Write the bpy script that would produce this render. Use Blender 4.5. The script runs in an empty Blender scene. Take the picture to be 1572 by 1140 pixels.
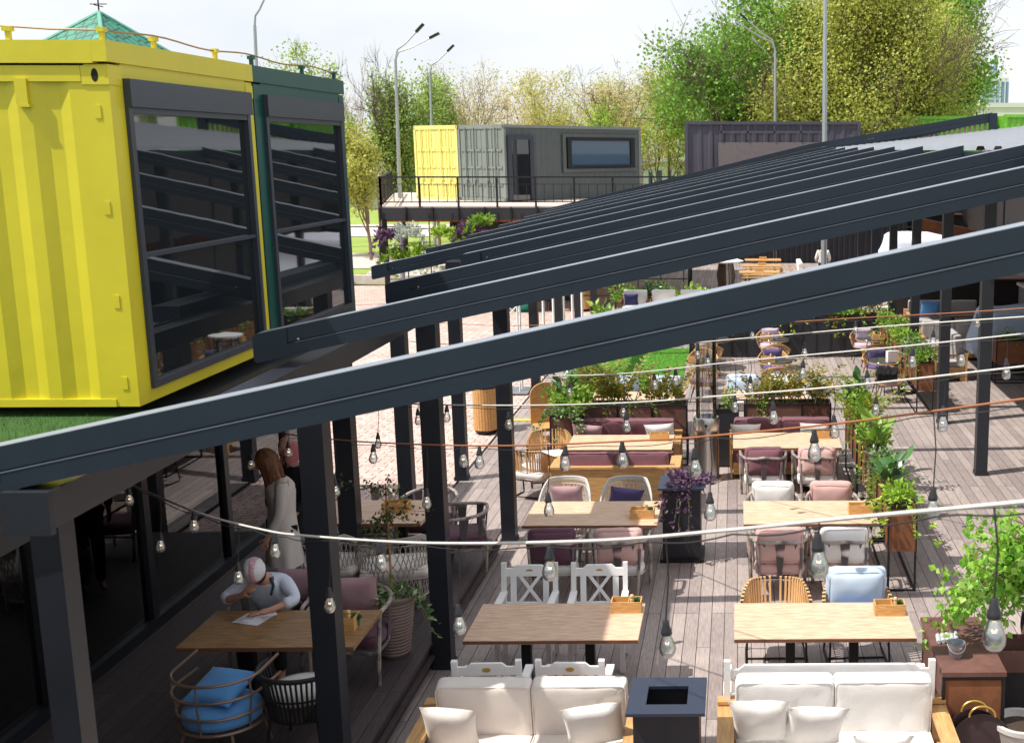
import bpy, bmesh, math, random
import numpy as np
from mathutils import Vector, Matrix, noise
S = bpy.context.scene
COL = S.collection
PI = math.pi
# ---------------- camera ----------------
FPX, PX, PY, EYE = 1830.0, 1160.0, 570.0, 5.25
PITCH = math.atan((PY - 229) / FPX)
YAW = math.atan(30 / FPX * math.cos(PITCH))
cd = bpy.data.cameras.new('camera'); cam = bpy.data.objects.new('camera', cd); COL.objects.link(cam)
cam.location = (0, 0, EYE); cam.rotation_euler = (PI/2 - PITCH, 0, -YAW)
cd.sensor_width = 36; cd.lens = FPX / 1572 * 36; cd.shift_x = -(PX - 786) / 1572
cd.clip_start = 0.1; cd.clip_end = 5000
cd.dof.use_dof = True; cd.dof.focus_distance = 14; cd.dof.aperture_fstop = 5.0
S.camera = cam
# ---------------- sky and sun ----------------
SUN = Vector((-0.48, -0.19, 0.84)).normalized()
w = bpy.data.worlds.new('World'); S.world = w; w.use_nodes = True
nt = w.node_tree; bg = nt.nodes['Background']; bg.inputs[1].default_value = 0.12
sky = nt.nodes.new('ShaderNodeTexSky'); sky.sky_type = 'NISHITA'; sky.sun_disc = False
sky.sun_elevation = math.asin(SUN.z); sky.sun_rotation = math.atan2(SUN.x, SUN.y)
sky.air_density = 1.0; sky.dust_density = 1.5
tc = nt.nodes.new('ShaderNodeTexCoord'); mp = nt.nodes.new('ShaderNodeMapping'); mp.inputs['Scale'].default_value = (1.3, 1.3, 3.6)
mp.inputs['Location'].default_value = (0.35, 0.2, 0.1)
nz = nt.nodes.new('ShaderNodeTexNoise'); nz.inputs['Scale'].default_value = 2.1; nz.inputs['Detail'].default_value = 7; nz.inputs['Roughness'].default_value = .55
cr = nt.nodes.new('ShaderNodeValToRGB'); cr.color_ramp.elements[0].position = .34; cr.color_ramp.elements[1].position = .60
nt.links.new(tc.outputs['Generated'], mp.inputs[0]); nt.links.new(mp.outputs[0], nz.inputs['Vector']); nt.links.new(nz.outputs[0], cr.inputs[0])
cmx = nt.nodes.new('ShaderNodeMixRGB'); cmx.inputs[1].default_value = (5.3, 5.6, 6.0, 1); cmx.inputs[2].default_value = (6.4, 6.45, 6.5, 1)
nt.links.new(cr.outputs[0], cmx.inputs[0])
smx = nt.nodes.new('ShaderNodeMixRGB'); smx.inputs[0].default_value = .88
nt.links.new(sky.outputs[0], smx.inputs[1]); nt.links.new(cmx.outputs[0], smx.inputs[2]); nt.links.new(smx.outputs[0], bg.inputs[0])
sl = bpy.data.lights.new('sun', 'SUN'); sl.energy = 4.0; sl.angle = math.radians(.55); sl.color = (1, .955, .88)
so = bpy.data.objects.new('sun', sl); COL.objects.link(so); so.rotation_euler = SUN.to_track_quat('Z', 'Y').to_euler(); so.location = (-20, -10, 40)
S.view_settings.view_transform = 'Standard'; S.view_settings.look = 'None'; S.view_settings.exposure = 0.48; S.view_settings.gamma = 1
S.cycles.max_bounces = 6; S.cycles.transparent_max_bounces = 24; S.cycles.caustics_reflective = False; S.cycles.caustics_refractive = False

# pixel of the photograph -> point of the place at a given height / distance / side
_cp, _sp, _cy, _sy = math.cos(PI/2-PITCH), math.sin(PI/2-PITCH), math.cos(-YAW), math.sin(-YAW)
def ray(x, y):
    a, b, c = (x-PX)/FPX, -(y-PY)/FPX, -1.
    b, c = b*_cp - c*_sp, b*_sp + c*_cp
    return Vector((a*_cy - b*_sy, a*_sy + b*_cy, c))
def gz(x, y, z=0):
    d = ray(x, y); t = (z-EYE)/d.z; return Vector((d.x*t, d.y*t, z))
def gy(x, y, Y):
    d = ray(x, y); t = Y/d.y; return Vector((d.x*t, Y, EYE+d.z*t))
def gx(x, y, X):
    d = ray(x, y); t = X/d.x; return Vector((X, d.y*t, EYE+d.z*t))

# ---------------- materials ----------------
def hexc(r, g, b):
    f = lambda c: (c/255/12.92) if c <= 10 else ((c/255+.055)/1.055)**2.4
    return (f(r), f(g), f(b), 1)
def newmat(name):
    m = bpy.data.materials.new(name); m.use_nodes = True; n = m.node_tree
    return m, n, n.nodes['Principled BSDF']
def N(n, t, **kw):
    o = n.nodes.new(t)
    for k, v in kw.items():
        if k in o.inputs: o.inputs[k].default_value = v
        else: setattr(o, k, v)
    return o
MATS = {}
def mat(name, c, rough=.6, metal=0, var=.18, scale=6, stretch=(1, 1, 1), bump=.0, bscale=60, spec=.5, c2=None, sheen=0, thr=(.3, .7), dirt=0):
    if name in MATS: return MATS[name]
    m, n, p = newmat(name); L = n.links
    c = tuple(c[:3]) + (1,)
    if c2 is None: c2 = tuple(max(0, v*(1-var)) for v in c[:3]) + (1,)
    else: c2 = tuple(c2[:3]) + (1,)
    t = N(n, 'ShaderNodeTexCoord'); mpn = N(n, 'ShaderNodeMapping', Scale=stretch)
    L.new(t.outputs['Object'], mpn.inputs[0])
    z = N(n, 'ShaderNodeTexNoise', Scale=scale, Detail=6, Roughness=.6); L.new(mpn.outputs[0], z.inputs['Vector'])
    r = N(n, 'ShaderNodeValToRGB'); r.color_ramp.elements[0].position = thr[0]; r.color_ramp.elements[1].position = thr[1]
    r.color_ramp.elements[0].color = c2; r.color_ramp.elements[1].color = c
    L.new(z.outputs[0], r.inputs[0]); out = r.outputs[0]
    if dirt:
        z2 = N(n, 'ShaderNodeTexNoise', Scale=scale*.23, Detail=8, Roughness=.7); L.new(t.outputs['Object'], z2.inputs['Vector'])
        r2 = N(n, 'ShaderNodeValToRGB'); r2.color_ramp.elements[0].position = .45; r2.color_ramp.elements[1].position = .75
        mx = N(n, 'ShaderNodeMixRGB', blend_type='MULTIPLY'); mx.inputs[2].default_value = (1-dirt, 1-dirt, 1-dirt*1.1, 1)
        L.new(z2.outputs[0], r2.inputs[0]); L.new(r2.outputs[0], mx.inputs[0]); L.new(out, mx.inputs[1]); out = mx.outputs[0]
    L.new(out, p.inputs['Base Color'])
    rr = N(n, 'ShaderNodeMapRange'); rr.inputs[3].default_value = rough*.85; rr.inputs[4].default_value = min(1, rough*1.15); L.new(z.outputs[0], rr.inputs[0]); L.new(rr.outputs[0], p.inputs['Roughness'])
    p.inputs['Metallic'].default_value = metal; p.inputs['Specular IOR Level'].default_value = spec
    if sheen: p.inputs['Sheen Weight'].default_value = sheen
    if bump:
        zb = N(n, 'ShaderNodeTexNoise', Scale=bscale, Detail=4); L.new(mpn.outputs[0], zb.inputs['Vector'])
        b = N(n, 'ShaderNodeBump', Strength=bump, Distance=.01); L.new(zb.outputs[0], b.inputs['Height']); L.new(b.outputs[0], p.inputs['Normal'])
    MATS[name] = m; return m
def leafmat(name, cols, rough=.5, trans=.3):
    if name in MATS: return MATS[name]
    m, n, p = newmat(name); L = n.links
    g = N(n, 'ShaderNodeNewGeometry'); r = N(n, 'ShaderNodeValToRGB'); el = r.color_ramp.elements
    for i, c in enumerate(cols):
        pos = i/(len(cols)-1) if len(cols) > 1 else 0
        e = el[i] if i < 2 else el.new(pos)
        e.position = pos; e.color = tuple(c[:3]) + (1,)
    L.new(g.outputs['Random Per Island'], r.inputs[0]); L.new(r.outputs[0], p.inputs['Base Color'])
    p.inputs['Roughness'].default_value = rough
    if trans:
        tr = N(n, 'ShaderNodeBsdfTranslucent'); mx = N(n, 'ShaderNodeMixShader'); mx.inputs[0].default_value = trans
        L.new(r.outputs[0], tr.inputs[0]); L.new(p.outputs[0], mx.inputs[1]); L.new(tr.outputs[0], mx.inputs[2]); L.new(mx.outputs[0], n.nodes['Material Output'].inputs[0])
    MATS[name] = m; return m
def brickmat(name, c1, c2, mortar, bw, rh, ms, swap=False, rough=.7, bump=.3, grain=None, scale=1):
    m, n, p = newmat(name); L = n.links
    t = N(n, 'ShaderNodeTexCoord'); sx = N(n, 'ShaderNodeSeparateXYZ'); cx = N(n, 'ShaderNodeCombineXYZ')
    L.new(t.outputs['Object'], sx.inputs[0])
    L.new(sx.outputs[1 if swap else 0], cx.inputs[0]); L.new(sx.outputs[0 if swap else 1], cx.inputs[1])
    b = N(n, 'ShaderNodeTexBrick', Scale=1.0); b.offset = .37; b.offset_frequency = 3
    b.inputs['Color1'].default_value = c1; b.inputs['Color2'].default_value = c2; b.inputs['Mortar'].default_value = mortar
    b.inputs['Brick Width'].default_value = bw; b.inputs['Row Height'].default_value = rh; b.inputs['Mortar Size'].default_value = ms; b.inputs['Mortar Smooth'].default_value = .2
    L.new(cx.outputs[0], b.inputs['Vector'])
    mpn = N(n, 'ShaderNodeMapping', Scale=grain or (1, 1, 1)); L.new(t.outputs['Object'], mpn.inputs[0])
    z = N(n, 'ShaderNodeTexNoise', Scale=7*scale, Detail=7, Roughness=.65); L.new(mpn.outputs[0], z.inputs['Vector'])
    mr = N(n, 'ShaderNodeMapRange'); mr.inputs[1].default_value = .3; mr.inputs[2].default_value = .7; mr.inputs[3].default_value = .70; mr.inputs[4].default_value = 1.22
    L.new(z.outputs[0], mr.inputs[0])
    z2 = N(n, 'ShaderNodeTexNoise', Scale=.8, Detail=6, Roughness=.7); L.new(t.outputs['Object'], z2.inputs['Vector'])
    mr2 = N(n, 'ShaderNodeMapRange'); mr2.inputs[1].default_value = .3; mr2.inputs[2].default_value = .7; mr2.inputs[3].default_value = .82; mr2.inputs[4].default_value = 1.12
    L.new(z2.outputs[0], mr2.inputs[0]); ml = N(n, 'ShaderNodeMath', operation='MULTIPLY'); L.new(mr.outputs[0], ml.inputs[0]); L.new(mr2.outputs[0], ml.inputs[1])
    mx = N(n, 'ShaderNodeMixRGB', blend_type='MULTIPLY'); mx.inputs[0].default_value = 1; L.new(b.outputs[0], mx.inputs[1]); L.new(ml.outputs[0], mx.inputs[2])
    L.new(mx.outputs[0], p.inputs['Base Color']); p.inputs['Roughness'].default_value = rough
    bp = N(n, 'ShaderNodeBump', Strength=bump, Distance=.02); sub = N(n, 'ShaderNodeMath', operation='SUBTRACT')
    L.new(z.outputs[0], sub.inputs[0]); L.new(b.outputs['Fac'], sub.inputs[1]); L.new(sub.outputs[0], bp.inputs['Height']); L.new(bp.outputs[0], p.inputs['Normal'])
    return m
def glassmat(name, tint=(.9, .95, .95), refl=.12, rough=.02, wav=0, tr=1.0):
    m, n, p = newmat(name); L = n.links
    gl = N(n, 'ShaderNodeBsdfGlossy', Roughness=rough); gl.inputs[0].default_value = (.95, .97, 1, 1)
    tb = N(n, 'ShaderNodeBsdfTransparent'); tb.inputs[0].default_value = tuple(v*tr for v in tint) + (1,)
    lw = N(n, 'ShaderNodeLayerWeight', Blend=.35); mr = N(n, 'ShaderNodeMapRange'); mr.inputs[3].default_value = refl; mr.inputs[4].default_value = 1
    L.new(lw.outputs['Fresnel'], mr.inputs[0]); mx = N(n, 'ShaderNodeMixShader'); L.new(mr.outputs[0], mx.inputs[0]); L.new(tb.outputs[0], mx.inputs[1]); L.new(gl.outputs[0], mx.inputs[2])
    if wav:
        t = N(n, 'ShaderNodeTexCoord'); z = N(n, 'ShaderNodeTexNoise', Scale=1.6, Detail=1); L.new(t.outputs['Object'], z.inputs['Vector'])
        b = N(n, 'ShaderNodeBump', Strength=wav, Distance=.02); L.new(z.outputs[0], b.inputs['Height']); L.new(b.outputs[0], gl.inputs['Normal'])
    L.new(mx.outputs[0], n.nodes['Material Output'].inputs[0]); MATS[name] = m; return m

M_BEAM = mat('beam_paint', hexc(36, 47, 59), .48, .0, .12, 3, bump=.05, spec=.35, dirt=.12)
M_GLINT = mat('beam_top_glint', hexc(140, 148, 160), .5, .2, .1, 3)  # pale tone stands in for the sun glint on beam tops
M_LIPGLINT = mat('lip_glint_grey', hexc(104, 112, 124), .45, .2, .1, 3)  # lighter tone for the light caught along the lower rail
M_POST = mat('post_paint', hexc(32, 36, 45), .45, 0, .15, 3, bump=.05, dirt=.15)
M_BLACK = mat('black_steel', hexc(32, 32, 36), .5, .3, .2, 8)
M_BLKP = mat('black_panel', hexc(42, 43, 50), .45, 0, .18, 3, bump=.06, dirt=.2)
M_YEL = mat('yellow_paint', hexc(214, 200, 44), .4, 0, .12, 1.2, bump=.3, bscale=5, dirt=.10)
M_GRN = mat('dark_green_paint', hexc(10, 76, 70), .42, 0, .12, 3, bump=.05, dirt=.15)
M_FRAME = mat('window_frame_grey', hexc(52, 58, 70), .4, 0, .1, 4)
M_WOOD = mat('oak_table', hexc(232, 202, 174), .5, 0, 0, 5, (1.2, 9, 9), .15, 30, c2=hexc(192, 148, 118))
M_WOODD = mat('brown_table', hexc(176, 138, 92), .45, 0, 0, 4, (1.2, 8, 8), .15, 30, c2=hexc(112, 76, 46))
M_WOODE = mat('table_edge', hexc(128, 84, 62), .5, 0, .3, 6, (1, 8, 8), .15, 30)
M_PINE = mat('pine_plank', hexc(214, 172, 116), .55, 0, 0, 5, (1, 8, 8), .2, 30, c2=hexc(176, 128, 76))
M_PINEY = mat('pine_plank_long', hexc(214, 172, 116), .55, 0, 0, 5, (8, 1, 8), .2, 30, c2=hexc(176, 128, 76))
M_BOX = mat('honey_wood', hexc(218, 174, 112), .5, 0, 0, 8, (1, 6, 6), .15, 40, c2=hexc(188, 138, 80))
M_WHITE = mat('white_paint', hexc(240, 238, 238), .45, 0, .05, 5, bump=.12, bscale=40)
M_CREAM = mat('cream_fabric', hexc(228, 218, 210), .9, 0, .05, 5, bump=.25, bscale=120, sheen=.2)
M_IVORY = mat('ivory_fabric', hexc(230, 226, 222), .9, 0, .05, 5, bump=.25, bscale=120, sheen=.2)
M_PLUM = mat('plum_fabric', hexc(120, 76, 86), .9, 0, .10, 5, bump=.25, bscale=120, sheen=.2)
M_DPLUM = mat('dark_plum_fabric', hexc(96, 58, 74), .9, 0, .10, 5, bump=.25, bscale=120, sheen=.2)
M_PINK = mat('dusty_pink_fabric', hexc(206, 166, 160), .9, 0, .06, 5, bump=.25, bscale=120, sheen=.2)
M_MAUVE = mat('mauve_fabric', hexc(176, 140, 146), .9, 0, .06, 5, bump=.25, bscale=120, sheen=.2)
M_PURP = mat('purple_fabric', hexc(92, 80, 132), .9, 0, .10, 5, bump=.25, bscale=120, sheen=.2)
M_LILAC = mat('lilac_fabric', hexc(196, 180, 200), .9, 0, .06, 5, bump=.25, bscale=120)
M_BLUE = mat('blue_fabric', hexc(88, 152, 214), .85, 0, .08, 5, bump=.2, bscale=120, sheen=.2)
M_PBLUE = mat('pale_blue_fabric', hexc(196, 214, 234), .85, 0, .05, 5, bump=.25, bscale=120)
M_ROPEF = mat('taupe_frame', hexc(182, 168, 158), .5, 0, 0, 3, (1, 1, 1), c2=hexc(104, 98, 98), thr=(.45, .55))
M_ROPE = mat('grey_rope', hexc(112, 104, 104), .9, 0, .3, 8, (40, 40, 1), .5, 60)
M_BRONZE = mat('bronze_tube', hexc(142, 118, 104), .35, .5, .15, 6)
M_WICK = mat('white_wicker', hexc(214, 208, 200), .7, 0, .2, 30, bump=.3, bscale=90)
M_GWICK = mat('grey_wicker', hexc(186, 176, 166), .7, 0, .2, 30, bump=.3, bscale=90)
M_CANE = mat('cane', hexc(206, 162, 110), .55, 0, .25, 20)
M_STRAP = mat('tan_strap', hexc(218, 170, 116), .6, 0, .2, 12)
M_BWICK = mat('black_wicker', hexc(34, 32, 36), .6, 0, .2, 30, bump=.3)
M_CORT = mat('corten_steel', hexc(146, 92, 56), .8, 0, 0, 5, bump=.15, bscale=80, c2=hexc(108, 66, 44), dirt=.2)
M_CORTD = mat('brown_steel', hexc(118, 82, 72), .75, 0, 0, 5, bump=.15, bscale=80, c2=hexc(92, 60, 52), dirt=.2)
M_STEEL = mat('brushed_steel', hexc(200, 198, 196), .25, .95, .1, 10, (30, 30, 1))
M_GALV = mat('galvanised_steel', hexc(172, 178, 184), .45, .7, .12, 8)
M_SOIL = mat('soil', hexc(70, 54, 44), .95, 0, .4, 40, bump=.8, bscale=60)
M_SKIN = mat('skin', hexc(198, 146, 122), .5, 0, .08, 8)
M_WIREW = mat('white_cable', hexc(214, 210, 204), .5, 0, .1, 20)
M_WIREB = mat('brown_cable', hexc(168, 104, 64), .5, 0, .1, 20)
M_WIREK = mat('black_cable', hexc(40, 38, 40), .6, 0, .1, 20)
M_SOCK = mat('black_socket', hexc(46, 46, 52), .4, 0, .1, 20)
M_TERRA = mat('grey_brown_pot', hexc(136, 116, 108), .8, 0, .15, 8, bump=.3)
M_BULB = glassmat('clear_bulb_glass', (.84, .87, .87), .34, .22)
M_TUBEG = glassmat('heater_glass', (.86, .88, .87), .10, .02)
M_BARK = mat('bark', hexc(150, 126, 108), .9, 0, .35, 4, (6, 6, 1), .6, 30)
M_BARKD = mat('dark_bark', hexc(104, 86, 74), .9, 0, .35, 4, (6, 6, 1), .6, 30)
M_STEM = mat('green_stem', hexc(116, 122, 66), .7, 0, .2, 10)
def emis(name, c, s):
    m, n, p = newmat(name); p.inputs['Base Color'].default_value = c; p.inputs['Emission Color'].default_value = c; p.inputs['Emission Strength'].default_value = s; MATS[name] = m; return m
M_FIL = emis('warm_filament', (1, .62, .28, 1), 6)
def darkglass(name, rough=.02, base=(.012, .016, .02, 1), wav=.05, ior=1.75):
    m, n, p = newmat(name); p.inputs['Base Color'].default_value = base; p.inputs['Roughness'].default_value = rough
    p.inputs['IOR'].default_value = ior
    t = N(n, 'ShaderNodeTexCoord'); z = N(n, 'ShaderNodeTexNoise', Scale=1.3, Detail=2); n.links.new(t.outputs['Object'], z.inputs['Vector'])
    b = N(n, 'ShaderNodeBump', Strength=wav, Distance=.05); n.links.new(z.outputs[0], b.inputs['Height']); n.links.new(b.outputs[0], p.inputs['Normal'])
    MATS[name] = m; return m
M_DGLASS = darkglass('dark_reflecting_glass', wav=.012, ior=1.9)
M_FGLASS = darkglass('far_window_glass', .05, hexc(70, 92, 112), .03, 1.5)

# ---------------- mesh builder ----------------
class MB:
    def __init__(s): s.bm = bmesh.new()
    def box(s, x0, x1, y0, y1, z0, z1, M=None):
        v = [s.bm.verts.new((M @ Vector(p)) if M else p) for p in ((x0,y0,z0),(x1,y0,z0),(x1,y1,z0),(x0,y1,z0),(x0,y0,z1),(x1,y0,z1),(x1,y1,z1),(x0,y1,z1))]
        for f in ((0,3,2,1),(4,5,6,7),(0,1,5,4),(1,2,6,5),(2,3,7,6),(3,0,4,7)): s.bm.faces.new([v[i] for i in f])
        return s
    def cbox(s, c, d, M=None):
        return s.box(c[0]-d[0]/2, c[0]+d[0]/2, c[1]-d[1]/2, c[1]+d[1]/2, c[2]-d[2]/2, c[2]+d[2]/2, M)
    def face(s, pts): s.bm.faces.new([s.bm.verts.new(p) for p in pts]); return s
    def bar(s, p0, p1, wd, ht, up=(0, 0, 1)):
        p0, p1 = Vector(p0), Vector(p1); d = (p1-p0); L = d.length; d.normalize(); u = Vector(up)
        if abs(d.dot(u)) > .99: u = Vector((0, 1, 0))
        side = d.cross(u).normalized(); u = side.cross(d).normalized()
        M = Matrix((( d.x, side.x, u.x, p0.x), (d.y, side.y, u.y, p0.y), (d.z, side.z, u.z, p0.z), (0, 0, 0, 1)))
        return s.box(0, L, -wd/2, wd/2, -ht/2, ht/2, M)
    def tube(s, pts, r, n=6, closed=False, flat=None):
        pts = [Vector(p) for p in pts]; k = len(pts); rs = r if isinstance(r, (list, tuple)) else [r]*k
        rings = []; prev = None
        for i in range(k):
            if closed: t = pts[(i+1) % k] - pts[i-1]
            else: t = pts[min(i+1, k-1)] - pts[max(i-1, 0)]
            if t.length < 1e-9: t = Vector((0, 0, 1))
            t.normalize()
            if prev is None:
                a = Vector((0, 0, 1)) if abs(t.z) < .9 else Vector((1, 0, 0)); u = t.cross(a).normalized()
            else:
                u = (prev - t*prev.dot(t))
                u = u.normalized() if u.length > 1e-6 else t.orthogonal().normalized()
            prev = u; v = t.cross(u)
            fl = flat or 1
            rings.append([s.bm.verts.new(pts[i] + (u*math.cos(2*PI*j/n) + v*math.sin(2*PI*j/n)*fl)*rs[i]) for j in range(n)])
        for i in range(k if closed else k-1):
            a, b = rings[i], rings[(i+1) % k]
            for j in range(n): s.bm.faces.new((a[j], a[(j+1) % n], b[(j+1) % n], b[j]))
        if not closed and n > 2: s.bm.faces.new(rings[0][::-1]); s.bm.faces.new(rings[-1])
        return s
    def lathe(s, prof, n=20, c=(0, 0, 0), M=None):
        rings = []
        for r, z in prof:
            ring = []
            for j in range(n):
                p = Vector((c[0]+r*math.cos(2*PI*j/n), c[1]+r*math.sin(2*PI*j/n), c[2]+z)); ring.append(s.bm.verts.new(M @ p if M else p))
            rings.append(ring)
        for a, b in zip(rings, rings[1:]):
            for j in range(n): s.bm.faces.new((a[j], a[(j+1) % n], b[(j+1) % n], b[j]))
        s.bm.faces.new(rings[0][::-1]); s.bm.faces.new(rings[-1]); return s
    def prism(s, pts, v):      # polygon pts extruded along v
        a = [s.bm.verts.new(p) for p in pts]; b = [s.bm.verts.new(Vector(p)+Vector(v)) for p in pts]; k = len(pts)
        s.bm.faces.new(a[::-1]); s.bm.faces.new(b)
        for i in range(k): s.bm.faces.new((a[i], a[(i+1) % k], b[(i+1) % k], b[i]))
        return s
    def grid(s, fn, nu, nv):
        g = [[s.bm.verts.new(fn(i/nu, j/nv)) for j in range(nv+1)] for i in range(nu+1)]
        for i in range(nu):
            for j in range(nv): s.bm.faces.new((g[i][j], g[i+1][j], g[i+1][j+1], g[i][j+1]))
        return s
    def pillow(s, w, h, t, M=None, seed=0, n=14):
        for sg in (1, -1):
            def fn(a, b):
                u, v = a*2-1, b*2-1
                x = w/2*u*(1-.09*(1-v*v)*abs(u)); y = h/2*v*(1-.09*(1-u*u)*abs(v))
                e = max(0, (1-u**2)*(1-v**2)); z = t/2*e**.42
                z *= 1 + .16*noise.noise(Vector((u*1.7+seed, v*1.7, seed*.7))) + .05*noise.noise(Vector((u*5+seed, v*5, 1)))
                p = Vector((x, y, sg*z)); return M @ p if M else p
            if sg == 1: s.grid(fn, n, n)
            else: s.grid(lambda a, b: fn(1-a, b), n, n)
        bmesh.ops.remove_doubles(s.bm, verts=s.bm.verts, dist=.0004)
        return s
    def cushion(s, w, d, h, M=None, r=None, puff=.12, seed=0, n=14):
        r = r or min(h*.42, .07)
        tmp = bmesh.new(); bmesh.ops.create_cube(tmp, size=2); bmesh.ops.subdivide_edges(tmp, edges=tmp.edges, cuts=n, use_grid_fill=True)
        mp_ = {}
        for v in tmp.verts:
            u = Vector([math.copysign(1-(1-abs(c))**1.9, c) for c in v.co]); q = Vector((u.x*w/2, u.y*d/2, u.z*h/2))
            inn = Vector((max(-w/2+r, min(w/2-r, q.x)), max(-d/2+r, min(d/2-r, q.y)), max(-h/2+r, min(h/2-r, q.z))))
            dv = q-inn
            q2 = inn + (dv.normalized()*r if dv.length > 1e-6 else dv)
            q2.z += u.z*puff*h*(1-u.x**2)*(1-u.y**2)
            q2.x += u.x*puff*.25*h*(1-u.z**2); q2.y += u.y*puff*.25*h*(1-u.z**2)
            nn = noise.noise(Vector((q2.x*7+seed, q2.y*7, q2.z*7+seed)))*.012 + noise.noise(Vector((q2.x*20+seed, q2.y*14, q2.z*18)))*.007
            q2 += dv.normalized()*nn if dv.length > 1e-6 else Vector((0, 0, u.z*nn))
            mp_[v] = s.bm.verts.new(M @ q2 if M else q2)
        for f in tmp.faces: s.bm.faces.new([mp_[v] for v in f.verts])
        tmp.free()
        for zz in (1, -1):
            a, c, q = w/2-r*.18, d/2-r*.18, zz*(h/2-r*.22); k = r*1.2; pts = []
            for sx, sy, a0 in ((1, 1, 0), (-1, 1, PI/2), (-1, -1, PI), (1, -1, 1.5*PI)):
                for j in range(4): t_ = a0+PI/2*j/3; p = Vector((sx*(a-k)+k*math.cos(t_), sy*(c-k)+k*math.sin(t_), q)); pts.append(M @ p if M else p)
            s.tube(pts, .0055, 5, closed=True)
        return s
    def mesh(s, name='m', bevel=0, smooth=True, seg=1, angle=.6):
        bm = s.bm
        if bevel:
            ed = [e for e in bm.edges if len(e.link_faces) == 2 and e.calc_face_angle(0) > .7]
            if ed: bmesh.ops.bevel(bm, geom=ed, offset=bevel, segments=seg, affect='EDGES', clamp_overlap=True)
        bmesh.ops.recalc_face_normals(bm, faces=bm.faces)
        if smooth:
            for f in bm.faces: f.smooth = True
            for e in bm.edges:
                if len(e.link_faces) == 2 and e.calc_face_angle(0) > angle: e.smooth = False
        me = bpy.data.meshes.new(name); bm.to_mesh(me); bm.free(); return me
def tag(o, label=None, cat=None, group=None, kind=None):
    if label: o['label'] = label
    if cat: o['category'] = cat
    if group: o['group'] = group
    if kind: o['kind'] = kind
    return o
def link(o, parent=None):
    COL.objects.link(o)
    if parent is not None: o.parent = parent
    return o
def part(name, me, m, parent=None, M=None):
    if isinstance(me, MB): me = me.mesh(name)
    if not me.materials: me.materials.append(None)
    o = bpy.data.objects.new(name, me); link(o, parent)
    o.material_slots[0].link = 'OBJECT'; o.material_slots[0].material = m
    if M is not None: o.matrix_local = M
    return o
def thing(name, label, cat, loc=(0, 0, 0), rz=0, group=None):
    o = bpy.data.objects.new(name, None); link(o); o.empty_display_size = .2
    o.location = loc; o.rotation_euler = (0, 0, rz); return tag(o, label, cat, group)
def solo(name, me, m, label, cat, loc=(0, 0, 0), rz=0, group=None, kind=None):
    o = part(name, me, m); o.location = loc; o.rotation_euler = (0, 0, rz); return tag(o, label, cat, group, kind)
def struct(name, me, m):
    o = part(name, me, m); o['kind'] = 'structure'; return o
CACHE = {}
def cm(key, fn):
    if key not in CACHE: CACHE[key] = fn()
    return CACHE[key]
def T(x=0, y=0, z=0): return Matrix.Translation((x, y, z))
def Rx(a): return Matrix.Rotation(a, 4, 'X')
def Ry(a): return Matrix.Rotation(a, 4, 'Y')
def Rz(a): return Matrix.Rotation(a, 4, 'Z')
ORD = ['first', 'second', 'third', 'fourth', 'fifth', 'sixth', 'seventh', 'eighth', 'ninth', 'tenth', 'eleventh', 'twelfth', 'thirteenth', 'fourteenth', 'fifteenth']
# leaf soup: arrays -> one mesh
def leafmesh(C, U, V, size, bend=.25, rng=None):
    """C centres, U long axis, V side axis (k x 3), size (k,) -> mesh of pointed folded leaves (4 triangles each)"""
    k = len(C); Nn = np.cross(U, V); s = size[:, None]
    P = np.stack([C, C+(U*.45+V*.30+Nn*bend*.3)*s, C+(U*1.0-Nn*bend*.25)*s, C+(U*.45-V*.30+Nn*bend*.3)*s, C+U*.5*s], 1)
    idx = np.arange(k)[:, None]*5; F = np.concatenate([idx+np.array([[0, 1, 4]]), idx+np.array([[1, 2, 4]]), idx+np.array([[4, 2, 3]]), idx+np.array([[0, 4, 3]])], 1).reshape(-1, 3)
    me = bpy.data.meshes.new('leaves'); me.from_pydata(P.reshape(-1, 3).tolist(), [], F.tolist()); return me
def rnd_dirs(rng, k):
    d = rng.normal(size=(k, 3)); return d/np.linalg.norm(d, axis=1)[:, None]
def frames(U, rng):
    a = rnd_dirs(rng, len(U)); V = a - U*np.sum(a*U, 1)[:, None]; V /= np.linalg.norm(V, axis=1)[:, None]+1e-9; return V
# ---------------- ground ----------------
def sheet(name, x0, x1, y0, y1, z, m, n=1):
    b = MB(); b.grid(lambda u, v: (x0+(x1-x0)*u, y0+(y1-y0)*v, z), n, n); return struct(name, b.mesh(name), m)
M_GRASS = mat('meadow_grass', hexc(150, 172, 74), .9, 0, .3, .35, bump=.5, bscale=6, dirt=.15)
M_TURF = mat('artificial_turf', hexc(88, 150, 40), .85, 0, .2, 9, bump=.6, bscale=220, dirt=.06)
M_TURFD = mat('roof_turf', hexc(56, 98, 34), .9, 0, .35, 9, bump=.8, bscale=120, dirt=.2)  # turf colour lowered to imitate the shade on this roof
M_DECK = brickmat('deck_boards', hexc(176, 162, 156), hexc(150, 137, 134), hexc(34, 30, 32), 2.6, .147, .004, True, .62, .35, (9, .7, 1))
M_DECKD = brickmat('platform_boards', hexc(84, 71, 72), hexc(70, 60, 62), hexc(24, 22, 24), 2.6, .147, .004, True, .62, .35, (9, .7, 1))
M_COB = brickmat('pink_cobbles', hexc(226, 198, 188), hexc(204, 176, 166), hexc(150, 126, 118), .22, .12, .012, False, .85, .5)
M_CONC = mat('pale_path', hexc(206, 190, 182), .9, 0, .12, 1.5, dirt=.1)
sheet('ground', -900, 900, -60, 2600, -.06, M_GRASS)
sheet('plaza_paving', -26, -4.47, 12, 47, -.03, M_COB)
sheet('deck', -4.47, 30, 1, 62, 0, M_DECK)
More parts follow.
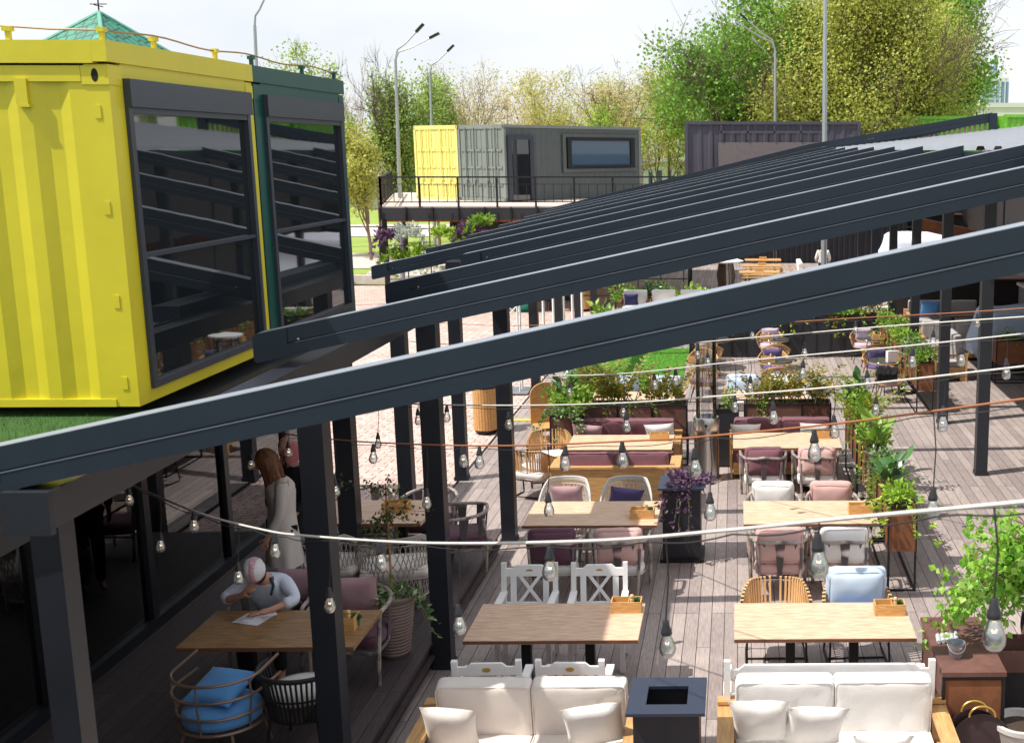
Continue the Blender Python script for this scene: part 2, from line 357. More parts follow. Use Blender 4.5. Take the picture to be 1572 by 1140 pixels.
b = MB(); b.box(-4.5, -4.47, 15.2, 62, -.1, .012); struct('deck_edge', b.mesh(bevel=.004), M_BLACK)
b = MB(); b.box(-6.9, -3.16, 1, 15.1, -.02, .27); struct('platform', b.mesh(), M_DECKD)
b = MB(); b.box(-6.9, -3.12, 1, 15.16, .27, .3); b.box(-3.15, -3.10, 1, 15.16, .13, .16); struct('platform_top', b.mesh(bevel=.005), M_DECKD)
sheet('path', -60, 26, 54, 62, -.028, M_CONC)
sheet('path', -80, 0, 74, 86, -.026, M_CONC)
sheet('lawn', -3.9, -1.25, 24.6, 31.5, .012, M_TURF)
k = 26000; rng = np.random.default_rng(2); C = np.stack([rng.uniform(-3.9, -1.25, k), rng.uniform(24.6, 31.5, k), np.full(k, .012)], 1)
U = np.stack([rng.normal(0, .35, k), rng.normal(0, .35, k), np.ones(k)], 1); U /= np.linalg.norm(U, axis=1)[:, None]
solo('grass', leafmesh(C, U, frames(U, rng)*.25, rng.uniform(.03, .06, k)), leafmat('lawn_blades', [hexc(72, 132, 36), hexc(124, 176, 60), hexc(94, 154, 46)], .6, .2), 'bright artificial grass blades of the lawn behind the left planter', 'grass', kind='stuff')
# yellow safety strips at deck edge
b = MB(); b.box(-4.45, -3.05, 22.9, 23.05, .003, .02)
solo('edge_strip', b.mesh(bevel=.003), mat('safety_yellow', hexc(240, 220, 90), .6), 'yellow marker strip across the deck beside the corner planter', 'edge strip')
b = MB(); b.box(-4.44, -3.95, 15.2, 15.32, .003, .02)
solo('edge_strip', b.mesh(bevel=.003), MATS['safety_yellow'], 'yellow marker strip behind the potted rose and shaded table', 'edge strip')

# ---------------- first floor building under the containers ----------------
def wall_mb(*bx):
    b = MB()
    for q in bx: b.box(*q)
    return b
t = thing('cafe_building', 'dark glazed ground floor building with herringbone wood inside', 'building', (-6.2, 8, 0))
inv = T(6.2, -8, 0)
M_HERR = brickmat('herringbone_wood', hexc(244, 192, 126), hexc(206, 148, 92), hexc(110, 76, 46), .9, .12, .004, False, .5, .2)
for n_ in M_HERR.node_tree.nodes:
    if n_.type == 'COMBXYZ':
        sp_ = [q for q in M_HERR.node_tree.nodes if q.type == 'SEPXYZ'][0]; ad = N(M_HERR.node_tree, 'ShaderNodeMath', operation='ADD'); sb = N(M_HERR.node_tree, 'ShaderNodeMath', operation='SUBTRACT')
        for a_ in (ad, sb): M_HERR.node_tree.links.new(sp_.outputs[1], a_.inputs[0]); M_HERR.node_tree.links.new(sp_.outputs[2], a_.inputs[1])
        M_HERR.node_tree.links.new(ad.outputs[0], n_.inputs[0]); M_HERR.node_tree.links.new(sb.outputs[0], n_.inputs[1])
def bpart(name, b, m, par, bevel=.004, **k): return part(name, b.mesh(name, bevel=bevel), m, par, inv)
bpart('roof_slab', wall_mb((-18, -4.17, -1, 13.4, 3.08, 3.34), (-18, -6.1, 13.4, 17.8, 3.08, 3.34)), M_BLKP, t)
bpart('wall', wall_mb((-18, -6.2, 17.6, 17.75, 0, 3.08), (-6.9, -6.75, -1, 17.6, 0, 3.08)), M_BLKP, t)
bpart('wood_panelling', wall_mb((-6.34, -6.28, -1, 15.8, .3, 1.75)), M_HERR, t)
for k, y in enumerate((2.2, 4.15, 6.1, 8.05, 10.0, 11.95, 13.9, 15.85)):
    fr = bpart('window', wall_mb((-6.2, -6.1, y-.06, y+.06, .3, 3.08)), M_FRAME if k > 9 else M_POST, t)
    y2 = (4.15, 6.1, 8.05, 10.0, 11.95, 13.9, 15.85, 17.6)[k]
    o = part('pane', MB().box(-6.165, -6.15, y+.06, y2-.06, .42, 3.0).mesh('pane'), glassmat('facade_glass', (.96, .94, .88), .07, .02) if 'facade_glass' not in MATS else MATS['facade_glass'], fr)
bpart('window_rail', wall_mb((-6.22, -6.08, -1, 17.6, .3, .42), (-6.22, -6.08, -1, 17.6, 2.96, 3.08)), M_POST, t)
bpart('column', wall_mb((-4.5, -4.3, 13.0, 13.2, .3, 3.08)), M_POST, t)
bpart('column', wall_mb((-4.5, -4.3, 6.3, 6.5, .3, 3.08)), M_POST, t)
bpart('fascia', wall_mb((-4.17, -4.10, -1, 13.4, 3.02, 3.36)), M_POST, t)
b = MB(); b.box(-17.5, -4.18, 1, 8.6, 3.34, 3.375)
rng = np.random.default_rng(3)
solo('roof_turf', b.mesh(), M_TURFD, 'green artificial turf covering the flat roof beside the yellow container', 'turf', kind='stuff')
k = 26000; C = np.stack([rng.uniform(-9.5, -4.2, k), rng.uniform(5.2, 8.34, k), np.full(k, 3.37)], 1)
U = np.stack([rng.normal(0, .35, k), rng.normal(0, .35, k), np.ones(k)], 1); U /= np.linalg.norm(U, axis=1)[:, None]
solo('grass', leafmesh(C, U, frames(U, rng)*.12, rng.uniform(.025, .05, k)), leafmat('turf_blades', [hexc(36, 74, 22), hexc(78, 122, 42), hexc(54, 98, 32)], .6, .2), 'short green blades of the turf on the roof edge', 'grass', kind='stuff')  # blade colours darkened too, as painted shade

# ---------------- shipping containers ----------------
def corr(b, p0, p1, z0, z1, nrm, per=.278, dep=.036):
    p0, p1, nrm = Vector(p0), Vector(p1), Vector(nrm); L = (p1-p0).length; d = (p1-p0)/L
    xs = []; s = 0
    while s < L:
        for f, h in ((0, 0), (.26, 0), (.5, -dep), (.76, -dep)):
            q = s+f*per
            if q < L: xs.append((q, h))
        s += per
    xs.append((L, 0))
    for (a, ha), (c, hc) in zip(xs, xs[1:]):
        A = p0+d*a+nrm*ha; Cc = p0+d*c+nrm*hc
        b.face([(A.x, A.y, z0), (Cc.x, Cc.y, z0), (Cc.x, Cc.y, z1), (A.x, A.y, z1)])
    bmesh.ops.remove_doubles(b.bm, verts=b.bm.verts, dist=.0005)
Z0, Z1 = 3.45, 5.97
XC = -4.25
def near_container(label, y0, m, ncast):
    y1 = y0+2.44
    t = thing('shipping_container', label, 'container', (XC, y0, Z0)); inv = T(-XC, -y0, -Z0)
    def P(n, b, mm=None, bevel=.006, par=None, smooth=False): return part(n, b.mesh(n, bevel=bevel, smooth=smooth), mm or m, par or t, inv if par is None else None)
    b = MB(); corr(b, (-16.4, y0, 0), (XC-.16, y0, 0), Z0+.05, Z1-.27, (0, -1, 0), .36, .030); P('side_wall', b, bevel=0)
    b = MB(); b.box(-16.4, XC-.16, y1-.03, y1, Z0+.05, Z1-.1); P('back_wall', b)
    b = MB(); b.box(-16.4, XC-.02, y0+.02, y1-.02, Z1-.1, Z1-.06); P('roof', b)
    b = MB(); b.box(-16.4, XC-.16, y0-.008, y0+.08, Z0, Z0+.055); b.box(-16.4, XC-.18, y0-.012, y0+.08, Z1-.27, Z1-.165); b.box(-16.4, XC-.083, y0-.03, y0+.05, Z1-.15, Z1)
    b.box(XC-.08, XC+.018, y0-.034, y1, Z1-.14, Z1+.002)
    P('top_rail', b)
    for q in ((XC-.16, XC, y0, y0+.16, Z0, Z1-.155), (XC-.06, XC, y1-.10, y1, Z0, Z1-.15)): P('corner_post', MB().box(*q), bevel=.012)
    c = MB(); c.box(XC-.178, XC+.006, y0-.010, y0+.175, Z1-.29, Z1-.165); cs = P('corner_casting', c, bevel=.01)
    c = MB(); c.lathe([(.001, -.012), (.03, -.012), (.03, 0), (.001, 0)], 16, M=T(XC-.085, y0-.011, Z1-.228) @ Matrix.Diagonal((.8, 1, 1.5, 1)) @ Rx(PI/2)); part('casting_hole', c.mesh(), mat('hole_black', (.01, .01, .008, 1), .9), cs)
    c = MB(); c.box(XC-.12, XC+.006, y1-.15, y1+.002, Z1-.285, Z1-.175); c.cbox((XC+.006, y1-.075, Z1-.235), (.006, .045, .035)); P('corner_casting', c, bevel=.006)
    # end frame round the window
    def G(px, py): q = gx(px, py, XC); return q.y, q.z
    W = dict(y=(y0+.18, y1-.145), z=(3.545, 5.73))
    ya, yb = W['y']; za, zb = W['z']
    b = MB(); b.box(XC-.05, XC+.002, y0+.155, ya, Z0, Z1-.15); b.box(XC-.05, XC+.002, yb, y1-.105, Z0, Z1-.15); b.box(XC-.05, XC+.0, ya, yb, zb, Z1-.13); b.box(XC-.05, XC+.0, ya, yb, Z0, za)
    P('end_frame', b, bevel=.003)
    b = MB(); b.box(XC-.02, XC+.055, ya, yb, zb-.19, zb); P('shutter_box', b, M_FRAME)
    fr = MB()
    for q in ((ya, ya+.06, za, zb-.19), (yb-.06, yb, za, zb-.19)): fr.box(XC-.04, XC+.03, *q)
    fr.box(XC-.04, XC+.03, ya+.06, yb-.06, za, za+.05); fr.box(XC-.04, XC+.026, ya+.06, yb-.06, zb-.235, zb-.19); fr.box(XC-.04, XC+.022, ya+.06, yb-.06, 4.485, 4.515)
    f = P('window', fr, M_FRAME)
    part('pane', MB().box(XC-.03, XC-.012, ya+.055, yb-.055, za+.045, zb-.20).mesh(), M_DGLASS, f)
    # hinges and latches
    for z in (5.50, 4.85, 4.2, 3.62):
        h = MB(); h.box(XC-.11, XC-.07, y0-.006, y0+.002, z-.045, z+.045); P('hinge', h, bevel=.003)
    if ncast:
        h = MB(); h.box(XC-.62, XC-.54, y0-.03, y0+.02, 5.55, 5.72); h.box(XC-.60, XC-.53, y0-.034, y0, 5.53, 5.55); P('vent_cover', h, bevel=.006)
    return t, inv
Y0 = 8.37
tc1, inv1 = near_container('bright yellow shipping container with tall dark window, on the turfed roof', Y0, M_YEL, True)
tc2, inv2 = near_container('dark green shipping container with tall dark window behind the yellow one', Y0+2.47, M_GRN, False)
for tt, iv, m, ys in ((tc1, inv1, M_YEL, (8.42, 9.15, 10.2)), (tc2, inv2, M_GRN, (10.95, 12.2, 13.15))):
    for y in ys:
        b = MB(); b.cbox((XC-.04, y, Z1+.03), (.03, .03, .07)); b.cbox((XC-.04, y, Z1+.075), (.05, .06, .03)); part('cable_clip', b.mesh(bevel=.003), m, tt, iv)
for x in (-4.9,):
    b = MB(); b.cbox((x, Y0+.02, Z1+.03), (.03, .03, .07)); b.cbox((x, Y0+.02, Z1+.075), (.06, .05, .03)); part('cable_clip', b.mesh(bevel=.003), M_YEL, tc1, inv1)
b = MB(); pts = []
for i in range(41):
    u = i/40
    if u < .35: p = Vector((-9+4.0*u/.35+.96*(u/.35)**6*.0, Y0+.03, Z1+.085+.03*math.sin(u*30)))
    else: v = (u-.35)/.65; p = Vector((XC-.04-.7*(1-v)**5*0, 8.4+4.9*v, Z1+.09+.03*math.sin(v*PI*3)**2-.02))
    if u < .35: p.x = -9+4.71*u/.35
    pts.append(p)
b.tube(pts, .007, 5); solo('roof_cable', b.mesh(), mat('brass_wire', hexc(150, 110, 50), .5), 'thin wire clipped along the top edge of the near containers', 'cable')
# far containers on the terrace (turned by about 37 degrees)
A = Vector((-8.1, 42.5, 0)); ud = Vector((-.80, .60, 0)); vd = Vector((.60, .80, 0)); ZF, ZT = 3.42, 6.09
M_FGREY = mat('slate_paint', hexc(84, 92, 92), .55, 0, .12, 3, dirt=.15)
M_FGREYL = mat('door_grey_paint', hexc(128, 136, 132), .55, 0, .12, 3, dirt=.15)
M_FYEL = mat('pale_yellow_paint', hexc(236, 226, 134), .5, 0, .06, 3)
M_FDARK = mat('dark_violet_grey_paint', hexc(74, 72, 86), .55, 0, .12, 3, dirt=.15)
def rotbox(b, o, ex, ey, s0, s1, d0, d1, z0, z1):
    M = Matrix(((ex.x, ey.x, 0, o.x), (ex.y, ey.y, 0, o.y), (0, 0, 1, 0), (0, 0, 0, 1))); return b.box(s0, s1, d0, d1, z0, z1, M)
def far_container(label, o, mdoor, mbody, L, doorside=True):
    t = thing('shipping_container', label, 'container', (o.x, o.y, ZF)); inv = T(-o.x, -o.y, -ZF); E_ = lambda n, b, m, par=None: part(n, b.mesh(n, bevel=.01, smooth=False), m, par or t, inv if par is None else None)
    b = MB(); rotbox(b, o, ud, vd, .02, 2.4, .06, L-.03, ZF+.02, ZT-.03); E_('body', b, mbody)
    b = MB()
    for s in (0, 2.32):
        rotbox(b, o, ud, vd, s, s+.1, 0, .1, ZF, ZT)
    rotbox(b, o, ud, vd, 0, 2.42, 0, .1, ZT-.14, ZT+.01); rotbox(b, o, ud, vd, 0, 2.42, 0, .1, ZF-.01, ZF+.13); rotbox(b, o, ud, vd, -.01, .08, 0, L, ZT-.10, ZT+.005); rotbox(b, o, ud, vd, 0, .08, L-.12, L, ZF, ZT)
    E_('frame', b, mdoor)
    for s in (.12, 1.22):
        b = MB(); rotbox(b, o, ud, vd, s, s+1.08, .03, .07, ZF+.14, ZT-.15)
        for z in (.35, .95, 1.55): rotbox(b, o, ud, vd, s+.03, s+1.05, .0, .035, ZF+.2+z, ZF+.28+z)
        for q in (.22, .52, .82): rotbox(b, o, ud, vd, s+q, s+q+.06, .005, .035, ZF+.15, ZT-.16)
        d = E_('door', b, mdoor)
        for q in (.32, .76):
            c = MB(); rotbox(c, o, ud, vd, s+q, s+q+.035, -.045, -.01, ZF+.1, ZT-.1); rotbox(c, o, ud, vd, s+q-.06, s+q+.1, -.05, -.01, ZF+.75, ZF+.80); part('lock_rod', c.mesh(bevel=.004), mdoor, d)
    return t, inv, E_
far_container('pale yellow shipping container with shut double doors on the terrace', A+ud*2.46, M_FYEL, M_FYEL, 6.0)
t, inv, E_ = far_container('slate grey shipping container with glass door and long window on the terrace', A, M_FGREYL, M_FGREY, 7.2)
b = MB(); corr(b, A+vd*.12+ud*-.0, A+vd*7.1, ZF+.12, ZT-.12, tuple(-ud), .28, .04)
b2 = b.mesh('c', smooth=False); part('side_wall', b2, M_FGREY, t, inv)
def tpix(px): k = (px-1130)/1830; return (k*A.y-A.x)/(vd.x-k*vd.y)
def side(b, px0, px1, z0, z1, d0, d1): return rotbox(b, A, vd, -ud, tpix(px0), tpix(px1), d0, d1, z0, z1)
d = E_('glass_door', side(side(side(MB(), 785, 791, ZF+.05, 5.72, 0, .07), 818, 824, ZF+.05, 5.72, 0, .07), 791, 818, 5.58, 5.72, 0, .07), M_FRAME)
part('pane', side(MB(), 791, 818, ZF+.05, 5.58, .015, .03).mesh(), M_DGLASS, d)
f = E_('window', side(side(side(side(MB(), 874, 880, 4.55, 5.66, 0, .09), 969, 975, 4.55, 5.66, 0, .09), 880, 969, 5.56, 5.66, 0, .09), 880, 969, 4.55, 4.65, 0, .09), M_BLACK)
part('pane', side(MB(), 880, 969, 4.65, 5.56, .02, .04).mesh(), M_FGLASS, f)
E_('window_surround', side(side(side(MB(), 868, 980, 5.68, 5.8, -.0, .05), 868, 980, 4.4, 4.53, 0, .05), 868, 873, 4.53, 5.68, 0, .05), M_FGREY)
# dark container behind the pergola and green containers at the right
o = Vector((-2.3, 55, 0)); t = thing('shipping_container', 'dark violet grey container behind the pergola with a blank projection board', 'container', (o.x, o.y, 3.4)); inv = T(-o.x, -o.y, -3.4)
b = MB(); corr(b, (-2.2, 55.06, 0), (5.5, 55.06, 0), 3.5, 6.4, (0, -1, 0), .5, .08); part('side_wall', b.mesh(smooth=False), M_FDARK, t, inv)
b = MB(); b.box(-2.3, 5.65, 55.1, 57.4, 3.4, 6.4); part('body', b.mesh(), M_FDARK, t, inv)
b = MB()
for q in ((-2.32, -2.18, 55, 55.12, 3.4, 6.48), (5.5, 5.66, 55, 55.12, 3.4, 6.48), (-2.18, 5.5, 55, 55.12, 6.34, 6.48)): b.box(*q)
part('frame', b.mesh(bevel=.01), M_FDARK, t, inv)
b = MB(); b.box(-.8, 4.1, 54.85, 54.93, 3.9, 5.55); part('board', b.mesh(bevel=.01), mat('taupe_board', hexc(112, 104, 106), .8), t, inv)
b = MB(); b.box(-.75, 4.2, 54.8, 54.88, 5.95, 6.05)
for x in (-.7, .5, 1.7, 2.9, 4.1): b.box(x, x+.06, 54.8, 54.87, 5.65, 6.3)
part('awning_rail', b.mesh(bevel=.01), M_FDARK, t, inv)
b = MB(); b.box(-4, 8, 56, 58, 0, 3.38)
for i in range(48): b.box(-4+i*.25, -4+i*.25+.10, 55.9, 55.99, 0, 3.3)
solo('kiosk_wall', b.mesh(smooth=False), M_BLKP, 'dark slatted ground floor wall under the violet grey container', 'wall')
M_LIME = mat('lime_paint', hexc(128, 200, 66), .5, 0, .08, 3)
for i, (x0, x1, y, z1, lb) in enumerate(((6.0, 12.4, 58, 6.8, 'lime green container partly hidden behind the raised end beam'), (12.6, 17.5, 57, 6.85, 'lime green container at the right edge beyond the corrugated roof'))):
    t = thing('shipping_container', lb, 'container', (x0, y, 3.4)); inv = T(-x0, -y, -3.4)
    b = MB(); corr(b, (x0+.1, y+.04, 0), (x1-.1, y+.04, 0), 3.5, z1-.1, (0, -1, 0), .28, .04); part('side_wall', b.mesh(smooth=False), M_LIME, t, inv)
    b = MB(); b.box(x0, x1, y+.1, y+2.4, 3.4, z1-.05); part('body', b.mesh(), M_LIME, t, inv)
    b = MB(); b.box(x0, x1, y-.02, y+.1, z1-.14, z1); b.box(x0, x0+.14, y-.02, y+.1, 3.4, z1-.14); b.box(x1-.14, x1, y-.02, y+.1, 3.4, z1-.14); part('frame', b.mesh(bevel=.01), M_LIME, t, inv)
    if i == 0: b = MB(); b.box(x0+.5, x0+3.6, y-.08, y-.02, 5.2, 6.25); part('window', b.mesh(bevel=.01), M_FGLASS, t, inv)
# ---------------- terrace with railing and hanging planters ----------------
t = thing('raised_terrace', 'black steel terrace with railing carrying the yellow and grey containers', 'terrace', (-11.5, 39.3, 0)); inv = T(11.5, -39.3, 0)
def P(n, b, m, par=None, bevel=.006): return part(n, b.mesh(n, bevel=bevel, smooth=False), m, par or t, inv if par is None else inv)
P('floor', MB().prism([(-11.6, 39.3, 3.36), (-1.5, 39.3, 3.36), (-1.5, 52, 3.36), (-14.4, 52, 3.36), (-14.4, 50.5, 3.36)], (0, 0, .06)), mat('terrace_floor', hexc(206, 190, 180), .8, 0, .1, 2))
P('fascia', MB().box(-11.62, -1.5, 39.22, 39.3, 3.0, 3.38), M_BLKP)
for i in range(12): P('bracket', MB().box(-11.6+i*.85, -11.55+i*.85, 39.16, 39.22, 2.95, 3.4), M_BLACK)
P('soffit', MB().box(-11.5, -1.5, 39.3, 46, 2.92, 3.0), mat('orange_soffit', hexc(176, 104, 66), .7))
for x in (-11.55, -6.2, -1.6): P('column', MB().box(x, x+.14, 39.24, 39.38, 0, 3.0), M_BLACK)
P('column', MB().box(-14.3, -14.16, 51.7, 51.84, 0, 3.36), M_BLACK)
P('back_wall', MB().box(-10.0, -5.6, 42, 42.2, 0, 2.95), M_BLKP)
b = MB()
for i in range(6): b.box(-9.9+i*.8, -9.84+i*.8, 41.93, 41.995, 0, 2.9)
P('wall_batten', b, M_BLACK)
for x0, x1, y0, y1 in ((-11.55, -1.5, 39.3, 39.3), (-11.55, -14.2, 39.3, 50)):
    b = MB(); b.bar((x0, y0, 4.36), (x1, y1, 4.36), .07, .05); b.bar((x0, y0, 3.56), (x1, y1, 3.56), .04, .03); b.bar((x0, y0, 4.13), (x1, y1, 4.13), .03, .02)
    L = math.hypot(x1-x0, y1-y0); n = int(L/1.12)
    for i in range(n+1): u = i/n; b.bar((x0+(x1-x0)*u, y0+(y1-y0)*u, 3.4), (x0+(x1-x0)*u, y0+(y1-y0)*u, 4.36), .06, .06)
    n = int(L/.28)
    for i in range(n): u = (i+.5)/n; b.bar((x0+(x1-x0)*u, y0+(y1-y0)*u, 3.56), (x0+(x1-x0)*u, y0+(y1-y0)*u, 4.13), .02, .02)
    P('railing', b, M_BLACK, bevel=0)
b = MB()
for i in range(14): b.box(-11.5+i*.75, -11.47+i*.75, 39.12, 39.15, 0, 3.2)
for z in (.5, 1.05, 1.6, 2.15, 2.7): b.box(-11.5, -1.6, 39.09, 39.12, z, z+.03)
P('trellis', b, M_BLACK, bevel=0)
# ---------------- pergola ----------------
def ztop(x): return 3.87+.2145*(x+3.65)
per = thing('pergola', 'huge black louvre pergola of sloping beams over the terrace', 'pergola', (-3.2, 5.6, 0)); invp = T(3.2, -5.6, 0)
def beam(y, x0, x1, wd=.15, h=.215, up=ztop, mid=None):
    b = MB(); g = .010
    pr = [(0, h*.52, 0), (h*.52+g, h, .010)]
    for a, c, pro in pr:
        xs = [x0, x1] if not mid else [x0, mid, x1]
        for xa, xb in zip(xs, xs[1:]):
            za, zb = up(xa), up(xb)
            b.prism([(xa, y-wd/2-pro, za-c), (xb, y-wd/2-pro, zb-c), (xb, y-wd/2-pro, zb-a), (xa, y-wd/2-pro, za-a)], (0, wd+2*pro, 0))
    xa = x0+.22
    b.prism([(xa, y-wd/2+.012, up(xa)-h*.9), (x1-.02, y-wd/2+.012, up(x1-.02)-h*.9), (x1-.02, y-wd/2+.012, up(x1-.02)-.02), (xa, y-wd/2+.012, up(xa)-.02)], (0, wd-.024, 0))
    # closed nose and screw
    b.prism([(x0-.02, y-wd/2-.011, up(x0)-h+.02), (x0+.0, y-wd/2-.011, up(x0)-h-.004), (x0+.24, y-wd/2-.011, up(x0+.24)-h-.001), (x0+.24, y-wd/2-.011, up(x0+.24)+.001), (x0, y-wd/2-.011, up(x0)+.001), (x0-.02, y-wd/2-.011, up(x0)-.02)], (0, wd+.022, 0))
    return b
for k in range(10):
    y = 5.6+3.47*k; x0 = -3.85 if k == 0 else (-3.65 if k < 4 else -5.9)
    o = part('beam', beam(y, x0, 3.0, up=(lambda x: ztop(x)-.038) if k == 0 else ztop).mesh(bevel=.004), M_BEAM, per, invp)
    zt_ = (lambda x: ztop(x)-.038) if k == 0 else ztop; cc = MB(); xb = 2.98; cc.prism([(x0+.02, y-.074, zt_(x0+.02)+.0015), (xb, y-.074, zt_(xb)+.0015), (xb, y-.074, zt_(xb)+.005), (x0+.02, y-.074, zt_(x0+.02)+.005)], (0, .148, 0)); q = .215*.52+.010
    part('glint_strip', cc.mesh(), M_GLINT, o)  # thin strip added to paint the bright glint along the beam top
    cc = MB(); cc.prism([(x0+.3, y-.0875, zt_(x0+.3)-q+.001), (xb, y-.0875, zt_(xb)-q+.001), (xb, y-.0875, zt_(xb)-q-.003), (x0+.3, y-.0875, zt_(x0+.3)-q-.003)], (0, .012, 0)); part('lip_glint_strip', cc.mesh(), M_LIPGLINT, o)  # narrow strip painting the lit line on the proud edge
    c = MB(); c.lathe([(.001, 0), (.012, 0), (.010, .008), (.001, .009)], 10, M=T(x0+.33, y-.088, zt_(x0+.33)-.105) @ Rx(PI/2)); part('screw', c.mesh(), M_STEEL, o, T())
def zlast(x):
    return 3.42+(x+5.9)*(5.4-3.42)/8.2 if x < 2.3 else 5.4+(x-2.3)*(.98/5.76)
part('beam', beam(38.3, -5.9, 8.06, .18, .3, zlast, 2.3).mesh(bevel=.004), M_BEAM, per, invp)
b = MB()
for i in range(26): x = 4.0+i*.16; b.box(x, x+.07, 38.34, 38.40, zlast(x)-.62, zlast(x)-.30)
part('lattice', b.mesh(), mat('tan_slats', hexc(196, 170, 150), .7), per, invp)
b = MB(); b.box(7.98, 8.2, 38.1, 38.3, 4.4, 6.36); part('end_post', b.mesh(bevel=.006), M_BEAM, per, invp)
M_GUT = mat('gutter_grey', hexc(44, 47, 56), .35, .2, .1, 3)
b = MB(); b.box(-3.42, -3.22, 5.44, 17.0, 3.49, 3.66); b.box(-3.23, -3.212, 5.44, 17.0, 3.59, 3.675); part('gutter', b.mesh(bevel=.006), M_GUT, per, invp)
b = MB(); b.box(-3.43, -3.21, 5.40, 5.44, 3.47, 3.68); part('gutter_end', b.mesh(bevel=.006), M_POST, per, invp)
b = MB(); b.box(-4.6, -4.36, 18.9, 38.2, 3.36, 3.50); part('gutter', b.mesh(bevel=.006), M_GUT, per, invp)
b = MB(); b.box(3.0, 3.16, 5.4, 38, 4.98, 5.22); part('ridge_beam', b.mesh(bevel=.006), M_BEAM, per, invp)
def post(x, y, z1, s=.19):
    b = MB(); b.box(x-s/2, x+s/2, y-s/2, y+s/2, .3 if (x < -3.15 and y < 15) else 0, z1); b.box(x-s/2-.012, x+s/2+.012, y-s/2-.012, y+s/2+.012, .3 if (x < -3.15 and y < 15) else 0, .06 if x > -3.15 or y > 15 else .35)
    part('post', b.mesh(bevel=.005), M_POST, per, invp)
post(-3.37, 5.68, 3.49, .14); post(-3.24, 8.95, 3.47); post(-3.03, 11.62, 3.62); post(-3.1, 15.62, 3.62); part('purlin', MB().box(-3.20, -2.93, 11.4, 16.2, 3.622, 3.775).mesh(bevel=.005), M_BEAM, per, invp)
for y in (15.6, 18.74, 22.4, 26.0, 29.7, 33.3, 37.0): post(-4.45, y, 3.4)
for y in (18.9, 22.6, 26.5, 30.4, 34.5, 38.4): post(4.0, y, 5.1)
b = MB(); b.box(3.9, 4.1, 16, 38, 5.04, 5.2); part('ridge_beam', b.mesh(bevel=.005), M_BEAM, per, invp)
M_ZINC = mat('zinc_sheet', hexc(156, 160, 170), .45, .3, .12, 2, (6, 1, 1), dirt=.12)
b = MB(); XS = []
i = 0; x = 3.02
while x < 16: XS += [(x, 0), (x+.10, 0), (x+.125, .055), (x+.205, .055)]; x += .23
def zr(x, v): return 5.235+v*(.112*(x-3))*1.0
nv = 8
g = [[b.bm.verts.new((x, 15.75+22.3*j/nv, zr(x, j/nv)+h)) for j in range(nv+1)] for x, h in XS]
for i in range(len(XS)-1):
    for j in range(nv): b.bm.faces.new((g[i][j], g[i+1][j], g[i+1][j+1], g[i][j+1]))
rf = thing('corrugated_roof', 'pale corrugated metal roof rising to the right beyond the beams', 'roof', (3, 15.8, 5.2)); invr = T(-3, -15.8, -5.2)
part('sheet', b.mesh(smooth=False), M_ZINC, rf, invr)
b = MB()
x = 3.2
while x < 16: b.box(x, x+.07, 15.70, 15.73, 5.02, 5.24); x += .14
part('fascia_ribs', b.mesh(), M_ZINC, rf, invr)
b = MB(); b.box(3.18, 16, 15.735, 15.75, 4.98, 5.235); part('fascia', b.mesh(), M_FDARK, rf, invr)

# unseen block added behind the camera to cut sky light on camera-facing sides
t = thing('sky_blocker', 'dark unseen block added under the camera to hold off sky light', 'building', (0, -1.6, 0))
part('wall', MB().box(-22, 16, -3, 0, 0, 3.4).mesh(), M_FDARK, t); b = MB()
for i in range(9): b.box(-20+i*4, -18+i*4, .003, .05, .9, 2.8)
part('blocker_panes', b.mesh(), M_DGLASS, t)
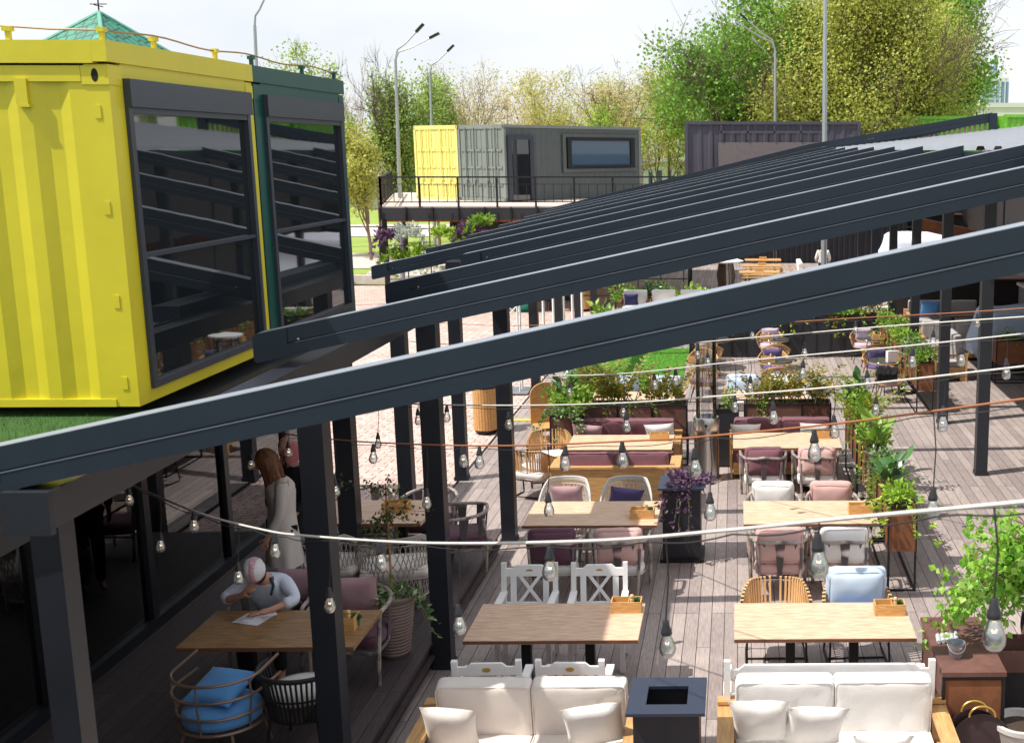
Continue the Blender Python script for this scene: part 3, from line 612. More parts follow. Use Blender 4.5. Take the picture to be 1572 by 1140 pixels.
# ---------------- furniture ----------------
def rounded_u(w, d, z, n=20, back=True, e=2.4, flare=0, y0=0):
    """U of a tub seat: open towards +Y, points from the right front round the back (-Y) to the left front"""
    pts = []
    for i in range(n+1):
        a = PI*i/n; c, s_ = math.cos(a), math.sin(a)
        x = w/2*math.copysign(abs(c)**(2/e), c); y = -d*abs(s_)**(2/e)
        pts.append(Vector((x, y0+y+d/2, z)))
    return pts
def x_chair(label, loc, rz):
    t = thing('white_armchair', label, 'armchair', loc, rz, 'white wooden armchairs with crossed backs')
    def legs(sx, front):
        def f():
            b = MB()
            if front: b.bar((sx*.26, .22, 0), (sx*.26, .22, .66), .05, .05)
            else: b.bar((sx*.27, -.26, 0), (sx*.27, -.235, .45), .05, .05); b.bar((sx*.27, -.235, .45), (sx*.27, -.31, .99), .05, .042)
            return b.mesh(bevel=.006)
        return f
    for sx in (-1, 1):
        for fr in (0, 1): part('leg', cm(f'xl{sx}{fr}', legs(sx, fr)), M_WHITE, t)
    def seat():
        b = MB()
        for i in range(6): b.box(-.285, .285, -.22+i*.083, -.145+i*.083, .43, .45)
        b.box(-.235, .235, .20, .235, .36, .43); b.box(-.235, .235, -.25, -.22, .36, .43); return b.mesh(bevel=.004)
    part('seat', cm('xseat', seat), M_WHITE, t)
    for sx in (-1, 1):
        part('armrest', cm(f'xarm{sx}', lambda: MB().box(sx*.27-.035, sx*.27+.035, -.28, .27, .66, .69).mesh(bevel=.008)), M_WHITE, t)
    def back():
        b = MB(); yy = lambda z: -.235-(z-.45)*.139
        def pl(p, q, wd, th=.02): b.bar((p[0], yy(p[1]), p[1]), (q[0], yy(q[1]), q[1]), th, wd, up=(1, 0, .0) if False else (0, 1, .139))
        top = [(-.245, .85), (.245, .85), (.245, .93), (.17, .93), (.13, .965), (-.13, .965), (-.17, .93), (-.245, .93)]
        b.prism([(x, yy(z)-.014, z) for x, z in top], (0, .028, 0)); b.prism([(x, yy(z)-.012, z) for x, z in ((-.245, .52), (.245, .52), (.245, .575), (-.245, .575))], (0, .024, 0))
        for x in (-.17, .17): b.prism([(x+a, yy(z)-.009, z) for a, z in ((-.03, .575), (.03, .575), (.03, .85), (-.03, .85))], (0, .018, 0))
        b.prism([(x, yy(z)-.0095, z) for x, z in ((-.125, .575), (-.085, .575), (.125, .85), (.085, .85))], (0, .011, 0))
        b.prism([(x, yy(z)+.0015, z) for x, z in ((.125, .575), (.085, .575), (-.125, .85), (-.085, .85))], (0, .011, 0))
        return b.mesh(bevel=.003)
    bk = part('backrest', cm('xback', back), M_WHITE, t)
    def plq(): b = MB(); b.lathe([(.001, -.018), (.036, -.018), (.036, .018), (.001, .018)], 20, M=T(0, -.302, .905) @ Matrix.Diagonal((1, 1, .5, 1)) @ Rx(PI/2)); return b.mesh()
    part('plaque', cm('xplq', plq), mat('brass', hexc(196, 160, 80), .35, .5), bk); return t
def white_bench(label, loc, rz, w=1.75):
    t = thing('garden_bench', label, 'bench', loc, rz)
    for sx in (-1, 1):
        part('leg', MB().bar((sx*(w/2-.03), .24, 0), (sx*(w/2-.03), .24, .66), .055, .055).mesh(bevel=.006), M_WHITE, t)
        part('leg', MB().bar((sx*(w/2-.03), -.26, 0), (sx*(w/2-.03), -.31, 1.0), .055, .045).mesh(bevel=.006), M_WHITE, t)
        part('armrest', MB().box(sx*(w/2-.03)-.035, sx*(w/2-.03)+.035, -.28, .3, .66, .69).mesh(bevel=.008), M_WHITE, t)
    b = MB()
    for i in range(6): b.box(-w/2+.02, w/2-.02, -.22+i*.083, -.145+i*.083, .43, .45)
    part('seat', b.mesh(bevel=.004), M_WHITE, t)
    b = MB(); yy = lambda z: -.26-(z-.45)*.1; hw = w/2-.06
    b.prism([(x, yy(z)-.015, z) for x, z in ((-hw, .86), (hw, .86), (hw, .92), (hw-.07, .92), (hw-.12, .965), (-hw+.12, .965), (-hw+.07, .92), (-hw, .92))], (0, .03, 0))
    b.prism([(x, yy(z)-.012, z) for x, z in ((-hw, .52), (hw, .52), (hw, .57), (-hw, .57))], (0, .024, 0))
    for k in range(3):
        c = (k-1)*.57
        for x in (c-.2, c+.2): b.prism([(x+a, yy(z)-.009, z) for a, z in ((-.035, .57), (.035, .57), (.035, .86), (-.035, .86))], (0, .018, 0))
        b.prism([(c+x, yy(z)-.0095, z) for x, z in ((-.15, .57), (-.10, .57), (.15, .86), (.10, .86))], (0, .011, 0))
        b.prism([(c+x, yy(z)+.0015, z) for x, z in ((.15, .57), (.10, .57), (-.15, .86), (-.10, .86))], (0, .011, 0))
    part('backrest', b.mesh(bevel=.003), M_WHITE, t); return t
def rope_chair(label, loc, rz, mseat, mback, w=.70, mframe=None):
    t = thing('rope_armchair', label, 'armchair', loc, rz, 'rope armchairs with round rails')
    mframe = mframe or M_ROPEF
    def rail():
        b = MB(); u = rounded_u(w, .58, .70, 22, e=2.6)
        pts = [Vector((w/2-.02, .36, 0)), Vector((w/2-.01, .34, .35)), Vector((w/2, .32, .60)), Vector((w/2, .30, .68))]
        mid = [p+Vector((0, -.02, .0+.05*(1-abs(p.x)/(w/2)))) for p in u]
        b.tube(pts+mid+[Vector((-p.x, p.y, p.z)) for p in reversed(pts)], .021, 8)
        return b.mesh()
    part('rail', cm('rrail', rail), mframe, t)
    def legs(s): return lambda: MB().tube([(s*.22, -.26, 0), (s*.24, -.28, .3), (s*.26, -.25, .66)], .017, 7).mesh()
    for s in (-1, 1): part('leg', cm(f'rleg{s}', legs(s)), mframe, t)
    def ring(): b = MB(); b.tube(rounded_u(w-.08, .52, .30, 20, e=2.6)+[Vector((-w/2+.05, .33, .3)), Vector((w/2-.05, .33, .3))], .016, 7, closed=True); return b.mesh()
    part('seat_ring', cm('rring', ring), mframe, t)
    def ropes():
        b = MB(); u = rounded_u(w, .58, .70, 22, e=2.6); l = rounded_u(w-.08, .52, .30, 22, e=2.6)
        for k, i in enumerate((3, 7, 11, 15, 19)):
            top, bot = u[i], l[i]; tg = (u[i+1]-u[i-1]).normalized()
            for j in range(7):
                o = (j-3)*.013; b.tube([top+tg*o*1.35+Vector((0, -.02, .04*(1-abs(top.x)/(w/2)))), bot+tg*o*.4], .0078, 4)
        return b.mesh()
    part('rope_back', cm('rropes', ropes), M_ROPE, t)
    part('seat_cushion', cm('rseat', lambda: MB().cushion(w-.12, .58, .14, T(0, .04, .39), puff=.2).mesh(angle=2)), mseat, t)
    if mback: part('back_cushion', cm('rback', lambda: MB().cushion(w-.16, .40, .17, T(0, -.155, .66) @ Rx(-.18) @ Rx(PI/2), puff=.35, seed=4).mesh(angle=2)), mback, t)
    return t
def lattice_chair(label, loc, rz, mw, mcush, h=.86, w=.70, group='open weave wicker armchairs', diamond=True):
    t = thing('wicker_armchair', label, 'armchair', loc, rz, group)
    key = f'lat{h}{w}{diamond}'
    def surf(a, v):           # a 0..1 round the U, v 0..1 upward
        ang = PI*a; c, s_ = math.cos(ang), math.sin(ang); e = 2.6
        hh = .50+(h-.50)*min(1, max(0, s_*1.5-.15))**.7
        z = .10+v*(hh-.10); fl = 1-.10*(1-v)**1.5
        return Vector((w/2*fl*math.copysign(abs(c)**(2/e), c), (-.62*abs(s_)**(2/e)*fl)+.31-(.05*v*s_), z))
    def weave():
        b = MB()
        if diamond:
            n = 26
            for k in range(n):
                for sg in (1, -1):
                    pts = []
                    for j in range(13):
                        v = j/12*.90; a = (k+.5)/n + sg*(v-.45)*.16
                        if 0 <= a <= 1: pts.append(surf(a, v))
                    if len(pts) > 1: b.tube(pts, .0055, 4)
            for v in (0, .33, .36, .88): b.tube([surf(i/30, v) for i in range(31)], .007, 4)
        return b.mesh()
    def rim():
        b = MB()
        for o in (0, .018, .036): b.tube([surf(i/36, 1)+Vector((0, 0, -o)) for i in range(37)], .014, 6)
        b.tube([surf(i/36, .0) for i in range(37)], .013, 6)
        for a in (0, 1):
            b.tube([surf(a, v/6) for v in range(7)], .014, 6)
        if True:
            n = 44
            for k in range(n): b.tube([surf((k+.5)/n, .92), surf((k+.5)/n, 1)], .009, 4)
        return b.mesh()
    part('shell', cm(key+'w', weave), mw, t); part('rim', cm(key+'r', rim), mw, t)
    for sx in (-1, 1):
        for y in (-.2, .22): part('leg', cm(f'latleg{sx}{y}', lambda: MB().tube([(sx*.25, y, 0), (sx*.25, y, .34)], .016, 6).mesh()), mw, t)
    part('seat_cushion', cm(key+'s', lambda: MB().cushion(w-.12, .56, .13, T(0, .03, .40), puff=.25).mesh(angle=2)), mcush, t); return t
def strap_chair(label, loc, rz, mseat, mback=None, w=.72):
    t = thing('strap_armchair', label, 'armchair', loc, rz, 'tan strap armchairs on black sled frames')
    H = .80
    def top(i, n=30):
        a = PI*i/n; c, s_ = math.cos(a), math.sin(a); e = 3.2
        return Vector((w/2*math.copysign(abs(c)**(2/e), c), -.56*abs(s_)**(2/e)+.30, .62+(H-.62)*min(1, s_*1.25)**1.2))
    def low(i, n=30):
        p = top(i, n); return Vector((p.x*.88, p.y*.82+.01, .34))
    def frame():
        b = MB(); b.tube([top(i) for i in range(31)], .014, 6); b.tube([low(i) for i in range(31)], .012, 6, closed=True)
        for s in (-1, 1): b.tube([Vector((s*.30, .22, .34)), Vector((s*.31, .27, .02)), Vector((s*.31, .22, .012)), Vector((s*.31, -.24, .012)), Vector((s*.30, -.27, .05)), Vector((s*.29, -.2, .34))], .012, 6)
        b.tube([(-.31, .0, .012), (.31, 0, .012)], .011, 5); b.tube([top(0), low(0)], .012, 5); b.tube([top(30), low(30)], .012, 5); return b.mesh()
    part('frame', cm('sframe', frame), M_BLACK, t)
    def straps():
        b = MB(); n = 30
        for i in range(n):
            a, c = top(i+.5, n), low(i+.5, n); tg = (top(min(n, i+.9), n)-top(i+.1, n)).normalized(); nr = (a-c).normalized().cross(tg)
            a2 = a+(a-c).normalized()*.014
            for pr in (nr*.016, nr*-.016): b.bar(a2+pr*.9, c+pr*.8, .006, .021, up=tg)
            b.bar(a2+nr*.018, a2-nr*.018, .021, .006, up=(a-c)) if False else b.cbox((0, 0, 0), (.024, .040, .006), Matrix.Translation(a2) @ Matrix((( tg.x, nr.x, (a-c).normalized().x, 0), (tg.y, nr.y, (a-c).normalized().y, 0), (tg.z, nr.z, (a-c).normalized().z, 0), (0, 0, 0, 1))))
        return b.mesh(smooth=False)
    part('strap_back', cm('sstraps', straps), M_STRAP, t)
    part('seat_cushion', cm('sseat', lambda: MB().cushion(.60, .54, .13, T(0, .03, .42), puff=.25).mesh(angle=2)), mseat, t)
    if mback: part('back_cushion', cm('sback', lambda: MB().cushion(.60, .46, .17, T(0, -.10, .74) @ Rx(-.12) @ Rx(PI/2), puff=.4, seed=4).mesh(angle=2)), mback, t)
    return t
def basket_chair(label, loc, rz, mseat=None, w=.68):
    t = thing('rattan_tub_chair', label, 'armchair', loc, rz, 'rattan basket chairs round the bistro tables')
    def surf(a, v):
        ang = PI*(-.12+1.24*a); c, s_ = math.cos(ang), math.sin(ang); hh = .62+.18*max(0, s_)**1.5; k = .74+.26*v**.7
        return Vector((w/2*k*c*1.0, -.34*k*s_, .38+v*(hh-.38)))
    def shell():
        b = MB(); n = 26
        for k in range(n+1): b.tube([surf(k/n, v/4) for v in range(5)], .0085, 5)
        for v in (.0, .45, .82): b.tube([surf(i/24, v) for i in range(25)], .009, 5)
        for o in (0, .02): b.tube([surf(i/24, 1)+Vector((0, 0, -o)) for i in range(25)], .015, 6)
        b.tube([Vector((w*.37*math.cos(2*PI*i/20), .33*.74*math.sin(2*PI*i/20), .38)) for i in range(20)], .016, 6, closed=True)
        return b.mesh()
    part('shell', cm('bshell', shell), M_CANE, t)
    for sx in (-1, 1):
        for sy in (-1, 1): part('leg', cm(f'bl{sx}{sy}', lambda: MB().tube([(sx*.17, sy*.16, .38), (sx*.27, sy*.26, 0)], .010, 6).mesh()), M_BLACK, t)
    part('seat', cm('bseat', lambda: MB().lathe([(.001, 0), (.24, 0), (.26, .02), (.25, .07), (.15, .085), (.001, .09)], 24, (0, 0, .385)).mesh()), mseat or M_DPLUM, t)
    return t
def table(label, x0, x1, y0, y1, zf=0, m=None, group='oak tables on black pedestals', th=.038):
    cx, cy = (x0+x1)/2, (y0+y1)/2; w_, d_ = x1-x0, y1-y0
    t = thing('dining_table', label, 'table', (cx, cy, zf), 0, group)
    part('tabletop', MB().box(-w_/2, w_/2, -d_/2, d_/2, .75-th, .75).mesh(bevel=.005, seg=2), m or M_WOOD, t)
    part('edge_band', MB().box(-w_/2-.001, w_/2+.001, -d_/2-.002, -d_/2+.004, .75-th+.003, .745).mesh(), M_WOODE, t)
    for s in (-1, 1):
        part('leg', MB().box(s*.31-.045, s*.31+.045, -.045, .045, .02, .75-th).mesh(bevel=.004), M_BLACK, t)
        part('foot', MB().box(s*.31-.05, s*.31+.05, -.3, .3, 0, .02).mesh(bevel=.004), M_BLACK, t)
    return t
def sofa(label, x, y, w, d, rz, mc, ma, arm=.12, seat_h=.40, back_h=.86, nb=2, planks=False, backpanel=.62, cush_t=.17, zf=0):
    t = thing('wooden_sofa', label, 'sofa', (x, y, zf), rz)
    b = MB(); b.box(-w/2, w/2, -d/2, -d/2+.05, .0, backpanel)
    part('back_panel', b.mesh(bevel=.006), ma, t)
    b = MB(); b.box(-w/2-.0, w/2, -d/2-.03, -d/2+.09, backpanel, backpanel+.03); part('back_rail', b.mesh(bevel=.006), ma, t)
    b = MB(); b.box(-w/2+arm, w/2-arm, -d/2+.06, d/2, .08, seat_h-.14); part('base', b.mesh(bevel=.006), ma, t)
    for s in (-1, 1):
        c = s*(w/2-arm/2); bb = MB(); bb.box(c-arm/2, c+arm/2, -d/2+.06, d/2+.02, backpanel-.05, backpanel-.01)
        bb.box(c-arm/2+.015, c+arm/2-.015, -d/2+.06, -d/2+.16, 0, backpanel-.05); bb.box(c-arm/2+.015, c+arm/2-.015, d/2-.1, d/2, 0, backpanel-.05); bb.box(c-.02, c+.02, -d/2+.16, d/2-.1, .12, .32)
        part('armrest', bb.mesh(bevel=.006), M_PINEY if ma is M_PINE else ma, t)
    cw = (w-2*arm-.01)/nb
    for i in range(nb):
        cx = -w/2+arm+cw*(i+.5)
        part('seat_cushion', MB().cushion(cw-.006, d-.1, .15, T(cx, .06, seat_h-.065), puff=.05, seed=i*3+x, r=.04).mesh(angle=2), mc, t)
        part('back_cushion', MB().cushion(cw-.006, back_h-seat_h+.04, cush_t, T(cx, -d/2+.16, (back_h+seat_h)/2-.0) @ Rx(-.14) @ Rx(PI/2), puff=.05, seed=i*5+x, r=.038).mesh(angle=2), mc, t)
    return t
def pillow(label, m, pos, rx=1.25, rz=0., w=.46, h=.40, t_=.17, ry=0, seed=0, loc=None, group=None):
    o = part('throw_pillow', MB().pillow(w, h, t_, seed=seed).mesh(angle=1.2), m)
    o.matrix_world = Matrix.Translation(pos) @ Rz(rz) @ Rx(rx) @ Rz(ry); tag(o, label, 'pillow', group); return o
def caddy(where, x, y, z, rz=0, w=.30, d=.17, h=.115, fill=True):
    t = thing('condiment_caddy', f'wooden caddy box on {where}', 'caddy', (x, y, z), rz, 'wooden caddy boxes on the tables')
    def f():
        b = MB(); e = .012; b.box(-w/2, w/2, -d/2, -d/2+e, 0, h); b.box(-w/2, w/2, d/2-e, d/2, 0, h); b.box(-w/2, -w/2+e, -d/2+e, d/2-e, 0, h); b.box(w/2-e, w/2, -d/2+e, d/2-e, 0, h); b.box(-w/2+e, w/2-e, -d/2+e, d/2-e, .0, .012); b.box(.02, .028, -d/2+e, d/2-e, .012, h-.01); return b.mesh(bevel=.002)
    part('box', cm(f'cad{w}', f), M_BOX, t)
    def mk():
        b = MB()
        for i in range(5): b.cbox((-w/2+.03+i*.017, -d/2-.0006, h-.022), (.009, .001, .005))
        return b.mesh()
    part('lettering', cm('cadl', mk), M_CREAM, t)
    if fill:
        ca, sa = math.cos(rz), math.sin(rz)
        def W(a, b_): return (x+a*ca-b_*sa, y+a*sa+b_*ca, z+.013)
        g = thing('pepper_mill', f'pepper mill in the caddy on {where}', 'pepper mill', W(.055, -.02), 0, 'pepper mills in the caddies')
        part('body', cm('mill', lambda: MB().lathe([(.001, 0), (.024, 0), (.024, .04), (.015, .07), (.020, .10), (.017, .115), (.001, .12)], 14).mesh()), mat('pale_wood', hexc(232, 196, 146), .5), g)
        part('knob', cm('millk', lambda: MB().lathe([(.001, .12), (.012, .123), (.021, .137), (.018, .155), (.001, .163)], 14).mesh()), mat('pale_wood', hexc(232, 196, 146), .5), g)
        def cac():
            b = MB(); b.lathe([(.001, 0), (.03, 0), (.034, .05), (.001, .05)], 12)
            return b.mesh()
        g = thing('succulent', f'succulent in the caddy on {where}', 'plant', W(.105, .03), 0, 'succulents in the caddies')
        part('pot', cm('cacp', cac), mat('teal_ceramic', hexc(46, 110, 92), .4), g)
        rg = np.random.default_rng(5); k = 70; U = rnd_dirs(rg, k); U[:, 2] = np.abs(U[:, 2])*.8+.2; U /= np.linalg.norm(U, axis=1)[:, None]
        part('leaves', cm('cacl', lambda: leafmesh(U*.012+np.array([0, 0, .055]), U, frames(U, rg)*1.4, rg.uniform(.035, .055, k))), leafmat('succulent_leaf', [hexc(52, 96, 56), hexc(100, 140, 90)], .5, .1), g)
    return t

# --- near row: two cream sofas, benches behind them, two tables
TB = dict(TL1=(-2.56, -.93, 10.50, 11.42), TR1=(-.03, 1.68, 10.50, 11.40), TL2=(-2.62, -.98, 13.96, 14.97), TR2=(.08, 1.74, 13.98, 14.95), TL3=(-2.62, -1.0, 17.68, 18.64), TR3=(-.06, 1.61, 17.75, 18.76), TL4=(-2.67, -.96, 21.15, 22.1), TR4=(-.18, 1.30, 21.4, 22.2))
table('oak table between the pairs of white armchairs, left of the black fire column', *TB['TL1'])
table('oak table between the long white bench and two strap armchairs', *TB['TR1'])
table('oak table between two white wicker chairs and two rope armchairs', *TB['TL2'])
table('oak table with four round rope armchairs, pink cushions in front', *TB['TR2'])
table('oak table between two facing plum sofas', *TB['TL3'])
table('oak table in front of the plum bench on the right side', *TB['TR3'])
table('pale table behind the left planter, in front of the lawn', *TB['TL4'])
table('pale table behind the right planter, near the bistro chairs', *TB['TR4'])
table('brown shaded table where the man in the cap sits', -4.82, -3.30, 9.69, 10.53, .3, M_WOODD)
table('shaded table beyond the potted rose tree', -4.92, -3.62, 13.14, 14.06, .3)
caddy('the table left of the black fire column', -1.10, 10.98+.25, .75)
caddy('the table behind the long white bench', 1.50, 11.12, .75)
caddy('the table with white wicker chairs', -1.18, 14.28, .75)
caddy('the table with four rope armchairs', 1.55, 14.42, .75)
caddy('the table between the plum sofas', -1.22, 18.28, .75, fill=False)
caddy('the table in front of the right plum bench', 1.36, 18.4, .75, fill=False)
caddy('the brown table of the seated man', -3.52, 10.12, 1.05, .0, w=.24, d=.18)
caddy('the shaded table beyond the rose tree', -4.02, 13.62, 1.05, fill=False)
caddy('the pale table near the right planter', 1.05, 21.75, .75)
sofa('cream cushioned pine sofa at the bottom, left of the black fire column', -1.72, 9.05, 1.86, .92, PI, M_CREAM, M_PINE, .13, .42, .88, 2)
sofa('cream cushioned pine sofa at the bottom right in front of the long white bench', .80, 9.05, 1.94, .92, PI, M_IVORY, M_PINE, .14, .42, .90, 2)
pillow('square cream pillow leaning at the left end of the left cream sofa', M_CREAM, (-2.32, 8.98, .66), 1.15, PI-.08, .46, .46, .16, .06, 1)
pillow('square white pillow leaning at the right end of the left cream sofa', M_IVORY, (-1.16, 8.98, .68), 1.1, PI+.12, .50, .48, .17, -.12, 2)
pillow('large white pillow at the left end of the right cream sofa', M_IVORY, (.19, 8.98, .70), 1.1, PI-.1, .50, .50, .18, -.05, 3)
pillow('large white pillow leaning in the middle left of the right cream sofa', M_IVORY, (.62, 8.95, .67), 1.05, PI+.08, .50, .48, .18, .1, 4)
pillow('small white lumbar pillow lying low on the right cream sofa', M_IVORY, (1.16, 8.86, .55), .95, PI, .50, .30, .16, .02, 5)
white_bench('long white three-cross bench behind the right cream sofa', (.78, 9.78, 0), 0, 1.80)
x_chair('white cross-back armchair behind the left half of the left cream sofa', (-2.14, 9.84, 0), .02)
x_chair('white cross-back armchair behind the right half of the left cream sofa', (-1.42, 9.84, 0), -.02)
x_chair('white cross-back armchair facing us across the table, left of its twin', (-2.18, 11.66, 0), PI)
x_chair('white cross-back armchair facing us across the table, nearest the fire column', (-1.44, 11.66, 0), PI+.03)
strap_chair('strap armchair with white seat on the far side of the right table, no back cushion', (.40, 11.72, 0), PI, M_IVORY)
strap_chair('strap armchair with big pale blue back cushion', (1.24, 11.72, 0), PI+.05, M_BLUE, M_PBLUE)
# --- second row
rope_chair('rope armchair with dark plum cushion, back to us at the wicker chair table', (-2.18, 13.60, 0), 0, M_IVORY, M_DPLUM)
rope_chair('rope armchair with dusty pink cushion, back to us at the wicker chair table', (-1.40, 13.60, 0), 0, M_IVORY, M_PINK)
lattice_chair('white wicker armchair with mauve pillow facing us', (-2.30, 15.42, 0), PI, M_WICK, M_IVORY, group='white wicker armchairs')
lattice_chair('white wicker armchair with purple pillow facing us', (-1.48, 15.42, 0), PI, M_WICK, M_IVORY, group='white wicker armchairs')
pillow('mauve pillow on the left white wicker armchair', M_MAUVE, (-2.28, 15.42, .66), 1.2, PI, .46, .42, .16, 0, 11)
pillow('purple pillow on the right white wicker armchair', M_PURP, (-1.50, 15.42, .64), 1.15, PI+.1, .46, .40, .16, .2, 12)
rope_chair('rope armchair with two pink cushions, nearest us on the right', (.50, 13.60, 0), 0, M_PINK, M_PINK)
rope_chair('rope armchair with ivory back cushion beside the corten planter', (1.26, 13.60, 0), 0, M_PINK, M_IVORY)
rope_chair('rope armchair with ivory back cushion facing us across the right table', (.48, 15.32, 0), PI, M_IVORY, M_IVORY)
rope_chair('rope armchair with pink back cushion facing us across the right table', (1.26, 15.32, 0), PI, M_IVORY, M_PINK)
# --- third row
rope_chair('rope armchair with plum cushion in front of the right plum bench', (.40, 17.46, 0), 0, M_IVORY, M_PLUM)
rope_chair('rope armchair with pink cushion in front of the right plum bench', (1.20, 17.46, 0), 0, M_IVORY, M_PINK)
sofa('plum sofa facing us behind the left table, against the planter', -1.80, 19.0, 1.78, .78, PI, M_PLUM, M_PINE, .12, .42, .86)
sofa('low plum sofa with its pine back towards us', -1.80, 17.30, 1.92, .80, 0, M_PLUM, M_PINE, .16, .42, .84, 2, backpanel=.66)
sofa('plum bench facing us behind the right table, against the planter', .74, 19.05, 1.72, .78, PI, M_PLUM, M_PINE, .06, .42, .86)
pillow('mauve pillow at the left end of the left plum sofa', M_MAUVE, (-2.44, 18.92, .68), 1.2, PI, .50, .42, .16, .1, 21)
pillow('white pillow at the right end of the left plum sofa', M_IVORY, (-1.24, 18.92, .68), 1.2, PI-.1, .50, .44, .16, -.1, 22)
pillow('white pillow at the left end of the right plum bench', M_IVORY, (.14, 18.95, .68), 1.2, PI, .50, .40, .16, .0, 23)
pillow('white pillow at the right end of the right plum bench', M_IVORY, (1.26, 18.95, .68), 1.2, PI, .50, .42, .16, .05, 24)
strap_chair('strap armchair with white cushions beside the low plum sofa', (-3.12, 17.62, 0), -.35, M_IVORY)
strap_chair('strap armchair behind the first one, half hidden by the corner planter', (-2.98, 18.5, 0), PI+.2, M_IVORY)
# --- fourth row
strap_chair('strap armchair with pale blue cushion on the lawn edge, left one', (-2.2, 22.4, 0), PI, M_IVORY, M_PBLUE)
strap_chair('strap armchair with pale blue cushion on the lawn edge, right one', (-1.38, 22.4, 0), PI, M_IVORY, M_PBLUE)
strap_chair('strap armchair with white cushion behind the right planter, left one', (.12, 22.5, 0), PI, M_IVORY, M_PBLUE)
strap_chair('strap armchair with white cushion behind the right planter, right one', (.92, 22.5, 0), PI, M_IVORY, M_IVORY)
# --- bistro sets
def bistro(label, x, y, m, r=.36):
    t = thing('bistro_table', label, 'table', (x, y, 0), 0, 'round bistro tables')
    part('tabletop', cm(f'bt{r}', lambda: MB().lathe([(.001, .715), (r-.004, .715), (r, .72), (r, .735), (r-.004, .74), (.001, .74)], 36).mesh()), m, t)
    part('rim', cm(f'btr{r}', lambda: MB().tube([(r*math.cos(2*PI*i/36), r*math.sin(2*PI*i/36), .705) for i in range(36)], .012, 6, closed=True).mesh()), M_CANE, t)
    for k in range(3):
        a = 2*PI*k/3+.5
        part('leg', cm(f'btl{k}', lambda: MB().tube([(.08*math.cos(a), .08*math.sin(a), .715), (.26*math.cos(a), .26*math.sin(a), 0)], .012, 6).mesh()), M_BLACK, t)
M_BTOP = mat('dark_glass_top', hexc(74, 76, 80), .15, 0, .1, 4); M_WTOP = mat('white_top', hexc(228, 228, 230), .3, 0, .03, 4)
cols = ((-.72, 'left', 'beside the lawn'), (.86, 'middle', 'in front of the black planter wall'), (3.22, 'right', 'beside the far corten planter'))
for ci, (x, side_, near) in enumerate(cols):
    basket_chair(f'cane tub chair nearest us in the {side_} bistro column', (x+(.0 if ci < 2 else .02), 24.72, 0), 0, M_PURP if ci == 0 else M_LILAC)
    bistro(f'near round bistro table of the {side_} column {near}', x-.02, 25.5, M_BTOP)
    basket_chair(f'cane tub chair facing us behind the near table in the {side_} bistro column', (x-.04, 26.45, 0), PI, M_PURP)
    basket_chair(f'cane tub chair turned away, third in the {side_} bistro column', (x+.06, 27.65, 0), 0, M_PURP)
    bistro(f'far round bistro table of the {side_} column {near}', x+.05, 28.55, M_BTOP, .36 if ci else .5)
    basket_chair(f'cane tub chair farthest from us in the {side_} bistro column', (x-.04, 29.5, 0), PI, M_LILAC)
    caddy(f'the near bistro table of the {side_} column', x-.18 if ci < 2 else x+.16, 25.35, .74)
    if ci: caddy(f'the far bistro table of the {side_} column', x-.14 if ci < 2 else x+.2, 28.4, .74)
    if ci:
        pillow(f'purple pillow on the middle chair of the {side_} bistro column', M_PURP, (x-.05, 26.5, .68), 1.25, PI, .46, .36, .15, 0, 30+ci)
        pillow(f'lilac pillow on the farthest chair of the {side_} bistro column', M_LILAC, (x-.02, 29.55, .70), 1.25, PI, .46, .34, .15, 0, 33+ci)
# jacket and paper bag at the right bistro column
b = MB()
def jk(u, v):
    x = (u-.5)*.44; s = v*1.0; y = -.30-.05+.10*math.sin(v*PI)*0; 
    z = .82 - abs(s-.35)*.55; y = -.36+ (s-.35)*.14
    return Vector((x+.05*noise.noise(Vector((u*4, v*3, 1))), y+.04*noise.noise(Vector((u*9, v*2, 5))), z+.03*noise.noise(Vector((u*6, v*2, 9)))))
b.grid(jk, 16, 14); jm = b.mesh(angle=3)
o = solo('jacket', jm, mat('black_cloth', hexc(34, 32, 36), .9, bump=.3), 'black jacket thrown over the back of the nearest right bistro chair', 'jacket', (3.12, 24.72, 0)); md = o.modifiers.new('s', 'SOLIDIFY'); md.thickness = .03
b = MB(); b.box(-.13, .13, -.06, .06, 0, .24); pb = thing('paper_bag', 'white paper bag standing on the nearest right bistro table', 'bag', (3.36, 25.3, .742), .3); part('bag', b.mesh(bevel=.003), M_WHITE, pb)
part('handle', MB().tube([(-.05, 0, .24), (-.04, 0, .31), (.04, 0, .31), (.05, 0, .24)], .005, 5).mesh(), M_WHITE, pb)
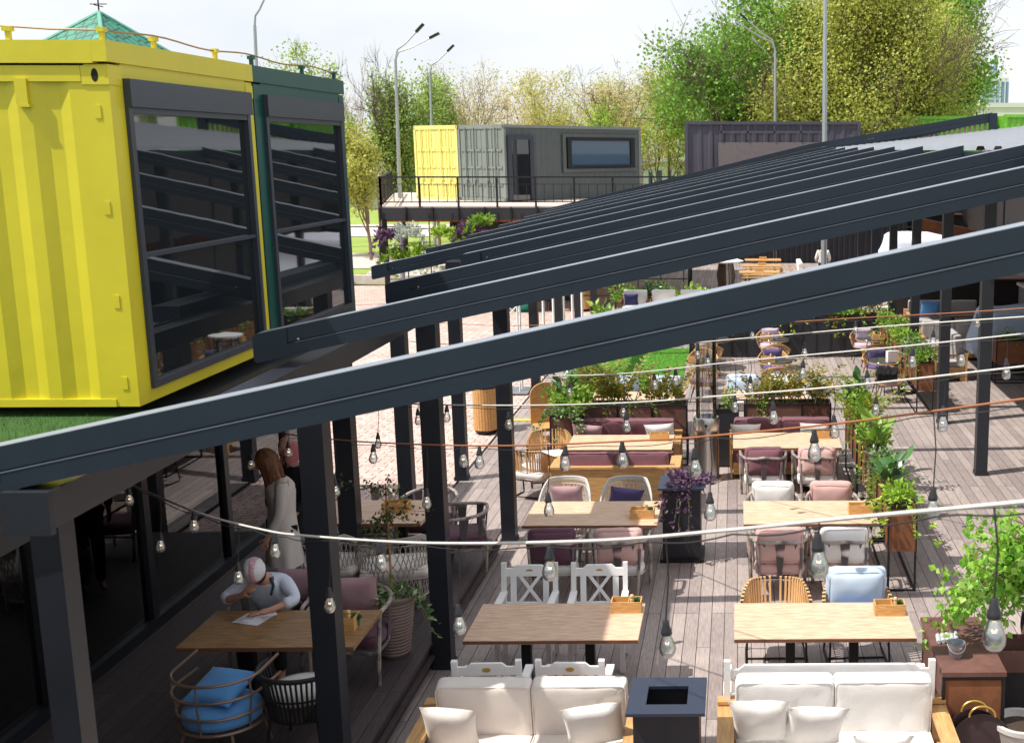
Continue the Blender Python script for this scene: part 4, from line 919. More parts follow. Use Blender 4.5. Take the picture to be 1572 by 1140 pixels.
# --- shaded platform on the left
def hoop_chair(label, loc, rz):
    t = thing('hoop_armchair', label, 'armchair', loc, rz)
    for k, (z, r) in enumerate(((.74, .36), (.60, .37), (.44, .345))):
        pts = [Vector((r, .30, z+.02 if k == 0 else z))] + [Vector((r*math.cos(a), -r*.95*math.sin(a), z)) for a in [PI*i/22 for i in range(23)]] + [Vector((-r, .30, z+.02 if k == 0 else z))]
        part('rail', MB().tube(pts, .013, 8).mesh(), M_BRONZE, t)
    part('seat_ring', MB().tube([Vector((.33*math.cos(2*PI*i/28), .33*math.sin(2*PI*i/28)*.97+.01, .30)) for i in range(28)], .015, 8, closed=True).mesh(), M_BRONZE, t)
    for a in (.12, .5, .88):
        c, s_ = math.cos(PI*a), math.sin(PI*a); part('upright', MB().tube([(.36*c, -.342*s_, .74), (.37*c, -.352*s_, .60), (.345*c, -.33*s_, .44), (.33*c, -.32*s_, .30)], .009, 6).mesh(), M_BRONZE, t)
    for sx in (-1, 1):
        for sy in (-1, 1): part('leg', MB().tube([(sx*.2, sy*.22, .30), (sx*.26, sy*.28, 0)], .014, 7).mesh(), M_BRONZE, t)
    b = MB(); b.lathe([(.001, 0), (.27, 0), (.31, .02), (.322, .07), (.30, .12), (.22, .145), (.001, .16)], 32, (0, .01, .31)); part('seat_cushion', b.mesh(angle=2), M_BLUE, t); return t
hoop_chair('bronze hoop armchair with bright blue round cushion in the shade', (-4.28, 9.28, .3), -.12)
pillow('bright blue pillow lying on the bronze hoop armchair', M_BLUE, (-4.30, 9.34, .3+.56), .28, -.25, .46, .44, .15, .0, 41)
t = thing('wicker_tub_chair', 'black woven tub chair with ivory cushion beside the hoop armchair', 'armchair', (-3.66, 9.42, .3), -.05)
b = MB()
def ts(a, v): c, s_ = math.cos(PI*(-.1+1.2*a)), math.sin(PI*(-.1+1.2*a)); k = .78+.22*v; return Vector((.34*k*c, -.32*k*s_, .30+v*.40))
for i in range(31): b.tube([ts(i/30, v/3) for v in range(4)], .010, 5)
for v in (0, .5): b.tube([ts(i/30, v) for i in range(31)], .010, 5)
part('shell', b.mesh(), M_BWICK, t)
b = MB(); b.tube([ts(i/30, 1) for i in range(31)], .022, 7); part('rim', b.mesh(), M_BWICK, t)
part('seat_cushion', MB().lathe([(.001, 0), (.24, 0), (.27, .03), (.26, .09), (.15, .12), (.001, .125)], 28, (0, 0, .44)).mesh(angle=2), M_IVORY, t)
for sx in (-1, 1):
    for sy in (-1, 1): part('leg', MB().tube([(sx*.2, sy*.2, .32), (sx*.23, sy*.23, 0)], .012, 6).mesh(), M_BLACK, t)
rope_chair('rope armchair in the shade behind the brown table, right seat with mauve pillow', (-3.66, 10.92, .3), PI-.1, M_DPLUM, None)
pillow('mauve pillow on the shaded armchair right of the man', M_MAUVE, (-3.72, 10.98, .3+.72), 1.2, PI+.1, .52, .46, .17, 0, 43)
rope_chair('rope armchair in which the man in the cap sits', (-4.46, 11.02, .3), PI, M_DPLUM, None)
pillow('mauve pillow between the seated man and his chair back', M_MAUVE, (-4.32, 11.27, .3+.72), 1.35, PI, .46, .40, .14, 0, 44)
lattice_chair('grey wicker armchair with cream cushion beside the rose pot', (-3.78, 12.62, .3), .22, M_GWICK, M_CREAM, .84, .84, group='large wicker armchairs in the shade')
lattice_chair('grey wicker armchair with cream cushion beside the standing woman', (-4.55, 12.70, .3), -.05, M_GWICK, M_CREAM, .84, .84, group='large wicker armchairs in the shade')
for i, (x, lb) in enumerate(((-4.6, 'left'), (-3.82, 'right'))):
    rope_chair(f'dark rope armchair facing us behind the rose tree table, {lb} one', (x, 14.38, .3), PI, M_DPLUM, None)
rope_chair('dark rope armchair seen side on at the platform edge', (-3.30, 13.75, .3), PI/2+.25, M_DPLUM, None)
# ---------------- planters, plants, columns, heater, sideboard ----------------
def planter(label, x0, x1, y0, y1, ztop_, zbot, legs=True, mats=None, ribs=3, side=None, group='corten steel planters on black stands', z0=0):
    cx, cy = (x0+x1)/2, (y0+y1)/2; w_, d_ = x1-x0, y1-y0; mm = mats or M_CORT
    t = thing('steel_planter', label, 'planter', (cx, cy, z0), 0, group)
    b = MB(); e = .02; h0, h1 = zbot, ztop_
    b.box(-w_/2, w_/2, -d_/2, -d_/2+e, h0, h1); b.box(-w_/2, w_/2, d_/2-e, d_/2, h0, h1); b.box(-w_/2, -w_/2+e, -d_/2+e, d_/2-e, h0, h1); b.box(w_/2-e, w_/2, -d_/2+e, d_/2-e, h0, h1); b.box(-w_/2+e, w_/2-e, -d_/2+e, d_/2-e, h0, h0+.02)
    part('box', b.mesh(bevel=.004), mm, t)
    b = MB(); e = .03
    for q in ((-w_/2-.012, w_/2+.012, -d_/2-.012, -d_/2+.008), (-w_/2-.012, w_/2+.012, d_/2-.008, d_/2+.012), (-w_/2-.012, -w_/2+.008, -d_/2+.008, d_/2-.008), (w_/2-.008, w_/2+.012, -d_/2+.008, d_/2-.008)): b.box(q[0], q[1], q[2], q[3], h1-.028, h1+.004)
    n = max(1, ribs)
    if w_ > d_:
        for i in range(n+1): x = -w_/2+.0+(w_)*i/n; b.box(x-.014, x+.014, -d_/2-.016, -d_/2-.001, h0-.01, h1-.03)
    else:
        for i in range(n+1): y = -d_/2+d_*i/n; b.box(-w_/2-.016, -w_/2-.001, y-.014, y+.014, h0-.01, h1-.03); b.box(w_/2+.001, w_/2+.016, y-.014, y+.014, h0-.01, h1-.03)
    part('rim', b.mesh(bevel=.002), M_BLACK, t)
    if legs:
        b = MB()
        for s in (-1, 1):
            for q in (-1, 1): b.box(s*w_/2-.013, s*w_/2+.013, q*d_/2-.013, q*d_/2+.013, 0, h0)
        for s in (-1, 1): b.box(-w_/2+.013, w_/2-.013, s*d_/2-.012, s*d_/2+.012, 0, .022); b.box(s*w_/2-.012, s*w_/2+.012, -d_/2+.013, d_/2-.013, 0, .022)
        part('stand', b.mesh(), M_BLACK, t)
    part('soil', MB().box(-w_/2+.02, w_/2-.02, -d_/2+.02, d_/2-.02, h1-.08, h1-.05).mesh(), M_SOIL, t); return t
R1 = [(13.66, 15.5), (15.62, 17.4), (17.52, 19.3)]
for i, (a, c) in enumerate(R1): planter('tall corten planter on black legs, %s of the row dividing the terrace' % ('nearest', 'middle', 'farthest')[i], 1.82, 2.14, a, c, 1.06, .50, mats=M_CORT)
for i, (a, c) in enumerate(((23.4, 25.5), (25.65, 27.8), (27.95, 30.0))): planter('corten planter with lush green, %s of the far row beside the right bistro tables' % ('nearest', 'middle', 'farthest')[i], 3.62, 3.94, a, c, 1.07, .49)
planter('long brown steel planter behind the left plum sofa', -2.58, -.84, 19.55, 19.95, 1.04, .45, mats=M_CORTD)
planter('long brown steel planter behind the right plum bench', .13, 1.58, 19.60, 20.0, 1.04, .45, mats=M_CORTD)
planter('square brown planter at the deck corner beside the strap armchairs', -3.02, -2.68, 18.9, 20.2, 1.0, .2, mats=M_CORTD)
planter('long black planter wall behind the bistro tables', -1.2, 3.85, 30.15, 30.6, 1.1, .02, legs=False, mats=M_BLKP, ribs=14, group='')
planter('black planter column with small green plant between the two brown planters', -.33, .02, 19.4, 19.8, 1.0, .02, legs=False, mats=M_BLKP, ribs=1, group='')
# leaf generators --------------------------------------------------------
LG = leafmat('fresh_green_leaf', [hexc(70, 120, 36), hexc(150, 186, 72), hexc(104, 152, 48), hexc(182, 200, 90)], .45)
LD = leafmat('deep_green_leaf', [hexc(34, 72, 40), hexc(80, 124, 62), hexc(48, 92, 56)], .3, .15)
LO = leafmat('olive_leaf', [hexc(112, 112, 30), hexc(176, 150, 52), hexc(88, 112, 36), hexc(140, 150, 50)], .4)
LL = leafmat('lime_leaf', [hexc(130, 176, 40), hexc(184, 210, 80), hexc(100, 150, 40)], .45)
LV = leafmat('variegated_leaf', [hexc(206, 216, 170), hexc(90, 134, 70), hexc(60, 104, 56), hexc(190, 206, 150)], .45)
LP = leafmat('purple_leaf', [hexc(84, 52, 84), hexc(140, 108, 140), hexc(58, 38, 62)], .4)
LS = leafmat('silver_leaf', [hexc(206, 214, 206), hexc(160, 176, 160), hexc(226, 230, 222)], .6)
def bush(name, label, c, ext, k, size, m, seed=0, hang=0, up=.6, width=.8, cat='plant', group=None, stems=10, aspect=1):
    k = int(k*1.5); ext = (ext[0]*1.12, ext[1]*1.1, ext[2]*1.15)
    rg = np.random.default_rng(seed); t = thing(name, label, cat, c, 0, group); ext = np.array(ext)
    ns = max(3, stems); ang = rg.uniform(0, 2*PI, ns); rr = rg.uniform(.2, 1, ns)**.6
    tips = np.stack([np.cos(ang)*rr*ext[0], np.sin(ang)*rr*ext[1], rg.uniform(.35, 1, ns)*ext[2]*(1.05-.35*rr)], 1)
    base = tips*np.array([.35, .35, 0]); b = MB(); P = []
    for i in range(ns):
        mid = base[i]*.4+tips[i]*.6; mid[2] = tips[i][2]*.75
        pts = [Vector(base[i]), Vector(mid), Vector(tips[i])]; b.tube(pts, [.006, .005, .002], 4)
        u = rg.uniform(.15, 1, max(1, k//ns)); q = np.outer((1-u)**2, base[i])+np.outer(2*u*(1-u), mid)+np.outer(u*u, tips[i]); P.append(q+rg.normal(0, 1, q.shape)*np.array([.16, .16, .12])*ext.mean())
    if hang:
        for i in range(hang):
            a = rg.uniform(0, 2*PI); p0 = np.array([math.cos(a)*ext[0]*.8, -abs(math.sin(a))*ext[1]*.9, .05]); L = rg.uniform(.2, .6)
            pts = [Vector(p0+np.array([math.cos(a)*.06*j+rg.normal(0, .01), -.035*j, .03-L*j*j/16])) for j in range(5)]; b.tube(pts, .003, 3)
            for p in pts[1:]: P.append(np.array(p)+rg.normal(0, .025, (7, 3)))
    P = np.concatenate(P); n = len(P); U = P/ext*np.array([1, 1, .5])+rnd_dirs(rg, n)*.9+np.array([0, 0, up-.4]); U /= np.linalg.norm(U, axis=1)[:, None]
    part('stem', b.mesh(), M_STEM, t)
    V = frames(U, rg)*width
    part('foliage', leafmesh(P, U, V, rg.uniform(.6, 1.2, n)*size, .3), m, t); return t
def zz(label, c, ext, nf, m=None, seed=0, group='leafy plants with arching fronds'):   # arching fronds of paired leaflets
    rg = np.random.default_rng(seed); t = thing('frond_plant', label, 'plant', c, 0, group); b = MB(); C, U, V, Sz = [], [], [], []
    for i in range(nf):
        bx = rg.uniform(-1, 1)*ext[0]; by = rg.uniform(-1, 1)*ext[1]; a = rg.uniform(0, 2*PI); L = ext[2]*rg.uniform(.65, 1.35); ln = rg.uniform(.25, .8)
        d = np.array([math.cos(a)*ln, math.sin(a)*ln*.6, 1]); pts = []
        for j in range(11):
            s = j/10*L; pts.append(np.array([bx, by, 0])+d*np.array([s+s*s*.5, s+s*s*.5, s-s*s*.28]))
        b.tube([Vector(p) for p in pts], [.009*(1-.08*j) for j in range(11)], 4)
        side = np.cross(d, [0, 0, 1.]); side /= np.linalg.norm(side)
        for j in range(2, 11):
            tg = pts[j]-pts[j-1]; tg /= np.linalg.norm(tg)
            for sg in (1, -1):
                u = tg*.45+side*sg+rg.normal(0, .18, 3); u /= np.linalg.norm(u); v = np.cross(u, np.cross(tg, side)); v = tg-u*np.dot(tg, u); v /= np.linalg.norm(v)+1e-9
                C.append(pts[j]); U.append(u); V.append(v*.75); Sz.append(rg.uniform(.10, .155)*(1.1-.04*j))
    part('stem', b.mesh(), M_STEM, t); part('foliage', leafmesh(np.array(C), np.array(U), np.array(V), np.array(Sz), .3), m or LO, t); return t
def bigleaf(label, c, n, size, m=None, seed=0, h=.45):
    rg = np.random.default_rng(seed); t = thing('rubber_plant', label, 'plant', c, 0, 'broad leaved rubber plants'); b = MB(); C, U, V, Sz = [], [], [], []
    for s in range(3):
        a = rg.uniform(0, 2*PI); tip = np.array([math.cos(a)*.12, math.sin(a)*.1, h*rg.uniform(.7, 1.1)]); b.tube([Vector((0, 0, 0)), Vector(tip*.5+np.array([.01, 0, .02])), Vector(tip)], [.012, .01, .006], 5)
        for j in range(n):
            p = tip*(.25+.75*j/n); a2 = j*2.4+s; u = np.array([math.cos(a2), math.sin(a2), rg.uniform(.1, .9)]); u /= np.linalg.norm(u); v = np.cross(u, [0, 0, 1.]); v /= np.linalg.norm(v)
            C.append(p+u*.03); U.append(u); V.append(v*1.0); Sz.append(size*rg.uniform(.7, 1.1))
    part('stem', b.mesh(), M_STEM, t)
    k = len(C); me = None; V_, F_ = [], []
    for c_, u, v, s in zip(C, U, V, Sz):      # oval blades with a midrib fold
        nn = np.cross(u, v); base = len(V_)
        for j in range(7):
            q = j/6; wd = math.sin(PI*min(1, q*1.02))**.75*.27*s; dz = -.18*q*q*s
            V_ += [list(c_+u*q*s+nn*dz-v*wd+nn*.05*s*math.sin(PI*q)), list(c_+u*q*s+nn*dz), list(c_+u*q*s+nn*dz+v*wd+nn*.05*s*math.sin(PI*q))]
        for j in range(6):
            o_ = base+j*3; F_ += [(o_, o_+1, o_+4, o_+3), (o_+1, o_+2, o_+5, o_+4)]
    me = bpy.data.meshes.new('blades'); me.from_pydata(V_, [], F_)
    for p in me.polygons: p.use_smooth = True
    part('foliage', me, m or LD, t); return t
zt = 1.02
zz('olive frond plant at the left end of the left brown planter', (-2.30, 19.75, zt), (.24, .12, .80), 20, seed=1)
zz('olive frond plant left of centre in the left brown planter', (-1.85, 19.75, zt), (.24, .12, .84), 19, seed=2)
zz('low olive frond plant right of centre in the left brown planter', (-1.30, 19.75, zt), (.22, .12, .62), 16, seed=3)
zz('small olive frond plant at the right end of the left brown planter', (-.95, 19.75, zt), (.06, .08, .44), 6, seed=31)
bush('ivy', 'trailing ivy over the front of the left brown planter', (-1.85, 19.62, 1.0), (.35, .08, .10), 60, .06, LG, 4, hang=3, stems=5)
zz('spreading olive frond plant at the left of the right brown planter', (.42, 19.8, zt), (.2, .12, .60), 13, seed=5)
zz('olive frond plant in the middle of the right brown planter', (.85, 19.8, zt), (.24, .12, .66), 16, seed=6)
zz('low olive frond plant at the right of the right brown planter', (1.3, 19.8, zt), (.2, .12, .56), 13, seed=7)
bush('ivy', 'trailing vine hanging down the left end of the right brown planter', (.38, 19.66, 1.0), (.18, .08, .08), 40, .06, LG, 8, hang=3, stems=5)
bigleaf('dark broad leaved plant in the corner planter beside the arched chair', (-2.92, 19.5, 1.0), 6, .26, LD, 3, .55)
bush('leafy_shrub', 'fresh green shrub in the corner planter behind the strap armchairs', (-2.78, 19.3, 1.0), (.28, .40, .50), 420, .11, LG, 9, stems=16)
bush('variegated_ivy', 'cream edged ivy spilling over the front of the corner planter', (-2.86, 18.98, .98), (.20, .14, .22), 260, .075, LV, 10, hang=9, stems=10)
zz('golden frond plant rising behind the corner planter', (-2.62, 20.3, 1.0), (.15, .2, .62), 9, seed=11)
bush('small_green_plant', 'small bright green plant in the black planter column', (-.15, 19.6, 1.0), (.15, .14, .30), 150, .06, LG, 12, stems=10)
# row 1 planter plants
zx = 1.04
bush('lime_vine', 'lime green vine at the near end of the nearest corten planter', (1.99, 13.90, zx), (.17, .24, .26), 230, .085, LL, 20, hang=5, stems=12)
bigleaf('broad dark leaved rubber plant in the nearest corten planter', (1.94, 14.45, zx), 6, .30, LD, 21, .42)
bush('green_vine', 'pale green vine behind the rubber plant in the nearest corten planter', (1.98, 15.1, zx), (.16, .28, .22), 240, .075, LG, 22, hang=4, stems=12)
bush('variegated_ivy', 'cream variegated ivy trailing over the middle corten planter front', (2.02, 15.80, zx), (.18, .26, .18), 280, .065, LV, 23, hang=9, stems=12)
bigleaf('striped broad leaved plant in the middle corten planter', (1.92, 16.3, zx), 7, .30, LG, 24, .50)
bush('leafy_shrub', 'bright feathery shrub in the middle corten planter', (1.98, 16.9, zx), (.20, .34, .42), 420, .08, LL, 25, hang=3, stems=16)
zz('tall frond plant at the near end of the farthest corten planter', (1.98, 17.8, zx), (.12, .22, .62), 11, seed=26)
bush('leafy_shrub', 'dense fresh shrub in the farthest corten planter', (1.92, 18.4, zx), (.26, .36, .50), 520, .10, LG, 27, hang=4, stems=18)
bigleaf('tall dark rubber plant at the far end of the dividing planters', (1.92, 18.9, zx), 8, .26, LD, 28, .68)
zz('yellow green frond plant at the far end of the dividing planters', (2.02, 19.15, zx), (.12, .12, .6), 10, seed=29, m=LL)
for i, y in enumerate((23.8, 24.7, 25.9, 26.8, 28.0, 29.2)):
    bush('leafy_shrub', 'green herb shrub, %s from the near end of the far corten planters' % ORD[i], (3.78, y, 1.04), (.22, .42, .30), 330, .09, (LG, LV, LG, LL, LG, LG)[i], 40+i, hang=3, stems=14)
for i, x in enumerate((-.6, .4, 1.2, 2.0, 2.9, 3.5)):
    bush('trailing_shrub', 'yellow green trailing shrub, %s from the left on the black planter wall' % ORD[i], (x, 30.35, 1.06), (.42, .18, .22 if i < 5 else .75), 300, .10, (LG, LO, LL, LO, LG, LO)[i], 50+i, hang=4, stems=14)
# black fire columns
def fire_col(label, x0, x1, y0, y1, h, plant):
    cx, cy = (x0+x1)/2, (y0+y1)/2; t = thing('fire_column', label, 'fire column', (cx, cy, 0), 0); w_ = (x1-x0)/2; d_ = (y1-y0)/2; o_ = .16
    b = MB(); i_ = w_-.05
    b.box(-i_, i_, -i_, -i_+.02, .05, h-.02); b.box(-i_, i_, i_-.02, i_, .05, h-.02); b.box(-i_, -i_+.02, -i_+.02, i_-.02, .05, h-.02); b.box(i_-.02, i_, -i_+.02, i_-.02, .05, h-.02); b.box(-.008, .008, -i_-.006, -i_-.0005, .3, h-.02)
    part('body', b.mesh(bevel=.004), M_BLKP, t)
    part('base', MB().box(-w_+.01, w_-.01, -w_+.01, w_-.01, 0, .05).mesh(bevel=.004), M_BLACK, t)
    b = MB()
    for q in ((-w_, w_, -d_, -o_), (-w_, w_, o_, d_), (-w_, -o_, -o_, o_), (o_, w_, -o_, o_)): b.box(q[0], q[1], q[2], q[3], h-.02, h+.005)
    part('top_plate', b.mesh(), mat('blue_black_steel', hexc(54, 62, 82), .4, .3, .15, 3), t)
    b = MB()
    for s in (-1, 1): b.box(s*.30-.012, s*.30+.012, -w_+.03, -w_+.05, 0, h-.3)
    part('inner_floor', MB().box(-i_+.02, i_-.02, -i_+.02, i_-.02, h-.30, h-.28).mesh(), M_SOIL, t)
    part('burner', MB().tube([(-.1, 0, h-.24), (.1, 0, h-.24)], .02, 8).mesh(), M_STEEL, t); return t
fire_col('low black fire column with open square top between the cream sofas', -.86, -.25, 8.50, 9.14, 1.0, 0)
fire_col('black fire column with purple plant beside the wicker chair table', -1.01, -.42, 14.66, 15.30, 1.0, 1)
bush('purple_trailing_plant', 'purple trailing plant in the second black fire column', (-.62, 14.98, .94), (.26, .24, .20), 380, .085, LP, 60, hang=7, stems=16)
# patio heater
t = thing('patio_heater', 'tall stainless patio heater with glass tube between the planters', 'patio heater', (-.49, 18.68, 0))
part('base', MB().lathe([(.001, 0), (.27, 0), (.27, .03), (.22, .05), (.001, .05)], 32).mesh(), M_STEEL, t)
part('body', MB().lathe([(.19, .05), (.20, .06), (.20, .80), (.205, .81), (.205, .835), (.21, .84), (.21, 1.02), (.20, 1.04), (.06, 1.05)], 36).mesh(), M_STEEL, t)
part('control_knob', MB().lathe([(.001, 0), (.025, 0), (.02, .03), (.001, .03)], 14, M=T(0, -.21, .93) @ Rx(PI/2)).mesh(), M_BLACK, t)
part('glass_tube', MB().lathe([(.165, 1.05), (.165, 2.32)], 32).mesh(), M_TUBEG, t)
b = MB()
for k in range(4): a = PI/4+k*PI/2; b.tube([(.185*math.cos(a), .185*math.sin(a), 1.03), (.195*math.cos(a), .195*math.sin(a), 2.36)], .009, 6)
for z in (1.5, 1.9, 2.3): b.tube([(.19*math.cos(2*PI*i/28), .19*math.sin(2*PI*i/28), z) for i in range(28)], .005, 5, closed=True)
part('guard_rods', b.mesh(), M_BLACK, t)
part('reflector', MB().lathe([(.001, 2.37), (.25, 2.36), (.255, 2.385), (.05, 2.42), (.001, 2.42)], 36).mesh(), M_WHITE, t)
t = thing('patio_heater', 'distant stainless patio heater with flat white hood behind the lawn', 'patio heater', (-.2, 33.5, 0))
part('body', MB().lathe([(.2, 0), (.2, 1.0), (.1, 1.05)], 24).mesh(), M_STEEL, t); part('glass_tube', MB().lathe([(.1, 1.05), (.1, 2.1)], 20).mesh(), M_TUBEG, t); part('reflector', MB().lathe([(.001, 2.25), (.4, 2.15), (.4, 2.17), (.001, 2.3)], 30).mesh(), M_WHITE, t)
# litter bins
def bin_(label, p):
    t = thing('litter_bin', label, 'bin', (p.x, p.y, 0), 0, 'round slatted litter bins')
    def sl():
        b = MB()
        for i in range(26):
            a = 2*PI*i/26; b.box(-.024, .024, .215, .232, .06, .86, Rz(a))
        return b.mesh(bevel=.003)
    part('slats', cm('binslat', sl), M_BOX, t); part('liner', cm('binl', lambda: MB().lathe([(.2, .0), (.214, .03), (.214, .86), (.19, .87)], 28).mesh()), M_BLACK, t)
    part('lid', cm('binlid', lambda: MB().lathe([(.235, .85), (.24, .87), (.235, .89), (.12, .90), (.11, .88)], 30).mesh()), M_BLACK, t)
bin_('round wooden slatted litter bin on the cobbles beside the deck', Vector((-4.74, 22.06, 0))); bin_('round wooden slatted litter bin far down the cobbles', gz(896, 476))
# sideboard, bucket, cutlery, trays
t = thing('service_sideboard', 'rust brown steel sideboard at the lower right with trays leaning on it', 'sideboard', (2.0, 10.02, 0))
part('top', MB().box(-.27, .28, -.60, .62, .86, .90).mesh(bevel=.005), M_CORTD, t)
b = MB(); b.box(-.25, .26, -.57, .60, .06, .86); part('cabinet', b.mesh(bevel=.004), M_CORTD, t)
b = MB()
for s in (-1, 1): b.box(.005+s*.257-.012, .005+s*.257+.012, -.592, -.57, 0, .86)
b.box(-.24, .25, -.592, -.572, .05, .075); b.box(-.24, .25, -.592, -.572, .83, .86); part('frame', b.mesh(), M_BLACK, t)
part('panel', MB().box(-.235, .245, -.578, -.571, .08, .82).mesh(), M_CORT, t)
for i, (x, y, z, r, lb) in enumerate(((2.06, 9.32, .30, .27, 'large round dark tray with brass handles leaning against the sideboard'), (2.0, 9.365, .36, .24, 'second round tray leaning behind the first with only its brass handle showing'))):
    t = thing('round_tray', lb, 'tray', (x, y, z), 0); Mx = Rx(PI/2-.12)
    part('plate', MB().lathe([(.001, 0), (r-.01, 0), (r, .03), (r-.008, .03), (r-.014, .008), (.001, .008)], 40, M=Mx).mesh(), mat('dark_tray', hexc(72, 56, 58), .35, .3), t)
    for s in (-1, 1): part('handle', MB().tube([Mx @ Vector((math.cos(a)*.11, s*(r-.02+.09*math.sin(a)), .045)) for a in [PI*j/12 for j in range(13)]], .009, 7).mesh(), mat('brass', hexc(196, 160, 80), .35, .5), t)
bp = gz(1467, 1008, .9)
t = thing('metal_bucket', 'small shiny bucket standing on the rust brown sideboard', 'bucket', (bp.x, bp.y, .9))
part('body', MB().lathe([(.05, 0), (.056, .01), (.075, .135), (.08, .14), (.072, .137), (.05, .02), (.001, .015)], 28).mesh(), M_GALV, t)
part('handle', MB().tube([(.078*math.cos(a), -.02-.07*math.sin(a), .13-.06*math.sin(a)) for a in [PI*j/14 for j in range(15)]], .0035, 5).mesh(), M_STEEL, t)
cp = gz(1450, 985, .9)
for i in range(5):
    o = solo('napkin_roll', cm('nap', lambda: MB().lathe([(.018, 0), (.022, .02), (.022, .15), (.014, .17)], 12, M=Rx(-PI/2) @ T(0, 0, 0)).mesh()), mat('striped_napkin', hexc(226, 226, 230), .8, 0, 0, 60, (1, 8, 1), c2=hexc(120, 122, 134)), 'striped rolled napkin, %s from the left of the five beside the bucket' % ORD[i], 'napkin', (cp.x-.06+.042*i, cp.y-.05+.012*i, .922), -.1, 'rolled napkins')
for i in range(7):
    q = gz(1478+(i % 3)*14, 956+i*4, .9)
    def fk():
        b = MB(); b.bar((0, 0, 0), (.13, 0, 0), .008, .003); b.prism([(.13, -.004, -.0015), (.145, -.012, -.0015), (.19, -.011, -.0015), (.19, .011, -.0015), (.145, .012, -.0015), (.13, .004, -.0015)], (0, 0, .003)); return b.mesh()
    solo('fork', cm('fork', fk), M_STEEL, 'steel fork, %s from the back of the cutlery laid out on the sideboard' % ORD[i], 'fork', (q.x-.08, q.y, .903), .12, 'cutlery on the sideboard')
t = thing('cutlery_crate', 'rust brown open crate at the right edge that a hand reaches into', 'crate', (2.56, 10.22, .62), 0)
b = MB()
for q in ((-.26, .3, -.2, -.18), (-.26, .3, .18, .2), (-.26, -.24, -.18, .18), (.28, .3, -.18, .18)): b.box(q[0], q[1], q[2], q[3], 0, .20)
b.box(-.24, .28, -.18, .18, 0, .015); part('box', b.mesh(bevel=.003), M_CORTD, t)
part('stand', MB().box(-.22, .26, -.16, .16, -.62, -.003).mesh(bevel=.003), M_BLACK, t)
# pots
pp = gz(1556, 1096, .45)
t = thing('round_pot', 'pale grey round pot with bare soil in the lower right corner', 'pot', (2.42, 9.42, 0))
part('body', MB().lathe([(.17, 0), (.18, .01), (.23, .40), (.245, .42), (.245, .46), (.205, .46), (.20, .42), (.19, .40)], 36).mesh(), mat('pale_concrete', hexc(206, 202, 196), .8, bump=.2), t)
part('soil', MB().lathe([(.001, .40), (.20, .40), (.20, .405), (.001, .43)], 24).mesh(), M_SOIL, t)
t = thing('ribbed_pot', 'tall ribbed grey brown pot on the platform edge holding a rose tree', 'pot', (-3.42, 11.25, .3))
prof = []
for i in range(34): z = .02+i*.0172; r = .145+.075*z/.6; prof.append((r+(.006 if i % 2 else -.002), z))
part('body', MB().lathe([(.13, 0)]+prof+[(.235, .60), (.24, .63), (.215, .635), (.205, .60)], 36).mesh(), M_TERRA, t)
part('soil', MB().lathe([(.001, .57), (.21, .575), (.20, .58), (.001, .60)], 24).mesh(), M_SOIL, t)
# rose tree: thin cane with sparse leaves
t = thing('rose_tree', 'thin standard rose with sparse dark leaves growing in the ribbed pot', 'tree', (-3.42, 11.25, .88)); rg = np.random.default_rng(77); b = MB()
b.tube([(0, 0, 0), (.004, 0, .5), (.0, .0, 1.18)], [.012, .011, .008], 6); part('trunk', b.mesh(), mat('cane_stem', hexc(176, 128, 78), .6), t)
b = MB(); P = []
for i in range(19):
    a = rg.uniform(0, 2*PI); z = rg.uniform(.55, 1.15); L = rg.uniform(.2, .5); up = rg.uniform(.0, 1.0)
    pts = [Vector((math.cos(a)*L*s, math.sin(a)*L*s*.6, z+up*L*s-.35*L*s*s+.02*math.sin(s*9+i))) for s in (0, .25, .5, .75, 1)]; b.tube(pts, [.005, .004, .003, .0025, .002], 4)
    for p in pts[2:]: P.append(np.array(p)+rg.normal(0, .03, (7, 3)))
P = np.concatenate(P); U = rnd_dirs(rg, len(P)); part('branches', b.mesh(), M_BARKD, t)
part('crown', leafmesh(P, U, frames(U, rg), rg.uniform(.03, .062, len(P))), leafmat('rose_leaf', [hexc(50, 70, 34), hexc(98, 110, 50), hexc(84, 60, 40)], .4), t)
bush('variegated_ivy', 'cream edged ivy round the foot of the rose tree', (-3.42, 11.22, .88), (.20, .2, .16), 170, .08, LV, 61, hang=2, stems=12)
# birch branches at the right
t = thing('birch_tree', 'young birch with hanging fresh green branches at the right edge', 'tree', (2.9, 10.15, 0)); rg = np.random.default_rng(5)
part('trunk', MB().tube([(0, 0, 0), (-.03, .02, .8), (-.02, 0, 1.5), (.02, .03, 2.2)], [.035, .032, .026, .015], 8).mesh(), M_BARK, t)
b = MB(); P = []
ends = [((1420, 968), 10.3), ((1458, 900), 10.1), ((1480, 858), 10.2), ((1500, 812), 10.4), ((1520, 930), 9.9), ((1545, 900), 10.3), ((1560, 870), 9.8), ((1490, 925), 10.1), ((1532, 850), 10.2), ((1560, 800), 10.3), ((1472, 930), 9.9), ((1512, 880), 10.4), ((1550, 935), 10.0), ((1500, 900), 9.8), ((1535, 885), 9.9), ((1566, 905), 10.2), ((1455, 945), 10.0), ((1545, 830), 10.0), ((1515, 850), 9.9), ((1575, 850), 10.0)]
